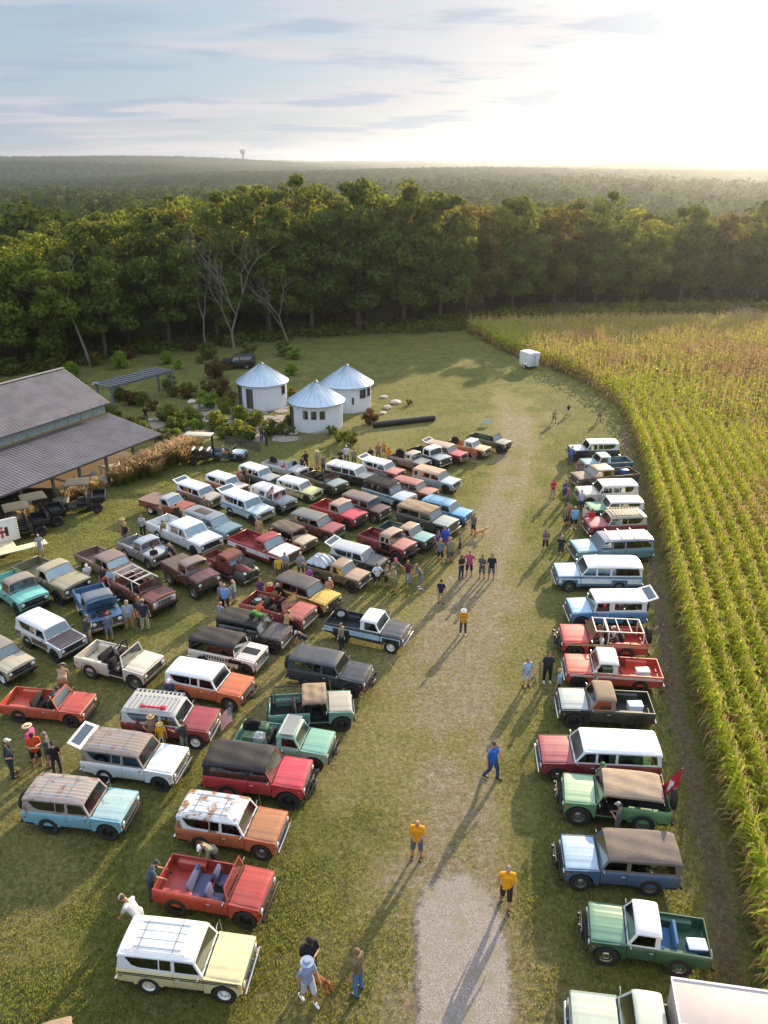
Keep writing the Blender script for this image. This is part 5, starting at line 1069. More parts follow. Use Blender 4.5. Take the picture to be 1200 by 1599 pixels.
    # right row
    P(825.5, 1067, 1027, 'stand', -70, '#9fb4cc', '#c4cad0', S, 'short:#7c6c60', 'man in pale blue shirt and near-white shorts by the lane', fat=1, shoe='#1c1c20')
    P(854, 1064, 1018, 'stand', -90, '#24282e', '#17181b', K, 'short:#4a3a30', 'big man in charcoal printed shirt and black trousers with white shoes', fat=1, shoe='#e4e4e4')
    P(871, 1089, 1044, 'stand', 160, '#7a94ae', '#1a1b20', K, 'short:#a89474', 'person in grey blue shirt and black trousers beside the orange red pickup')
    P(927, 1092, 1048.7, 'stand', 175, '#63666a', '#3a3a3c', K, 'cap:#9a9a98', 'person in grey shirt and grey cap beside the orange red pickup')
    P(941, 1232, 1190, 'stand', -60, '#4c5a50', '#4a4a48', K, 'cap:#3f7a44', 'person in a green cap between the burgundy wagon and the light green truck')
    P(970, 1298, 1254, 'crossed', 150, '#5f6060', '#5a5a5c', K, 'cap:#8e949a', 'person in grey shirt leaning in the doorway of the light green truck')
    P(862.7, 778, 748, 'phone', -80, '#c02434', '#a89a88', S, 'short:#4a342c', 'person in red shirt and tan shorts by the lane')
    P(884.5, 776, 749, 'crossed', -60, '#3c5280', '#3a4048', S, 'short:#4c4038', 'man in dark blue shirt near the old brown pickup')
    P(889, 786, 757, 'stand', 160, '#94587c', '#3f5270', K, 'short:#5a4638', 'person in pink purple top and jeans')
    P(910, 787, 765, 'stand', 100, '#b8c4d4', '#39496c', S, 'cap:#cdd2d8', 'person in white and blue beside the cream wagon', hgt=1.6)
    P(882.7, 822, 786, 'stand', -40, '#8a7c64', '#1c1c1f', S, 'cap:#6a645c', 'man in tan shirt, black shorts and cap by the emerald wagon')
    P(892, 817, 787, 'stand', -60, '#8a4c44', '#3a3a40', S, 'short:#6a4c3c', 'person in rust top behind the light blue shirt')
    P(895.5, 826, 790.7, 'stand', 90, '#6fa8d0', '#191a1e', S, 'short:#a89c90', 'person in light blue shirt and black shorts seen from behind', fat=1, shoe='#dcdcdc')
    P(911, 823, 789, 'phone', 20, '#c2bcc4', '#1c1c1f', K, 'long:#b89c7c', 'woman in white and black outfit at the nose of the raspberry wagon')
    P(926, 820, 794, 'point', 100, '#c4202c', '#30323a', S, 'long:#8a6448', 'person in vivid red top beside the raspberry wagon')
    P(893, 723, 697, 'leanfwd', 60, '#465e88', '#5e6a80', K, 'short:#8a8078', 'person in blue denim leaning at the farthest dark teal wagon', fat=1)
    P(906.7, 726, 709, 'sit', -110, '#8a6c5c', '#8c7464', S, 'short:#5c4638', 'person crouching by the farthest wagon', hgt=1.7)
    P(865, 661, 642, 'walk', -60, '#9c8a6a', '#7c6c50', S, 'short:#7a6448', 'child in tan clothes on the bright grass, left of three', hgt=1.45)
    P(887, 649, 637, 'walk', -60, '#2e3650', '#c0c4cc', S, 'short:#4a3a30', 'small child in navy top on the bright grass, middle of three', hgt=1.25)
    P(936, 657, 641, 'walk', -80, '#a08a70', '#6c6450', S, 'long:#8a7050', 'child in beige near the corn, right of three', hgt=1.4)
    # near left
    P(485, 1527, 1450, 'crossed', -60, '#16171a', '#4c4438', S, 'cap:#16171c', 'man in black printed shirt and black cap behind the dog walker', fat=1)
    P(482, 1564, 1493, 'walk', -50, '#8d98b4', '#b8bcc8', S, 'hat:#8fa2b8', 'woman in lavender shirt and blue bucket hat walking beside a brown dog', shoe='#e4e8ec')
    dog(502, 1545, 150, '#9a5c24', '#3a2a1c', 'brown and black shaggy dog with a white tail tip', .95)
    P(560, 1549, 1475, 'stand', 150, '#6e6448', '#4d78a0', K, 'short:#7a5a40', 'man in olive tan jacket and blue jeans, right of the dog', shoe='#3c4048')
    P(222, 1462, 1393, 'bend', 160, '#c9c6c8', '#6c6a68', K, 'cap:#b0a894', 'man in white shirt and tan cap behind the cream yellow wagon')
    P(238, 1398, 1345, 'leanfwd', 10, '#46566a', '#3a4450', K, 'cap:#2e3236', 'man in slate blue shirt leaning into the open red truck bed')
    P(331.5, 1343, 1301, 'bend', -140, '#7c7c6c', '#4c4a46', K, 'cap:#e6eaf0', 'man in grey green shirt and white cap beside the orange wagon', hgt=1.8)
    P(21, 1212, 1150, 'hips', 30, '#222b3a', '#2c3a3e', K, 'cap:#b4b6ac', 'man in navy shirt and dark jeans nearest the left edge', fat=1)
    P(56, 1187, 1127, 'stand', 170, '#d2559a', '#8a6050', S, 'hat:#d8c0a0', 'woman in hot pink shirt and pale hat')
    P(60, 1194, 1143, 'phone', -70, '#c4481c', '#1c1c1e', S, 'cap:#26242a', 'person in orange shirt and black shorts', fat=1)
    P(80, 1196, 1143, 'point', 190, '#4c545c', '#3a3c44', S, 'short:#8a7864', 'man in grey tank top reaching out beside the raised white hatch')
    P(91, 1207, 1159, 'stand', 120, '#16171a', '#26324a', K, 'cap:#1c1c20', 'person in black top and dark navy trousers')
    P(203, 1152, 1107, 'crossed', -80, '#2c3650', '#3a3c44', S, 'short:#b0a090', 'man in navy shirt leaning on the dark red wagon', fat=1)
    P(234, 1156, 1116, 'hips', -60, '#9c8068', '#3c3c3a', S, 'hat:#c0a478', 'person in tan top and straw hat beside the dark red wagon')
    P(249, 1160, 1128, 'stand', -80, '#d49a14', '#9a7a20', S, 'hat:#c8aa64', 'person in long yellow top and straw hat', hgt=1.5)
    P(220, 1160, 1133, 'stand', 100, '#5c3c30', '#3a3430', S, 'long:#6c3c28', 'small child with red brown hair beside the dark red wagon', hgt=1.25)
    P(283.6, 1166, 1125, 'point', 150, '#34363a', '#7c7c72', K, 'cap:#4a4a4a', 'man in charcoal shirt and grey trousers pointing at the dark red wagon')
    P(263.5, 1092, 1060, 'stand', -90, '#2c3c54', '#3a3c44', S, 'cap:#dadfe4', 'person in white cap between the bright orange and dark red wagons')
    P(102, 1085, 1043, 'bend', 100, '#a08470', '#6a6258', S, 'hat:#a8a8b0', 'person in beige shirt bending behind the open orange red truck', fat=1)
    P(204, 983, 937, 'stand', -80, '#8f9aac', '#9c7a58', S, 'cap:#a08c6c', 'man in grey shirt and tan shorts near the hoodless blue truck', fat=1)
    P(228, 984, 936, 'stand', 100, '#232c44', '#9c9684', K, 'cap:#a89874', 'man in navy shirt and khaki trousers')
    P(220, 976, 931, 'stand', -20, '#2b3040', '#3c4048', K, 'long:#a0502c', 'woman with red hair beside the man in khaki trousers')
    P(173, 1001, 958, 'crossed', 100, '#5a6478', '#6a7078', S, 'cap:#c03444', 'man in a red cap and grey blue shirt at the nose of the blue truck')
    P(140, 1007, 961, 'phone', 70, '#3a4438', '#8a8468', S, 'cap:#6c6656', 'man in dark green shirt and khaki shorts at the side of the blue truck')
    P(177, 924, 887, 'crossed', -90, '#8fb0c8', '#17181c', K, 'short:#8a6c50', 'man in light blue shirt and black trousers behind the blue truck', fat=1)
    P(154, 915, 893, 'bend', -20, '#8a2c50', '#3c3c44', K, 'short:#9a7454', 'person in wine red shirt bending down')
    P(134, 902, 880, 'phone', -60, '#c4cad4', '#4c505c', K, 'cap:#d8dce0', 'person in white taking a picture beside the olive pickup', hgt=1.6)
    P(159, 902, 884, 'stand', -60, '#3a2c28', '#2c2a2c', K, 'long:#3a2820', 'person with dark hair beside the brown pickup', hgt=1.6)
    P(65, 867, 834, 'walk', -50, '#9aa0b0', '#9aa0ac', S, 'short:#b4aca4', 'woman in pale grey shirt and shorts walking on the lawn by the emblem trailer')
    P(190, 836, 809, 'stand', -30, '#8a7c60', '#5c5848', S, 'hat:#b09c74', 'person in tan shirt and straw hat on the lawn')
    P(194, 839, 816, 'crossed', 60, '#1e2436', '#8a8494', S, 'long:#b08c5c', 'woman in navy top beside the person in the straw hat', hgt=1.6)
    P(220, 833, 803, 'phone', -100, '#a8b2c4', '#16171a', K, 'short:#6c5c50', 'man in white shirt and black trousers alone on the lawn')
    P(252, 822, 787, 'point', 60, '#5c6050', '#4a4a40', K, 'short:#6c5848', 'man in olive shirt beside the long white pickup bed')
    P(254, 839, 812, 'stand', 150, '#7c6a4c', '#4c4840', K, 'short:#7a5c44', 'person in brown shirt against the side of the long white pickup')
    P(275, 805, 787, 'phone', 130, '#26262a', '#2c2c30', K, 'short:#3a2c28', 'person in black taking a photo behind the long white pickup', hgt=1.6)
    P(239, 877, 853, 'crossed', -70, '#22242a', '#1c1d20', S, 'short:#4a3028', 'man in black shirt leaning on the silver truck hood, left of three', hgt=1.65)
    P(258, 872, 847, 'leanfwd', -20, '#6c7480', '#4a4c50', S, 'short:#8a8480', 'man in grey shirt leaning on the silver truck hood, middle of three')
    P(270, 870, 846, 'leanfwd', 170, '#1e1f24', '#2c2c30', K, 'short:#5c4c40', 'man in black shirt at the silver truck hood, right of three', hgt=1.7)
    P(403.7, 834, 808, 'stand', 80, '#a48c6c', '#9a8464', K, 'cap:#b83040', 'man in tan shirt and red cap behind the red and white pickup')
    P(318.7, 802, 775, 'stand', 100, '#6c6258', '#4c4640', K, 'short:#8a6c54', 'person in brown between the slate blue and brown wagons')
    P(372, 757, 732, 'stand', -40, '#b0684c', '#5c4c44', S, 'short:#8a5c44', 'person in salmon top beside the grey wagon')
    P(383, 758, 729, 'stand', 160, '#1e1f22', '#26262a', K, 'hat:#3c3a2c', 'person in black and a dark hat beside the grey wagon')
    P(378.8, 765, 750, 'stand', 60, '#6c6050', '#3c3a38', K, 'short:#4a3c30', 'person in brown near the small flags, left of two', hgt=1.6)
    P(388, 766, 750, 'stand', -120, '#3c3630', '#2c2a2a', K, 'short:#4c3c30', 'person in dark clothes near the small flags, right of two', hgt=1.6)
    P(349.5, 777, 756, 'leanfwd', 20, '#b4bac4', '#4a4c54', K, 'short:#8a8078', 'person in white leaning between two wagons at the back left', hgt=1.65)
    P(349.5, 947, 912, 'stand', 90, '#6f9ad8', '#17181c', K, 'short:#a8988c', 'man in bright light blue shirt and black trousers beside the vintage pickup', fat=1)
    P(367, 941, 905, 'crossed', 170, '#7ca09c', '#5c80a8', S, 'long:#c08a78', 'woman in teal tank top and denim shorts')
    P(344, 940, 909, 'stand', -40, '#8c6c74', '#4c484c', S, 'short:#9a7c6c', 'person in dusty pink behind the bright light blue shirt')
    P(347, 978, 940, 'stand', 60, '#8c96a8', '#5c6068', K, 'short:#c08470', 'person in grey shirt behind the black fabric-topped truck')
    P(434, 898, 868, 'stand', -60, '#c8b040', '#5c5448', K, 'short:#6c5040', 'person in mustard yellow shirt beside the red and white pickup')
    P(445, 894, 862, 'crossed', -110, '#8a90a4', '#4c5058', K, 'short:#5a4a40', 'person in blue grey shirt beside the mustard yellow shirt')
    P(469, 896, 864, 'phone', -90, '#8a8c9c', '#3c4250', S, 'short:#7a4c40', 'person in patterned grey shirt near the brown pickup with the tarp')
    P(482, 910, 885, 'stand', -60, '#8c4490', '#3c3a44', S, 'cap:#40507c', 'person in violet top and blue cap behind the yellow wagon', hgt=1.6)
    P(514, 935, 901, 'phone', -60, '#b07c64', '#4c505c', S, 'cap:#b4b8c0', 'person in peach top between the yellow wagon and brown pickup', hgt=1.6)
    P(405, 932, 902, 'stand', -60, '#5c3a6c', '#34303c', K, 'short:#5a3c34', 'person in purple shirt behind the red open truck')
    P(421, 938, 909, 'crossed', -70, '#b02424', '#3a3436', K, 'hat:#b09470', 'person in red shirt and straw hat behind the red open truck')
    P(438, 937, 907, 'leanfwd', -120, '#17181a', '#2c2c30', K, 'cap:#9a9a92', 'person in black shirt leaning on the red open truck')
    P(400, 970, 940, 'bend', 60, '#c0582c', '#4c3c38', K, 'short:#a85c34', 'person in orange leaning over the red open truck bed', hgt=1.7)
    P(446, 990, 956, 'leanfwd', 60, '#a0885c', '#5c5448', K, 'cap:#b8a888', 'person in tan shirt leaning toward the red open truck windshield')
    P(477, 1000, 977, 'bend', 200, '#2a2a2e', '#b0a890', K, 'cap:#c8ccd0', 'person in black shirt bending in front of the black fabric-topped truck', hgt=1.7)
    P(534, 1013, 973, 'stand', 150, '#857f6a', '#26262a', K, 'short:#8a6c54', 'man in grey tan shirt and black trousers beside the navy pickup')
    # back of the group
    for a in ((477, 724, 704, 'stand', -60, '#1c1c20', '#2c2a2c', K, 'cap:#2c2c30', 'person in black with cap, leftmost of the talkers behind the back row'),
              (471, 724, 712, 'crossed', 40, '#26262a', '#3a2c2c', K, 'short:#3a2820', 'shorter person in black beside the leftmost talkers'),
              (496, 732, 703, 'stand', -40, '#9a8c7c', '#a89880', S, 'hat:#c4b494', 'tall person in beige and a pale hat behind the back row'),
              (504.5, 734, 709, 'stand', 140, '#7c7468', '#4c4a46', K, 'short:#8a7458', 'person in brown grey beside the pale hat behind the back row'),
              (486, 744, 731, 'sit', -80, '#1c1c20', '#26262a', K, 'short:#2c2422', 'small figure in black sitting behind the olive brown truck'),
              (531.6, 714, 701, 'phone', -80, '#3a3a3a', '#3c3c3e', K, 'short:#7c5c48', 'person in dark grey left of the white shirt behind the black station wagon'),
              (541, 718, 695, 'hips', -90, '#c8d0dc', '#4c5460', K, 'cap:#c8c8c4', 'person in white shirt behind the black station wagon'),
              (552.6, 719, 699, 'stand', 120, '#8a8478', '#5c5a54', K, 'short:#8a7c68', 'person in grey beige right of the white shirt'),
              (521, 721, 709, 'stand', -50, '#4c5058', '#3c4048', K, 'cap:#5c6068', 'person in slate grey partly hidden behind the black station wagon'),
              (579, 709, 698, 'stand', -80, '#24262c', '#26262a', K, 'long:#1e1a1a', 'person with black hair behind the salmon red wagon'),
              (591, 709, 691, 'stand', -90, '#8a6c5c', '#5c4c44', K, 'short:#6c5040', 'person in brown behind the salmon red wagon'),
              (600, 711, 702, 'stand', -90, '#c88c2c', '#6c5c44', S, 'short:#8a6440', 'child in amber between two adults behind the salmon red wagon'),
              (607.5, 714, 698, 'crossed', -60, '#d08018', '#8a6030', S, 'long:#6c3c24', 'woman in bright orange top behind the salmon red wagon'),
              (740, 724, 705, 'hips', -90, '#a84c5c', '#8a8480', S, 'short:#5c4438', 'person in dusty red shirt at the nose of the small orange pickup'),
              (368, 676, 654, 'stand', -90, '#b83438', '#4c4048', S, 'short:#d0b8a0', 'person in red shirt on the stone terrace'),
              (409, 690, 663, 'stand', -30, '#3a4044', '#3c4860', K, 'short:#4c4038', 'person in dark shirt beside the terrace, left of two'),
              (415, 691, 669, 'leanfwd', 170, '#26282c', '#2c3a5c', K, 'short:#4a382c', 'person in black and jeans beside the terrace, right of two'),
              (226, 656, 634, 'stand', -90, '#1e1e20', '#5c5850', S, 'short:#7c6450', 'person in black top standing below the pergola')):
        P(*a[:3], a[3], a[4], a[5], a[6], a[7], a[8], a[9], **({'hgt': 1.3} if 'child' in a[9] or 'small' in a[9] else {}))
    def rider(v, x, y, z, shirt, pants, head, lab, face=0, s=1.7):
        P(0, 0, 0, 'sit', math.degrees(v['ang'])+face, shirt, pants, K, head, lab, loc=at_local(v, x, y, z-.28), hgt=s)
    v = VV['r10']; rider(v, v['xd']+.28, .4, v['z0'], '#d8dade', '#3a3c44', 'short:#4c3428', 'driver in white shirt in the red roofless truck'); rider(v, v['xd']+.28, -.4, v['z0'], '#a86c6c', '#3a3c44', 'short:#7c5c44', 'passenger in rose shirt in the red roofless truck')
    rider(v, v['xd']-.45, .35, v['z0'], '#2c3038', '#3a3c44', 'short:#4c3c30', 'rear passenger in dark shirt in the red roofless truck'); rider(v, v['xd']-.45, -.3, v['z0'], '#c4c8d0', '#3a3c44', 'cap:#c8ccd0', 'rear passenger in pale shirt in the red roofless truck')
    v = VV['v15']; rider(v, v['xd']+.28, -.4, v['z0'], '#252a24', '#26262a', 'short:#3a3028', 'driver in black in the orange red open truck'); rider(v, v['xd']+.28, .4, v['z0'], '#6c84b0', '#3a3c44', 'cap:#3c3c40', 'passenger in blue in the orange red open truck')
    v = VV['v1']; rider(v, v['xd']+.32, -.4, v['z0']-.02, '#7c2c3c', '#3a3c44', 'short:#5c4438', 'driver in dark red plaid shirt in the cream yellow wagon')
    v = VV['v14']; rider(v, v['xd']+.32, -.4, v['z0']-.02, '#3c3a40', '#3a3c44', 'short:#5c4438', 'driver in dark shirt in the weathered turquoise wagon')
    v = VV['jeep']; t = P(0, 0, 0, 'sit', 0, '#7c8068', '#4c4a44', K, 'short:#a09080', 'driver in olive shirt on the small blue jeep', loc=G(349, 716, .35), hgt=1.6)
# ================================================================ land
def smooth(a, b, x): t = np.clip((x-a)/(b-a), 0, 1); return t*t*(3-2*t)
def vnoise(x, y, s, seed=0):
    """cheap value noise, arrays in, 0..1 out"""
    r = np.random.default_rng(seed); T_ = r.random((256, 256)); u = x/s; v = y/s
    i = np.floor(u).astype(int); j = np.floor(v).astype(int); fu = u-i; fv = v-j; fu = fu*fu*(3-2*fu); fv = fv*fv*(3-2*fv)
    g = lambda a, b: T_[a % 256, b % 256]
    return (g(i, j)*(1-fu)+g(i+1, j)*fu)*(1-fv)+(g(i, j+1)*(1-fu)+g(i+1, j+1)*fu)*fv
LANE = [(722, 1599), (722, 1365), (722, 1200), (722, 1050), (735, 950), (762, 860), (790, 780), (808, 700), (805, 640), (788, 590), (740, 545), (690, 520)]
LANEW = [G(*p) for p in LANE]
CE = [(1184, 1560), (1160, 1416), (1120, 1250), (1097, 1160), (1076, 1084), (1058, 990), (1040, 892), (1026, 830), (1004, 740), (984, 672), (960, 632), (912, 598), (872, 580), (840, 570), (800, 556), (768, 540), (748, 528)]
CEW = [G(*p) for p in CE]
CEW = [Vector((CEW[0].x + (CEW[0].x-CEW[1].x)*.8, CEW[0].y + (CEW[0].y-CEW[1].y)*.8, 0))] + CEW + [Vector((12.6, 121, 0)), Vector((13.0, 128, 0))]
def polydist(X, Y, pts):
    d = np.full(X.shape, 1e9); sgn = np.zeros(X.shape)
    for a, b in zip(pts, pts[1:]):
        ax, ay, bx, by = a.x, a.y, b.x, b.y; L2 = (bx-ax)**2+(by-ay)**2; t = np.clip(((X-ax)*(bx-ax)+(Y-ay)*(by-ay))/L2, 0, 1)
        qx, qy = ax+t*(bx-ax), ay+t*(by-ay); dd = np.hypot(X-qx, Y-qy); c = (bx-ax)*(Y-ay)-(by-ay)*(X-ax)
        m = dd < d; sgn = np.where(m, np.sign(c), sgn); d = np.minimum(d, dd)
    return d, sgn   # sgn<0: right hand side
def ground():
    X, Y = np.meshgrid(np.arange(-75, 95.1, .5), np.arange(2, 150.1, .5), indexing='xy'); ny, nx = X.shape
    Z = .05*(vnoise(X, Y, 9, 1)-.5)+.03*(vnoise(X, Y, 2.3, 2)-.5)
    dl, _ = polydist(X, Y, LANEW); dc, sc_ = polydist(X, Y, CEW)
    fade = smooth(96, 66, Y); dry = fade*(np.exp(-(dl/2.3)**2)*.86 + .50*np.exp(-((dl-1.1)/.45)**2))
    # worn area between the lane and the left group, further up too
    lx = np.interp(Y, [p.y for p in LANEW], [p.x for p in LANEW]); left = np.clip(lx-X, 0, 99); wid = np.interp(Y, [12, 20, 27, 38, 46, 58], [2.2, 3.6, 7, 5.0, 3.0, 1.6])
    dry = np.maximum(dry, (X < lx)*smooth(1.2, .2, left/np.maximum(wid, .1))*.76*(Y < 75)*(Y > 16))
    strip = np.exp(-((dc-.75)/.5)**2)*(sc_ > 0)*(Y < 74)         # bare strip along the corn
    strip = np.maximum(strip, smooth(0, 1, np.where(sc_ < 0, dc, 0)))                 # soil under the corn
    dry = np.maximum(dry, .35*smooth(24, 34, Y)*smooth(46, 36, Y)*smooth(-14, -9, X)*smooth(3, 0, X))
    dry = dry + .75*(vnoise(X, Y, 2.6, 3)-.5)*(dry > .1) + .55*(vnoise(X, Y, 1.0, 4)-.5)*(dry > .06) + .2*(vnoise(X, Y, .9, 6)-.5) + .30*(sc_ > 0)*smooth(.45, .8, vnoise(X, Y, 7, 81))*(Y < 80)
    dry = np.clip(dry, 0, 1); lush = vnoise(X, Y, 6, 9)*.6+vnoise(X, Y, 1.7, 10)*.4
    V_ = np.stack([X.ravel(), Y.ravel(), Z.ravel()], 1); idx = np.arange(nx*ny).reshape(ny, nx)
    F_ = np.stack([idx[:-1, :-1].ravel(), idx[:-1, 1:].ravel(), idx[1:, 1:].ravel(), idx[1:, :-1].ravel()], 1)
    m = bpy.data.materials.new('meadow'); m.use_nodes = True; t = m.node_tree; b = t.nodes['Principled BSDF']; b.inputs['Roughness'].default_value = .95; b.inputs['Specular IOR Level'].default_value = .15
    at = N(t, 'ShaderNodeVertexColor'); at.layer_name = 'soil'; sp = N(t, 'ShaderNodeSeparateColor'); LK(t, at.outputs[0], sp.inputs[0]); tc = N(t, 'ShaderNodeTexCoord')
    def noise(s, d=5, r=.6): n = N(t, 'ShaderNodeTexNoise', i_Scale=s, i_Detail=float(d), i_Roughness=r); LK(t, tc.outputs['Object'], n.inputs[0]); return n.outputs[0]
    def ramp(o, a, b2): q = N(t, 'ShaderNodeMapRange'); q.inputs[1].default_value = a; q.inputs[2].default_value = b2; LK(t, o, q.inputs[0]); return q.outputs[0]
    def mixc(f, a, b2):
        q = N(t, 'ShaderNodeMix', data_type='RGBA'); LK(t, f, q.inputs[0])
        for s_, v in ((6, a), (7, b2)):
            if isinstance(v, tuple): q.inputs[s_].default_value = v
            else: LK(t, v, q.inputs[s_])
        return q.outputs[2]
    green = mixc(ramp(noise(.35, 4), .35, .65), lin('#5e682e'), lin('#94944a')); green = mixc(ramp(noise(.9, 6, .65), .44, .66), green, lin('#44562a')); green = mixc(ramp(noise(7, 6, .7), .35, .7), green, lin('#343f1c')); green = mixc(ramp(noise(26, 3, .7), .5, .75), green, lin('#8a8c48'))
    straw = mixc(ramp(noise(1.6, 6, .7), .3, .7), lin('#85796a'), lin('#b8aa98')); straw = mixc(ramp(noise(16, 4, .7), .42, .68), straw, lin('#6c6a4c'))
    # break the dry edge with fine noise
    s1 = N(t, 'ShaderNodeMath', operation='MULTIPLY_ADD'); LK(t, noise(3.2, 8, .75), s1.inputs[0]); s1.inputs[1].default_value = 2.3; LK(t, sp.outputs[0], s1.inputs[2])
    mid = mixc(ramp(noise(5, 7, .75), .36, .64), lin('#6a6c3a'), lin('#9a9066')); col = mixc(ramp(s1.outputs[0], 1.02, 1.62), green, mid); col = mixc(ramp(s1.outputs[0], 1.86, 2.3), col, straw)
    soil = mixc(ramp(noise(4, 7, .7), .35, .65), lin('#5c5142'), lin('#857866')); s2 = N(t, 'ShaderNodeMath', operation='MULTIPLY_ADD'); LK(t, noise(2.0, 8, .75), s2.inputs[0]); s2.inputs[1].default_value = 1.2; LK(t, sp.outputs[2], s2.inputs[2]); col = mixc(ramp(s2.outputs[0], 1.0, 1.35), col, soil); cl = N(t, 'ShaderNodeMapRange'); cl.inputs[1].default_value = .32; cl.inputs[2].default_value = .68; cl.inputs[3].default_value = .52; cl.inputs[4].default_value = 1.35; LK(t, noise(5.5, 9, .8), cl.inputs[0])
    cv = N(t, 'ShaderNodeVectorMath', operation='SCALE'); LK(t, col, cv.inputs[0]); LK(t, cl.outputs[0], cv.inputs['Scale']); LK(t, cv.outputs[0], b.inputs['Base Color'])
    bp = N(t, 'ShaderNodeBump', i_Strength=1.0, i_Distance=.16); LK(t, noise(7, 8, .8), bp.inputs['Height']); LK(t, bp.outputs[0], b.inputs['Normal'])
    o = npmesh('meadow', V_, F_, [m], smooth=True); tag(o, kind='structure')
    ca = o.data.color_attributes.new('soil', 'FLOAT_COLOR', 'POINT'); ca.data.foreach_set('color', np.stack([dry.ravel(), lush.ravel(), strip.ravel(), np.ones(dry.size)], 1).astype(np.float32).ravel())
    # gravel path
    pts_l = [(628, 1640), (629, 1520), (627, 1430), (632, 1385), (640, 1350), (660, 1320)]; pts_r = [(828, 1640), (819, 1520), (806, 1440), (798, 1402), (784, 1360), (770, 1320)]
    def dens(ps):
        w_ = [G(*p) for p in ps]; out = []
        for a, c in zip(w_, w_[1:]):
            for k in range(60): out.append(a.lerp(c, k/60))
        return out + [w_[-1]]
    L_, R_ = dens(pts_l), dens(pts_r); V2, F2 = [], []
    for i, (a, c) in enumerate(zip(L_, R_)):
        ja = jc = 0
        for k in range(9): q = a.lerp(c, k/8); V2.append((q.x + (ja if k == 0 else jc if k == 8 else 0), q.y, .036+.012*math.sin(math.pi*k/8)))
    for i in range(len(L_)-1):
        for k in range(8): F2.append((i*9+k, i*9+k+1, (i+1)*9+k+1, (i+1)*9+k))
    gm = bpy.data.materials.new('gravel'); gm.use_nodes = True; t = gm.node_tree; b = t.nodes['Principled BSDF']; b.inputs['Roughness'].default_value = .9; tc = N(t, 'ShaderNodeTexCoord')
    vo = N(t, 'ShaderNodeTexVoronoi', i_Scale=48.0); LK(t, tc.outputs['Object'], vo.inputs[0]); cr = N(t, 'ShaderNodeValToRGB'); e = cr.color_ramp.elements
    e[0].color = lin('#6a645e'); e[1].color = lin('#a8a098'); e2 = cr.color_ramp.elements.new(.5); e2.color = lin('#867e77'); sp = N(t, 'ShaderNodeSeparateColor'); LK(t, vo.outputs['Color'], sp.inputs[0]); LK(t, sp.outputs[0], cr.inputs[0])
    n2 = N(t, 'ShaderNodeTexNoise', i_Scale=1.3, i_Detail=7.0); LK(t, tc.outputs['Object'], n2.inputs[0]); mr = N(t, 'ShaderNodeMapRange'); mr.inputs[1].default_value = .52; mr.inputs[2].default_value = .72; LK(t, n2.outputs[0], mr.inputs[0])
    q = N(t, 'ShaderNodeMix', data_type='RGBA'); LK(t, mr.outputs[0], q.inputs[0]); LK(t, cr.outputs[0], q.inputs[6]); q.inputs[7].default_value = lin('#7d7a60'); LK(t, q.outputs[2], b.inputs['Base Color'])
    ve = N(t, 'ShaderNodeVertexColor'); ve.layer_name = 'edge'; n5 = N(t, 'ShaderNodeTexNoise', i_Scale=2.2, i_Detail=10.0, i_Roughness=.85); LK(t, tc.outputs['Object'], n5.inputs[0]); se = N(t, 'ShaderNodeSeparateColor'); LK(t, ve.outputs[0], se.inputs[0])
    ma = N(t, 'ShaderNodeMath', operation='ADD'); LK(t, se.outputs[0], ma.inputs[0]); LK(t, n5.outputs[0], ma.inputs[1]); th = N(t, 'ShaderNodeMapRange'); th.inputs[1].default_value = .80; th.inputs[2].default_value = .98; LK(t, ma.outputs[0], th.inputs[0]); LK(t, th.outputs[0], b.inputs['Alpha'])
    bp = N(t, 'ShaderNodeBump', i_Strength=.45, i_Distance=.02); LK(t, vo.outputs['Distance'], bp.inputs['Height']); LK(t, bp.outputs[0], b.inputs['Normal'])
    o = npmesh('gravel_path', V2, F2, [gm]); tag(o, kind='structure'); nr = len(L_); ec = np.ones((nr, 9, 4), np.float32)
    for i in range(nr):
        for k in range(9): ec[i, k, :3] = min(1, min(k, 8-k)/2.6)*min(1, (nr-1-i)/190)
    o.data.color_attributes.new('edge', 'FLOAT_COLOR', 'POINT').data.foreach_set('color', ec.ravel())
    return X, Y, dry
def hillz(x, y):
    r = np.hypot(x, y); z = -13*smooth(145, 330, r) + 17*smooth(650, 3600, r)
    z = z + 18*(vnoise(x+4000, y, 420, 21)-.5)*smooth(220, 700, r) + 40*(vnoise(x+9000, y+500, 900, 22)-.5)*smooth(600, 2500, r)*smooth(6000, 2500, r)
    z = z + 8*smooth(-300, -1200, x)*smooth(900, 2500, r)
    return z
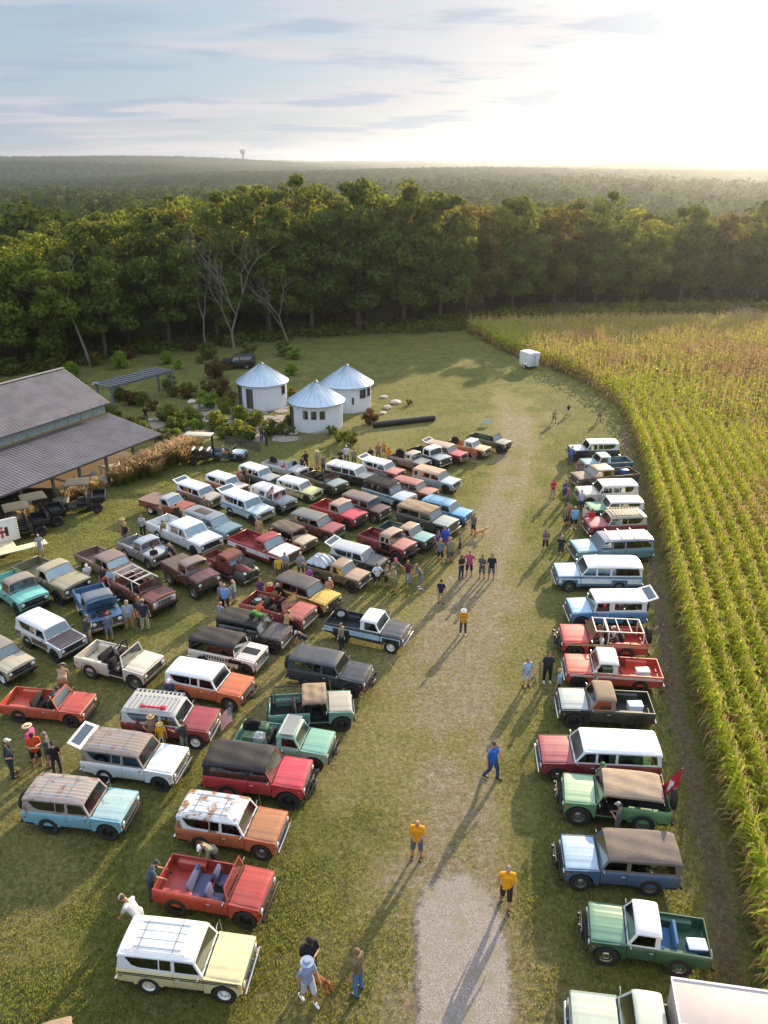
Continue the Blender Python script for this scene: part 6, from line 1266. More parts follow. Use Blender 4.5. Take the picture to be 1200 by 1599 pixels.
def hills():
    A = np.linspace(R(-62), R(62), 420); D = np.concatenate([np.linspace(120, 150, 6), np.geomspace(155, 11000, 150)])
    X = D[:, None]*np.sin(A)[None]; Y = D[:, None]*np.cos(A)[None]; Z = hillz(X, Y) - .5; n, m_ = X.shape
    idx = np.arange(n*m_).reshape(n, m_); F_ = np.stack([idx[:-1, :-1].ravel(), idx[:-1, 1:].ravel(), idx[1:, 1:].ravel(), idx[1:, :-1].ravel()], 1)
    tag(npmesh('hills', np.stack([X.ravel(), Y.ravel(), Z.ravel()], 1), F_, [mat('forest_floor', '#2b3318', .95, var=.3)], smooth=True), kind='structure')
    # far forest as one canopy
    A = np.linspace(R(-33), R(33), 900); D = np.geomspace(800, 5600, 330); X = D[:, None]*np.sin(A)[None]; Y = D[:, None]*np.cos(A)[None]
    cell = 14; cx, cy = np.floor(X/cell), np.floor(Y/cell); best = np.zeros(X.shape); tint = np.zeros(X.shape); rt = np.random.default_rng(5).random((512, 512, 4))
    for i in (-1, 0, 1):
        for j in (-1, 0, 1):
            a, b_ = (cx+i).astype(int) % 512, (cy+j).astype(int) % 512; q = rt[a, b_]; px, py = (cx+i+q[..., 0])*cell, (cy+j+q[..., 1])*cell; rr = 6+5*q[..., 2]
            h = (6+4*q[..., 3])*np.sqrt(np.clip(1-((X-px)**2+(Y-py)**2)/(rr*rr), 0, 1)); best = np.maximum(best, h)
    Z = hillz(X, Y) + 2 + best + 1.5*(vnoise(X, Y, 4, 31)-.5); n, m_ = X.shape
    idx = np.arange(n*m_).reshape(n, m_); F_ = np.stack([idx[:-1, :-1].ravel(), idx[:-1, 1:].ravel(), idx[1:, 1:].ravel(), idx[1:, :-1].ravel()], 1)
    fm = mat('canopy_leaf', '#2c3a1e', 1.0, var=.4, vscale=.006, mottled='#1e2a18')
    fm.node_tree.nodes['Principled BSDF'].inputs['Specular IOR Level'].default_value = 0
    tag(npmesh('distant_forest', np.stack([X.ravel(), Y.ravel(), Z.ravel()], 1), F_, [fm], smooth=True), kind='stuff', label='wooded hills fading to blue at the horizon', cat='forest')
def quads(P, Nrm, S, asp=1.0):
    """leaf quads: centres P, normals N, half size S"""
    n = len(P); a = RNG.normal(size=(n, 3)); u = np.cross(Nrm, a); u /= np.linalg.norm(u, axis=1)[:, None]+1e-9; v = np.cross(Nrm, u); v /= np.linalg.norm(v, axis=1)[:, None]+1e-9
    S = np.asarray(S)[:, None]; A_ = P-u*S-v*S*asp*.3; B_ = P+u*S*.1-v*S*asp; C_ = P+u*S+v*S*asp*.3; D_ = P-u*S*.1+v*S*asp
    return np.stack([A_, B_, C_, D_], 1).reshape(-1, 3), np.arange(n*4).reshape(-1, 4)
def crown_pts(n_cl, per, rx, rz, zc, spread, low=.0, seed=0):
    r = np.random.default_rng(seed); P = []; Nn = []
    for k in range(n_cl):
        d = r.normal(size=3); d /= np.linalg.norm(d); f = r.random()**.35; c = np.array([d[0]*rx*f, d[1]*rx*f, zc+d[2]*rz*f]); w_ = spread*(.6+.8*r.random())
        if c[2] < low: c[2] = low + abs(r.normal())*.5
        o = r.normal(size=(per, 3)); o /= np.linalg.norm(o, axis=1)[:, None]; rad = w_*(.55+.45*r.random(per))[:, None]; P.append(c+o*rad*np.array([1, 1, .7])); q = o + r.normal(size=(per, 3))*.6 + np.array([0, 0, .35]); Nn.append(q/np.linalg.norm(q, axis=1)[:, None])
    return np.concatenate(P), np.concatenate(Nn)
LEAVES = leafmat('oak_leaves', '#44552a', '#68763a', .34, 1.0, '#bab84a', .45); LEAVY = leafmat('yellow_green_leaves', '#566a2c', '#828c3a', .40, 1.0, '#c4c040', .45); LEAVB = leafmat('olive_leaves', '#55562e', '#756c3c', .34, 1.0, '#b09838', .5)
BARK = mat('bark', '#5c5448', .95, bump=.6, bscale=6, var=.3); PALEBARK = mat('pale_bark', '#7c756c', .9, bump=.4, bscale=6, var=.2)
def trunk_fn(H, seed, rad, low=.25, dense=7, lean=0.0):
    def f(bm):
        r = random.Random(seed); pts = [(lean*H*k/6+r.uniform(-.15, .15)*k*.5, r.uniform(-.15, .15)*k*.5, H*.86*k/6) for k in range(7)]; tube(bm, pts, [rad*(1-.13*k) for k in range(7)], 7)
        for k in range(dense):
            h = H*(low+(.8-low)*k/dense); i = min(5, int(h/(H*.86)*6)); b = Vector(pts[i]).lerp(Vector(pts[i+1]), (h/(H*.86)*6) % 1); a = r.uniform(0, 6.28); L_ = H*r.uniform(.16, .30)*(1.15-h/H*.6)
            e = b + Vector((math.cos(a)*L_, math.sin(a)*L_, L_*r.uniform(.35, .9))); mdl = b.lerp(e, .5)+Vector((0, 0, L_*.08)); tube(bm, [b, mdl, e], [rad*.38, rad*.26, rad*.08], 5)
            for q in range(3):
                a2 = a+r.uniform(-.9, .9); L2 = L_*r.uniform(.3, .55); s = b.lerp(e, r.uniform(.35, .9)); tube(bm, [s, s+Vector((math.cos(a2)*L2, math.sin(a2)*L2, L2*r.uniform(.1, .9)))], [rad*.14, rad*.04], 4)
    return f
def bare_fn(H, seed, rad, lean, depth):
    def f(bm):
        r = random.Random(seed)
        def br(p, d, L_, ra, k):
            m = p + d*L_*.5 + Vector((r.uniform(-.06, .06), r.uniform(-.06, .06), r.uniform(-.03, .05)))*L_; e = p + d*L_ + Vector((r.uniform(-.1, .1), r.uniform(-.1, .1), r.uniform(-.05, .08)))*L_
            tube(bm, [p, m, e], [ra, ra*.82, ra*.6], 6 if k > 3 else 4)
            if k <= 0: return
            for q in range(r.choice([2, 2, 3])):
                dd = (d + Vector((r.uniform(-1, 1), r.uniform(-1, 1), r.uniform(-.35, .55)))*(.55 if k > 4 else .8)).normalized(); br(e if q < 2 else m, dd, L_*r.uniform(.58, .86), ra*(.62 if q else .74)*.9, k-1)
        br(Vector((0, 0, 0)), Vector((lean, 0, 1)).normalized(), H*.30, rad, depth)
    return f
def trees():
    var = []
    specs = [(19, 4.8, 8.2, 9.8, 78, 100, LEAVES), (21, 5.0, 9.2, 10.8, 84, 100, LEAVES), (18, 4.4, 7.8, 9.2, 66, 100, LEAVB), (17, 5.4, 7.2, 8.8, 78, 100, LEAVY), (22, 4.6, 9.8, 11.4, 84, 100, LEAVES), (15, 4.6, 6.4, 7.8, 64, 95, LEAVY)]
    for i, (H, rx, rz, zc, nc, per, lm) in enumerate(specs):
        P, Nn = crown_pts(int(nc*.95), int(per*1.7), rx, rz, zc, 1.45, low=1.2, seed=40+i); V_, F_ = quads(P, Nn, .12+.17*RNG.random(len(P))); o = npmesh('crown', V_, F_, [lm]); CACHE['crown%d' % i] = o.data; bpy.data.objects.remove(o); var.append((H, lm))
    names = [('broadleaf_tree', 'tree')]
    front = [(-66, 92), (-58, 95), (-50, 97), (-43, 100), (-37, 105), (-30, 111), (-24, 115), (-17, 119), (-11, 122), (-4, 124), (3, 126), (9, 129), (15, 136), (22, 140), (30, 143), (38, 146), (46, 149), (55, 151), (63, 153), (71, 155), (80, 157)]
    hts = {0: 12.5, 1: 13.5, 2: 15.5, 3: 17, 4: 18.5, 5: 19.5, 6: 21, 7: 22, 8: 23, 9: 23, 10: 22.5, 11: 21, 12: 19.5, 13: 20, 14: 18.5, 15: 20, 16: 17.5, 17: 18, 18: 17, 19: 18, 20: 18}
    descr = ['leaning out over the garden behind the long barn', 'dense and dark behind the long barn', 'with a yellow green sunlit top above the barn', 'rounded and bright topped behind the pergola', 'dark and narrow behind the pergola', 'behind the leftmost bushes of the garden', 'spreading behind the parked black car', 'tall and full above the left round hut', 'the tallest crown above the round huts', 'broad and dark above the right round hut', 'at the far end of the grass where the lane fades', 'with a pale trunk at the bend of the field edge', 'left of the white cargo trailer at the field corner', 'straight above the white cargo trailer', 'with an olive brown crown over the near corner of the corn', 'with a tall narrow crown over the middle of the corn', 'lower and open over the middle of the corn', 'rounded and hazy over the corn rows', 'with light showing through over the right part of the corn', 'slender and tall against the hazy hills at the right', 'last of the wood edge at the right of the photo']
    r = random.Random(11)
    for i, (x, y) in enumerate(front):
        k = [0, 3, 0, 3, 0, 0, 4, 1, 4, 0, 1, 0, 2, 0, 2, 4, 5, 0, 2, 4, 0][i]; H, lm = var[k]; s = hts[i]/H
        t = thing('broadleaf_tree', (x, y, -.2), r.uniform(0, 6), s, 'broadleaf tree '+descr[i], 'tree', 'trees along the wood edge')
        part('crown', 'crown%d' % k, None, [lm], t); part('trunk', 'trunk%d' % k, trunk_fn(H, 60+k, .34), [BARK], t)
    # the wood behind: nothing tells these apart
    n = 0
    for row, (off, cnt) in enumerate(((7, 24), (14, 25), (22, 26), (31, 26), (42, 24), (54, 24))):
        for q in range(cnt):
            u = q/(cnt-1)*(len(front)-1); i = min(len(front)-2, int(u)); f = u-i; x = front[i][0]*(1-f)+front[i+1][0]*f; y = front[i][1]*(1-f)+front[i+1][1]*f
            x += r.uniform(-1.8, 1.8) - (.25*off if x < 0 else 0); y += off + r.uniform(-2, 2); hh = hts[i]*(1-f)+hts[i+1]*f; k = r.choice([0, 1, 2, 3, 4, 4, 0]); H, lm = var[k]
            s = hh/H*r.uniform(.80, .98); z = float(hillz(np.array([x]), np.array([y]))[0])
            t = thing('broadleaf_tree', (x, y, z-.3), r.uniform(0, 6), s, 'broadleaf tree standing inside the dense wood, only its crown showing', 'tree', 'trees inside the wood')
            part('crown', 'crown%d' % k, None, [lm], t); part('trunk', 'trunk%d' % k, trunk_fn(H, 60+k, .34), [BARK], t)
    # bare pale trees
    for px, py, H, ln, lab, seed in ((142, 572, 16, -.20, 'pale bare leaning trunk with two limbs in front of the dark wood at the left', 1), (92, 560, 13, -.22, 'thin bare leaning trunk farthest left in front of the wood', 2), (366, 545, 15.5, .02, 'bare grey branching tree above the parked black car', 3), (322, 545, 13, .03, 'bare grey tree left of the big bare branching tree', 4), (450, 535, 12, -.25, 'dead tree with branches reaching left over the grass edge', 5), (727, 500, 9, .0, 'short pale bare trunk at the wood edge above the grass end', 6)):
        t = thing('bare_tree', G(px, py), 0, 1, lab, 'tree'); part('trunk', None, bare_fn(H, 300+seed, .20 if H > 14 else .15, ln, 5 if px < 200 else 6), [PALEBARK], t)
    # middle distance forest: thousands of crowns as one mass
    rr = np.random.default_rng(77); n = 6500; D = np.sqrt(rr.uniform(180**2, 950**2, n)); D = np.where(rr.random(n) < .35, rr.uniform(180, 450, n), D); A = rr.uniform(R(-34), R(34), n); X = D*np.sin(A); Y = D*np.cos(A); z = hillz(X, Y)
    Vs, Fs, off = [], [], 0; mi = []
    for i in range(n):
        q = int(np.clip(150*(1.25-D[i]/700), 34, 170)); d = rr.normal(size=(q, 3)); d /= np.linalg.norm(d, axis=1)[:, None]; d[:, 2] = np.where(d[:, 2] < -.3, -d[:, 2], d[:, 2]); R0 = rr.uniform(4.2, 7.0); hh = rr.uniform(9, 15)
        lump = 1+.22*np.sin(d[:, :1]*5+i)*np.cos(d[:, 1:2]*4+i*2); c = np.array([X[i], Y[i], z[i]+hh-5]); P = c + d*lump*np.array([R0, R0, R0*rr.uniform(.9, 1.4)])*(.8+.2*rr.random((q, 1))); q2 = d + rr.normal(size=(q, 3))*.35; q2 /= np.linalg.norm(q2, axis=1)[:, None]
        v_, f_ = quads(P, q2, (.55+.35*rr.random(q))*(1.0 if D[i] < 400 else 1.6 if D[i] < 650 else 2.2)); Vs.append(v_); Fs.append(f_+off); off += len(v_); mi.append(np.full(len(f_), rr.choice([0, 0, 1, 2])))
    o = npmesh('valley_forest', np.concatenate(Vs), np.concatenate(Fs), [leafmat('valley_leaves', '#2e3c1c', '#465526', .12, 1, '#90a038', .5), leafmat('valley_leaves_pale', '#3f4e24', '#586830', .16, 1, '#a8b048', .5), leafmat('valley_leaves_dark', '#26331a', '#3a4622', .12, 1, '#88902c', .5)], mi=np.concatenate(mi)); tag(o, 'continuous green forest filling the valley beyond the wood edge', 'forest', kind='stuff')
def bushes():
    r = random.Random(5)
    for k, (lm) in enumerate((LEAVES, LEAVY, LEAVB)):
        P, Nn = crown_pts(22, 60, .9, .7, .85, .34, low=.15, seed=90+k); V_, F_ = quads(P, Nn, .05+.06*RNG.random(len(P))); o = npmesh('foliage', V_, F_, [lm]); CACHE['bush%d' % k] = o.data; bpy.data.objects.remove(o)
    RED = leafmat('russet_leaves', '#4a3c2a', '#645038', .3, 1, '#a8703c', .5); BRT = leafmat('fresh_leaves', '#56702c', '#86a03c', .4, 1, '#c4d848', .4)
    spots = [(112, 590, 2.0, 1, 'tall light green shrub just behind the barn roof ridge', 'g'), (190, 575, 2.2, 1, 'bright green young tree behind the pergola', 'g'), (262, 568, 1.7, 1, 'light green bush at the right end of the pergola', 'g'), (327, 560, 2.3, 0, 'round bush left of the parked black car', 'n'), (388, 560, 2.2, 0, 'round bush right of the parked black car', 'n'), (446, 555, 2.2, 0, 'round bush on the grass right of the left round hut roof', 'n'), (455, 586, 1.6, 1, 'bright yellow green shrub beside the left round hut roof', 'g'), (264, 607, 1.7, 0, 'upright dark green shrub under the pergola end', 'n'), (206, 632, 1.6, 2, 'reddish shrub at the near foot of the pergola', 'r'), (224, 634, 1.6, 1, 'yellowish shrub beside the reddish one near the pergola', 'n'), (292, 622, 1.3, 2, 'russet shrub in the middle of the garden', 'r'), (338, 590, 2.4, 2, 'wide brown shrub left of the left round hut', 'r'), (345, 618, 2.0, 2, 'low brown shrub touching the left round hut', 'r'), (300, 548, 1.5, 2, 'brownish bush at the foot of the wood', 'r'), (200, 560, 1.8, 2, 'brown bush behind the pergola', 'r'), (306, 672, 1.2, 1, 'small conical green shrub on the terrace', 'g'), (383, 655, .8, 0, 'small dark bush at the foot of the left round hut', 'n'), (352, 648, .9, 0, 'low bush on the terrace left of the hut door', 'n'), (335, 676, .8, 0, 'low bush by the red-shirted person', 'n'), (425, 676, .9, 0, 'bush beside the open front of the front hut', 'n'), (455, 678, .9, 0, 'dark bush touching the front hut wall', 'n'), (520, 678, 1.0, 0, 'tangled bush at the right foot of the front hut', 'n'), (548, 694, 1.4, 0, 'leafy shrub behind the back row of trucks', 'n'), (532, 690, 1.2, 0, 'shrub left of the leafy shrub behind the back row', 'n'), (578, 662, 1.6, 2, 'reddish young tree at the end of the black pipe', 'r'), (640, 632, .7, 0, 'small dark clump by the stones on the grass', 'n'), (130, 605, 1.0, 0, 'dark low bush beside the barn gable', 'n'), (268, 690, 1.4, 0, 'green shrub behind the porch corner', 'n'), (378, 690, 1.2, 0, 'grey green shrub behind the small blue jeep', 'n'), (60, 575, 2.4, 0, 'dark shrub behind the barn roof at the left', 'n'), (20, 585, 2.4, 0, 'dark shrub at the left edge behind the barn roof', 'n'), (240, 545, 2.0, 0, 'low tree at the foot of the wood left of centre', 'n')]
    for px, py, h, k, lab, c in spots:
        p = G(px, py); t = thing('bush', p, r.uniform(0, 6), h/1.7, lab, 'bush', 'shrubs of the garden'); part('foliage', 'bush%d' % k, None, [{'n': LEAVES, 'g': BRT, 'r': RED}[c]], t); part('stem', 'stem', lambda bm: [tube(bm, [(0, 0, 0), (.4*math.cos(a), .4*math.sin(a), .9)], [.05, .02], 5) for a in (0, 2, 4)], [BARK], t)
    rq = random.Random(31)
    for k in range(74):
        px = rq.uniform(110, 460); py = rq.uniform(552, 645) if k < 34 else rq.uniform(655, 690)
        if px < 175 and py > 600 or (360 < px < 455 and py > 575 and py < 650) or (165 < px < 270 and 575 < py < 625): continue
        q = rq.choice([0, 0, 1, 2]); t = thing('bush', G(px, py), rq.uniform(0, 6), rq.uniform(.45, 1.25), 'small rounded shrub among the garden beds between the barn and the wood', 'bush', 'small shrubs of the garden beds'); part('foliage', 'bush%d' % q, None, [rq.choice([LEAVES, LEAVES, BRT, LEAVY, LEAVB])], t); part('stem', 'stem', None, [BARK], t)
    # ornamental grass along the barn
    def og(bm):
        rr = random.Random(3)
        for k in range(420):
            a = rr.uniform(0, 6.28); q = rr.random()**.6; x, y = q*.18*math.cos(a), q*.18*math.sin(a); h = rr.uniform(.9, 1.55); l = q*.75; w_ = .018
            p0, p1, p2 = Vector((x, y, 0)), Vector((x+l*.4*math.cos(a), y+l*.4*math.sin(a), h*.7)), Vector((x+l*math.cos(a), y+l*math.sin(a), h)); s = Vector((-math.sin(a), math.cos(a), 0))*w_
            v = [bm.verts.new(q_) for q_ in (p0-s, p0+s, p1+s, p1-s)]; bm.faces.new(v).material_index = 0
            e = 1 if k % 2 else 0; w2 = 2.2 if e else .3; u = [v[3], v[2], bm.verts.new(p2+s*w2), bm.verts.new(p2-s*w2)]; bm.faces.new(u).material_index = e
    PL = leafmat('plume', '#a88c74', '#c4aa90', .4, 1, '#d0a880', .6); GB = leafmat('grass_blade', '#6c7c34', '#8c9440', .45, 1, '#c8cc50', .6)
    sp = [(10.6, .3, 1.1), (9.3, .6, 1.0), (8.2, .5, 1.1), (5.9, .7, 1.2), (5.2, 1.0, 1.3), (4.4, .8, 1.4), (3.6, 1.1, 1.5), (2.8, .9, 1.5), (2.0, 1.2, 1.6), (1.2, .9, 1.5), (.3, 1.2, 1.6), (-.6, 1.1, 1.6), (-1.6, .9, 1.5), (-2.6, .8, 1.4), (-3.4, .4, 1.3), (-4.2, .1, 1.2), (14.5, .3, 1.0), (17.5, .4, 1.0), (3.2, 1.9, 1.2), (-.2, 2.1, 1.3)]; MB_ = Matrix.Translation((-19.1, 65, 0)) @ Matrix.Rotation(math.atan2(-.872, -.49), 4, 'Z')
    sp_old = [(104, 762, 1.1), (146, 752, 1.0), (130, 735, 1.0), (176, 740, 1.2), (190, 733, 1.3), (202, 724, 1.5), (212, 718, 1.6), (222, 712, 1.6), (232, 708, 1.5), (245, 702, 1.6), (256, 694, 1.5), (266, 690, 1.5), (276, 684, 1.3), (84, 782, 1.2), (70, 790, 1.0), (290, 678, 1.2), (215, 704, 1.4), (238, 716, 1.1)]
    for i, (px, py, s) in enumerate(sp):
        t = part('ornamental_grass', 'ograss', og, [GB, PL]); t.location = MB_ @ Vector((px, py, 0)); t.rotation_euler = (0, 0, i*1.3); t.scale = (s*.95, s*.95, s*.82); tag(t, 'pinkish plumed grass clump growing in the bed along the barn porch', 'grass clump', 'plumed grass clumps along the porch')
    # terrace stones and boulders
    ST = mat('flagstone', '#8a817a', .85, var=.2, bump=.3, bscale=3)
    r2 = random.Random(9)
    def terr(bm):
        for px0, px1, py0, py1, n in ((232, 460, 652, 688, 75), (300, 440, 628, 662, 40)):
            for _ in range(n):
                px, py = r2.uniform(px0, px1), r2.uniform(py0, py1)
                if px < 330 and py > 682: continue
                c = G(px, py); a0 = r2.uniform(0, 6); rr = r2.uniform(.5, 1.15); h = r2.uniform(.03, .09); m = r2.randint(5, 7); top = [bm.verts.new((c.x+rr*r2.uniform(.8, 1.1)*math.cos(a0+6.283*k/m), c.y+rr*r2.uniform(.8, 1.1)*math.sin(a0+6.283*k/m), h)) for k in range(m)]; lo = [bm.verts.new((v.co.x, v.co.y, -.05)) for v in top]
                bm.faces.new(top); [bm.faces.new((top[k], top[(k+1) % m], lo[(k+1) % m], lo[k])) for k in range(m)]
    tag(part('stone_terrace', None, terr, [ST]), 'pale flagstone terrace in front of the round huts', 'terrace', kind='structure')
    def rock(seed):
        def f(bm):
            q = random.Random(seed); s = bmesh.ops.create_icosphere(bm, subdivisions=2, radius=1)['verts']
            for v in s: v.co *= q.uniform(.78, 1.1); v.co.z *= .55
        return f
    for i, (px, py, s, lab) in enumerate(((322, 660, .6, 'white boulder on the terrace left of the red shirt'), (385, 648, .5, 'pale rock at the door of the left hut'), (405, 668, .7, 'light boulder behind the two dark-dressed people'), (456, 676, .6, 'rock at the front hut corner'), (618, 628, .7, 'tan boulder on the grass right of the huts'), (606, 636, .6, 'grey boulder left of the dark clump'), (600, 620, .5, 'flat pale stone on the grass farther back'), (598, 645, .45, 'flat pale stone nearest the black pipe'), (300, 627, .6, 'flat grey stone beside the russet shrub'), (318, 626, .6, 'stone right of the flat grey stone'), (262, 640, .5, 'stepping stone on the garden lawn, middle'), (252, 644, .5, 'stepping stone on the garden lawn, nearest'), (268, 634, .5, 'stepping stone on the garden lawn, farthest'), (150, 600, .6, 'pale stone near the barn gable'), (270, 655, .6, 'flat slab at the start of the terrace'))):
        o = part('boulder', 'rock%d' % (i % 4), rock(i % 4), [mat('boulder', '#b4aaa2', .9, var=.2, bump=.4, bscale=3)]); o.location = G(px, py, .05); o.scale = (s, s*.8, s*.7); o.rotation_euler = (0, 0, i); tag(o, lab, 'stone', 'stones of the garden')
    # brush at the foot of the wood, one tangled mass
    Vs, Fs, off = [], [], 0; mi = []; rr = np.random.default_rng(8)
    line = [(-75, 92), (-58, 92), (-43, 97), (-30, 107), (-12, 118), (3, 122), (10, 123), (16, 128), (40, 133), (60, 136), (95, 142)]
    for k in range(420):
        u = rr.random()*(len(line)-1); i = int(u); f = u-i; x = line[i][0]*(1-f)+line[i+1][0]*f; y = line[i][1]*(1-f)+line[i+1][1]*f + (rr.random()**1.3)*9; s = rr.uniform(1.0, 2.3)*(1 if x > 12 else .8); q = 90
        d = rr.normal(size=(q, 3)); d /= np.linalg.norm(d, axis=1)[:, None]; d[:, 2] = np.abs(d[:, 2]); P = np.array([x, y, 0])+d*s*np.array([1.3, 1.3, 1.0])*(.6+.4*rr.random((q, 1))); q2 = d+rr.normal(size=(q, 3))*.5; q2 /= np.linalg.norm(q2, axis=1)[:, None]; v_, f_ = quads(P, q2, .12+.16*rr.random(q)); Vs.append(v_); Fs.append(f_+off); off += len(v_); mi.append(np.full(len(f_), rr.choice([0, 2, 2, 1])))
    tag(npmesh('brush', np.concatenate(Vs), np.concatenate(Fs), [LEAVES, LEAVY, LEAVB], mi=np.concatenate(mi)), 'tangled brush along the foot of the wood', 'brush', kind='stuff')
CORNG = leafmat('corn_leaf', '#7c9638', '#b4b44c', .52, 1, '#e8ec4c', .7); CORND = leafmat('dry_corn_leaf', '#94805a', '#bca478', .45, 1, '#d8b060', .6); TASS = leafmat('corn_tassel', '#ac9468', '#ccb486', .3, 1, '#d8b878', .6)
def corn_plant(seed, lod=0, dryness=.3):
    """leaf strips round a stalk; returns verts (quads), material index"""
    r = np.random.default_rng(seed); Q = []; M_ = []; H = 2.35; nl = 13 if lod == 0 else 8 if lod == 1 else 5
    def strip(pts, w_, m):
        for k in range(len(pts)-1):
            a, b = pts[k], pts[k+1]; Q.append([a-w_[k], a+w_[k], b+w_[k+1], b-w_[k+1]]); M_.append(m)
    for s in (np.array([.014, 0, 0]), np.array([0, .014, 0])):
        if lod < 2 or s[0] > 0: strip([np.array([0, 0, 0.]), np.array([0, 0, H*.9])], [s, s*.6], 1 if dryness > .5 else 0)
    pa = r.uniform(0, 6.28)
    for k in range(nl):
        z0_ = H*(.12+.78*k/nl); a = pa + math.pi*(k % 2) + r.normal()*.45; L_ = r.uniform(.48, .74)*(1 if k < nl*.8 else .7); d = np.array([math.cos(a), math.sin(a), 0]); sd_ = np.array([-d[1], d[0], 0]); up = r.uniform(.35, .65); w0 = .052 if lod == 0 else .065 if lod == 1 else .09
        p0 = np.array([0, 0, z0_]); p1 = p0+d*L_*.35+np.array([0, 0, L_*up*.65]); p2 = p0+d*L_*.75+np.array([0, 0, L_*up*.55]); p3 = p0+d*L_*1.0+np.array([0, 0, -L_*r.uniform(-.1, .35)])
        m = 1 if (r.random() < dryness or z0_ < H*.35) else 0; q1 = sd_*w0; tw = np.array([0, 0, .02])
        if lod < 2: strip([p0, p1, p2, p3], [q1*.5, q1+tw*.3, q1*.8+tw, q1*.12], m)
        else: strip([p0, p1, p3], [q1*.5, q1+tw, q1*.15], m)
    for k in range(5 if lod == 0 else 3):
        a = r.uniform(0, 6.28); d = np.array([math.cos(a), math.sin(a), 0])*.12; s = np.array([-d[1], d[0], 0])*.09
        strip([np.array([0, 0, H*.88]), np.array([0, 0, H*.88])+d+np.array([0, 0, .30])], [s, s*.7], 2)
    return np.array(Q), np.array(M_)
def corn():
    # rows run parallel to the field edge
    pts = []; d0 = [(b-a) for a, b in zip(CEW, CEW[1:])]
    fine = []
    for a, b in zip(CEW, CEW[1:]):
        n = max(1, int((b-a).length/.5)); fine += [a.lerp(b, k/n) for k in range(n)]
    P = np.array([(p.x, p.y) for p in fine]); 
    for _ in range(14): P[1:-1] = (P[:-2]+P[1:-1]*2+P[2:])/4
    rr = np.random.default_rng(3); out = []
    for row in range(0, 74):
        off = .45 + row*1.0; T_ = np.gradient(P, axis=0); T_ /= np.linalg.norm(T_, axis=1)[:, None]; Nn = np.stack([T_[:, 1], -T_[:, 0]], 1); Q = P + Nn*off
        seg = np.linalg.norm(np.diff(Q, axis=0), axis=1); keep = np.sum(np.diff(Q, axis=0)*T_[:-1], axis=1) > 0
        s = np.concatenate([[0], np.cumsum(np.where(keep, seg, 0))]); L_ = s[-1]
        u = np.arange(0, L_, .21) + rr.normal(size=len(np.arange(0, L_, .21)))*.03; x = np.interp(u, s, Q[:, 0])+rr.normal(size=len(u))*.04; y = np.interp(u, s, Q[:, 1])
        out.append(np.stack([x, y, np.full(len(u), row)], 1))
    A_ = np.concatenate(out); x, y = A_[:, 0], A_[:, 1]
    lim = (y > 9) & (y < 124+.12*(x-15)) & (np.abs(x) < 4+y*.56)
    A_ = A_[lim]; x, y = A_[:, 0], A_[:, 1]; dist = np.hypot(x, y)
    far = dist > 76; keepf = ~far | (rr.random(len(x)) < .55); A_ = A_[keepf]
    # extra fill for the far corner where the curved rows pinch out
    ex = rr.uniform(12, 80, 3200); ey = rr.uniform(96, 124, 3200); ey_ok = (ey < 124+.12*(ex-15)) & (ex < 4+ey*.56)
    dd, sg = polydist(ex, ey, CEW); ok = ey_ok & (sg < 0) & (dd > .4); A_ = np.concatenate([A_, np.stack([ex[ok], ey[ok], np.full(ok.sum(), 50)], 1)])
    dd, sg = polydist(A_[:, 0], A_[:, 1], CEW); A_ = A_[(sg < 0) & (dd > .25)]
    x, y = A_[:, 0], A_[:, 1]; dist = np.hypot(np.hypot(x, y), CAM_H); dryn = .12 + .55*vnoise(x, y, 7, 51)*smooth(.35, .75, vnoise(x, y, 16, 52)) + .30*smooth(4, 14, dd[(sg < 0) & (dd > .25)]) + .04*smooth(45, 85, y) + .25*(vnoise(x, y, 1.5, 53)-.5)
    # skip zone: a shallow gap in the field
    order = np.argsort(dist); inframe = (np.abs(x) < y*.47+.8) ; near = [i for i in order if y[i] > 15.5 and x[i] < (.433*dist[i]) and dryn[i] < .45][:300]; nearset = np.zeros(len(x), bool); nearset[near] = True
    vars_ = {}
    for lod in (0, 1, 2):
        for dk, dv in enumerate((.08, .45, .85)):
            for s in range(5): vars_[(lod, dk, s)] = corn_plant(100+s+dk*7+lod*31, lod, dv)
    Vs, Ms = [], []
    rot = rr.uniform(0, 6.28, len(x)); scl = rr.normal(1, .07, len(x))*(1+.10*(vnoise(x, y, 5, 60)-.5)); lod = np.where(dist < 46, 0, np.where(dist < 80, 1, 2)); dk = np.clip((dryn*3).astype(int), 0, 2); vs = rr.integers(0, 5, len(x))
    for key, (Q, M_) in vars_.items():
        sel = np.where((lod == key[0]) & (dk == key[1]) & (vs == key[2]) & ~nearset)[0]
        if not len(sel): continue
        c, s = np.cos(rot[sel]), np.sin(rot[sel]); q = Q.reshape(-1, 3); wide = 1.0 if key[0] < 2 else 1.35
        X_ = (q[None, :, 0]*c[:, None]-q[None, :, 1]*s[:, None])*wide*scl[sel][:, None]+x[sel][:, None]; Y_ = (q[None, :, 0]*s[:, None]+q[None, :, 1]*c[:, None])*wide*scl[sel][:, None]+y[sel][:, None]; Z_ = q[None, :, 2]*scl[sel][:, None]
        Vs.append(np.stack([X_, Y_, Z_], 2).reshape(-1, 3)); Ms.append(np.tile(M_, len(sel)))
    V_ = np.concatenate(Vs); F_ = np.arange(len(V_)).reshape(-1, 4); print('corn plants', len(x), 'quads', len(F_))
    tag(npmesh('corn_field', V_, F_, [CORNG, CORND, TASS], mi=np.concatenate(Ms)), 'ripening corn in curved rows filling the right side', 'corn', kind='stuff')
    me = []
    for s in range(6):
        Q, M_ = corn_plant(500+s, 0, .10); o = npmesh('corn_plant', Q.reshape(-1, 3), np.arange(len(Q)*4).reshape(-1, 4), [CORNG, CORND, TASS], mi=M_); me.append(o.data); bpy.data.objects.remove(o)
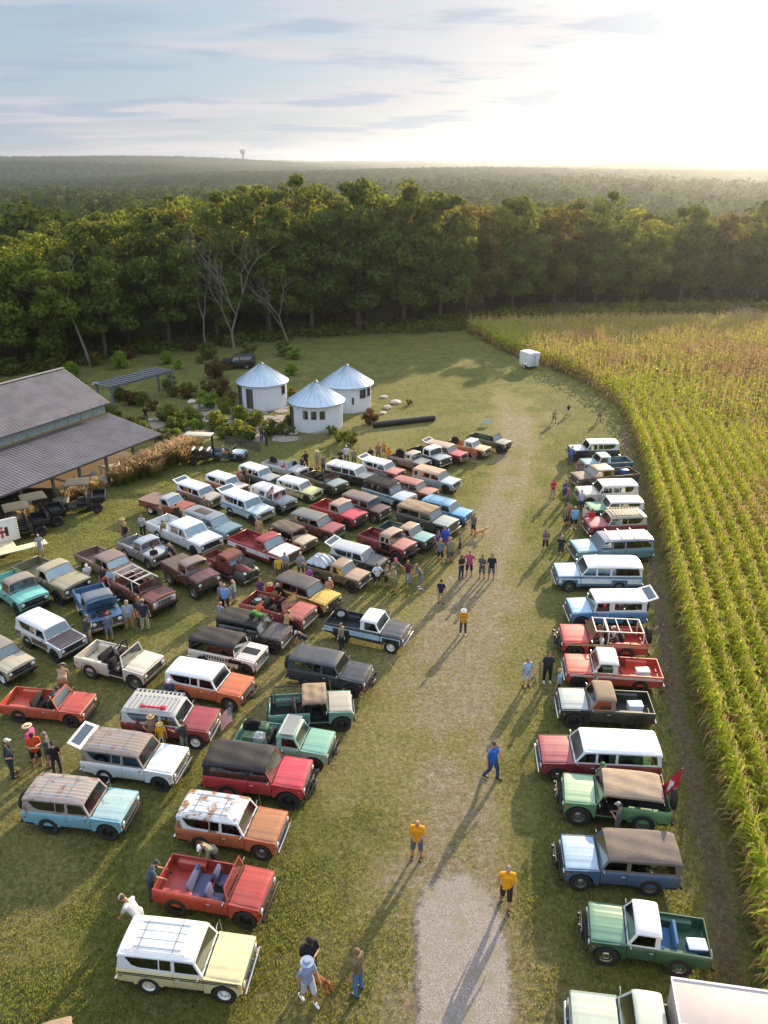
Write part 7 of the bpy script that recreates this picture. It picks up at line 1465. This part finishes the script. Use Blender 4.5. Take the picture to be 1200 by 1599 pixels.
    for n, i in enumerate(near):
        o = bpy.data.objects.new('corn_plant', me[n % 6]); COL.objects.link(o); o.location = (x[i], y[i], 0); o.rotation_euler = (0, 0, rot[i]); o.scale = (scl[i],)*3
        tag(o, 'leafy green corn plant in the rows nearest the bottom right corner', 'corn plant', 'corn plants nearest the camera')
def grass(dryf):
    X, Y, dry = dryf; rr = np.random.default_rng(12); n = 420000; D = 10*np.exp(rr.random(n)*math.log(72/10)); x = rr.uniform(-1, 1, n)*(3+D*.60); y = D
    i = np.clip(((x+75)/.5).astype(int), 0, X.shape[1]-1); j = np.clip(((y-2)/.5).astype(int), 0, X.shape[0]-1); dr = dry[j, i]
    dd, sg = polydist(x, y, CEW); tl = vnoise(x, y, .9, 70)
    gx = (x > np.interp(y, [10, 21.5], [.6, .9]) + .3*(vnoise(x, y, .5, 72)-.5)) & (x < np.interp(y, [10, 21.5], [3.9, 4.3]) + .3*(vnoise(x, y, .5, 73)-.5)) & (y < 21.3+.8*(vnoise(x, y, .6, 74)-.5))
    keep = (rr.random(n) < np.clip(1.1-dr*.75, .18, 1)*(.35+.9*tl)) & (sg > 0) & (~gx | (rr.random(n) < .03)); x, y, dr, tl = x[keep], y[keep], dr[keep], tl[keep]; n = len(x)
    a = rr.uniform(0, 6.28, n); sc_ = 1+y/28; h = (.035+.05*rr.random(n))*(.7+.8*tl)*(1-.35*dr); w_ = .007*sc_*(1+rr.random(n)); l = rr.uniform(.3, 1.1, n)*h
    c, s = np.cos(a), np.sin(a); b = rr.uniform(0, 6.28, n); P0 = np.stack([x-c*w_, y-s*w_, np.full(n, -.02)], 1); P1 = np.stack([x+c*w_, y+s*w_, np.full(n, -.02)], 1); P2 = np.stack([x+np.cos(b)*l, y+np.sin(b)*l, h], 1)
    V_ = np.stack([P0, P1, P2], 1).reshape(-1, 3); F_ = np.arange(n*3).reshape(-1, 3); mi = (rr.random(n) < dr*.9+.06).astype(int)
    tag(npmesh('grass', V_, F_, [leafmat('grass_green', '#66743a', '#8c9248', .45, 1, '#bcbc50', .9), leafmat('grass_straw', '#948458', '#b8a67c', .4, 1, '#cdb878', .9)], mi=mi), 'short mown grass, green to straw coloured', 'grass', kind='stuff')
def haze(dens):
    bm = bmesh.new(); box(bm, -7000, 7000, -40, 6200, -45, 78); me = bpy.data.meshes.new('haze'); bmesh.ops.recalc_face_normals(bm, faces=bm.faces); bm.to_mesh(me); bm.free(); o = bpy.data.objects.new('haze', me); COL.objects.link(o)
    m = bpy.data.materials.new('haze'); m.use_nodes = True; t = m.node_tree; t.nodes.clear(); ou = N(t, 'ShaderNodeOutputMaterial'); v = N(t, 'ShaderNodeVolumePrincipled'); v.inputs['Color'].default_value = (.78, .86, .98, 1); v.inputs['Density'].default_value = dens; v.inputs['Anisotropy'].default_value = .78
    LK(t, v.outputs[0], ou.inputs['Volume']); me.materials.append(m); tag(o, kind='stuff')
gr = ground(); hills()
build_vehicles(); yard(); old_truck(); buildings(); gear(); sunpanel(VV['v29']); people()
trees(); bushes(); corn(); grass(gr)
haze(1.5e-4)
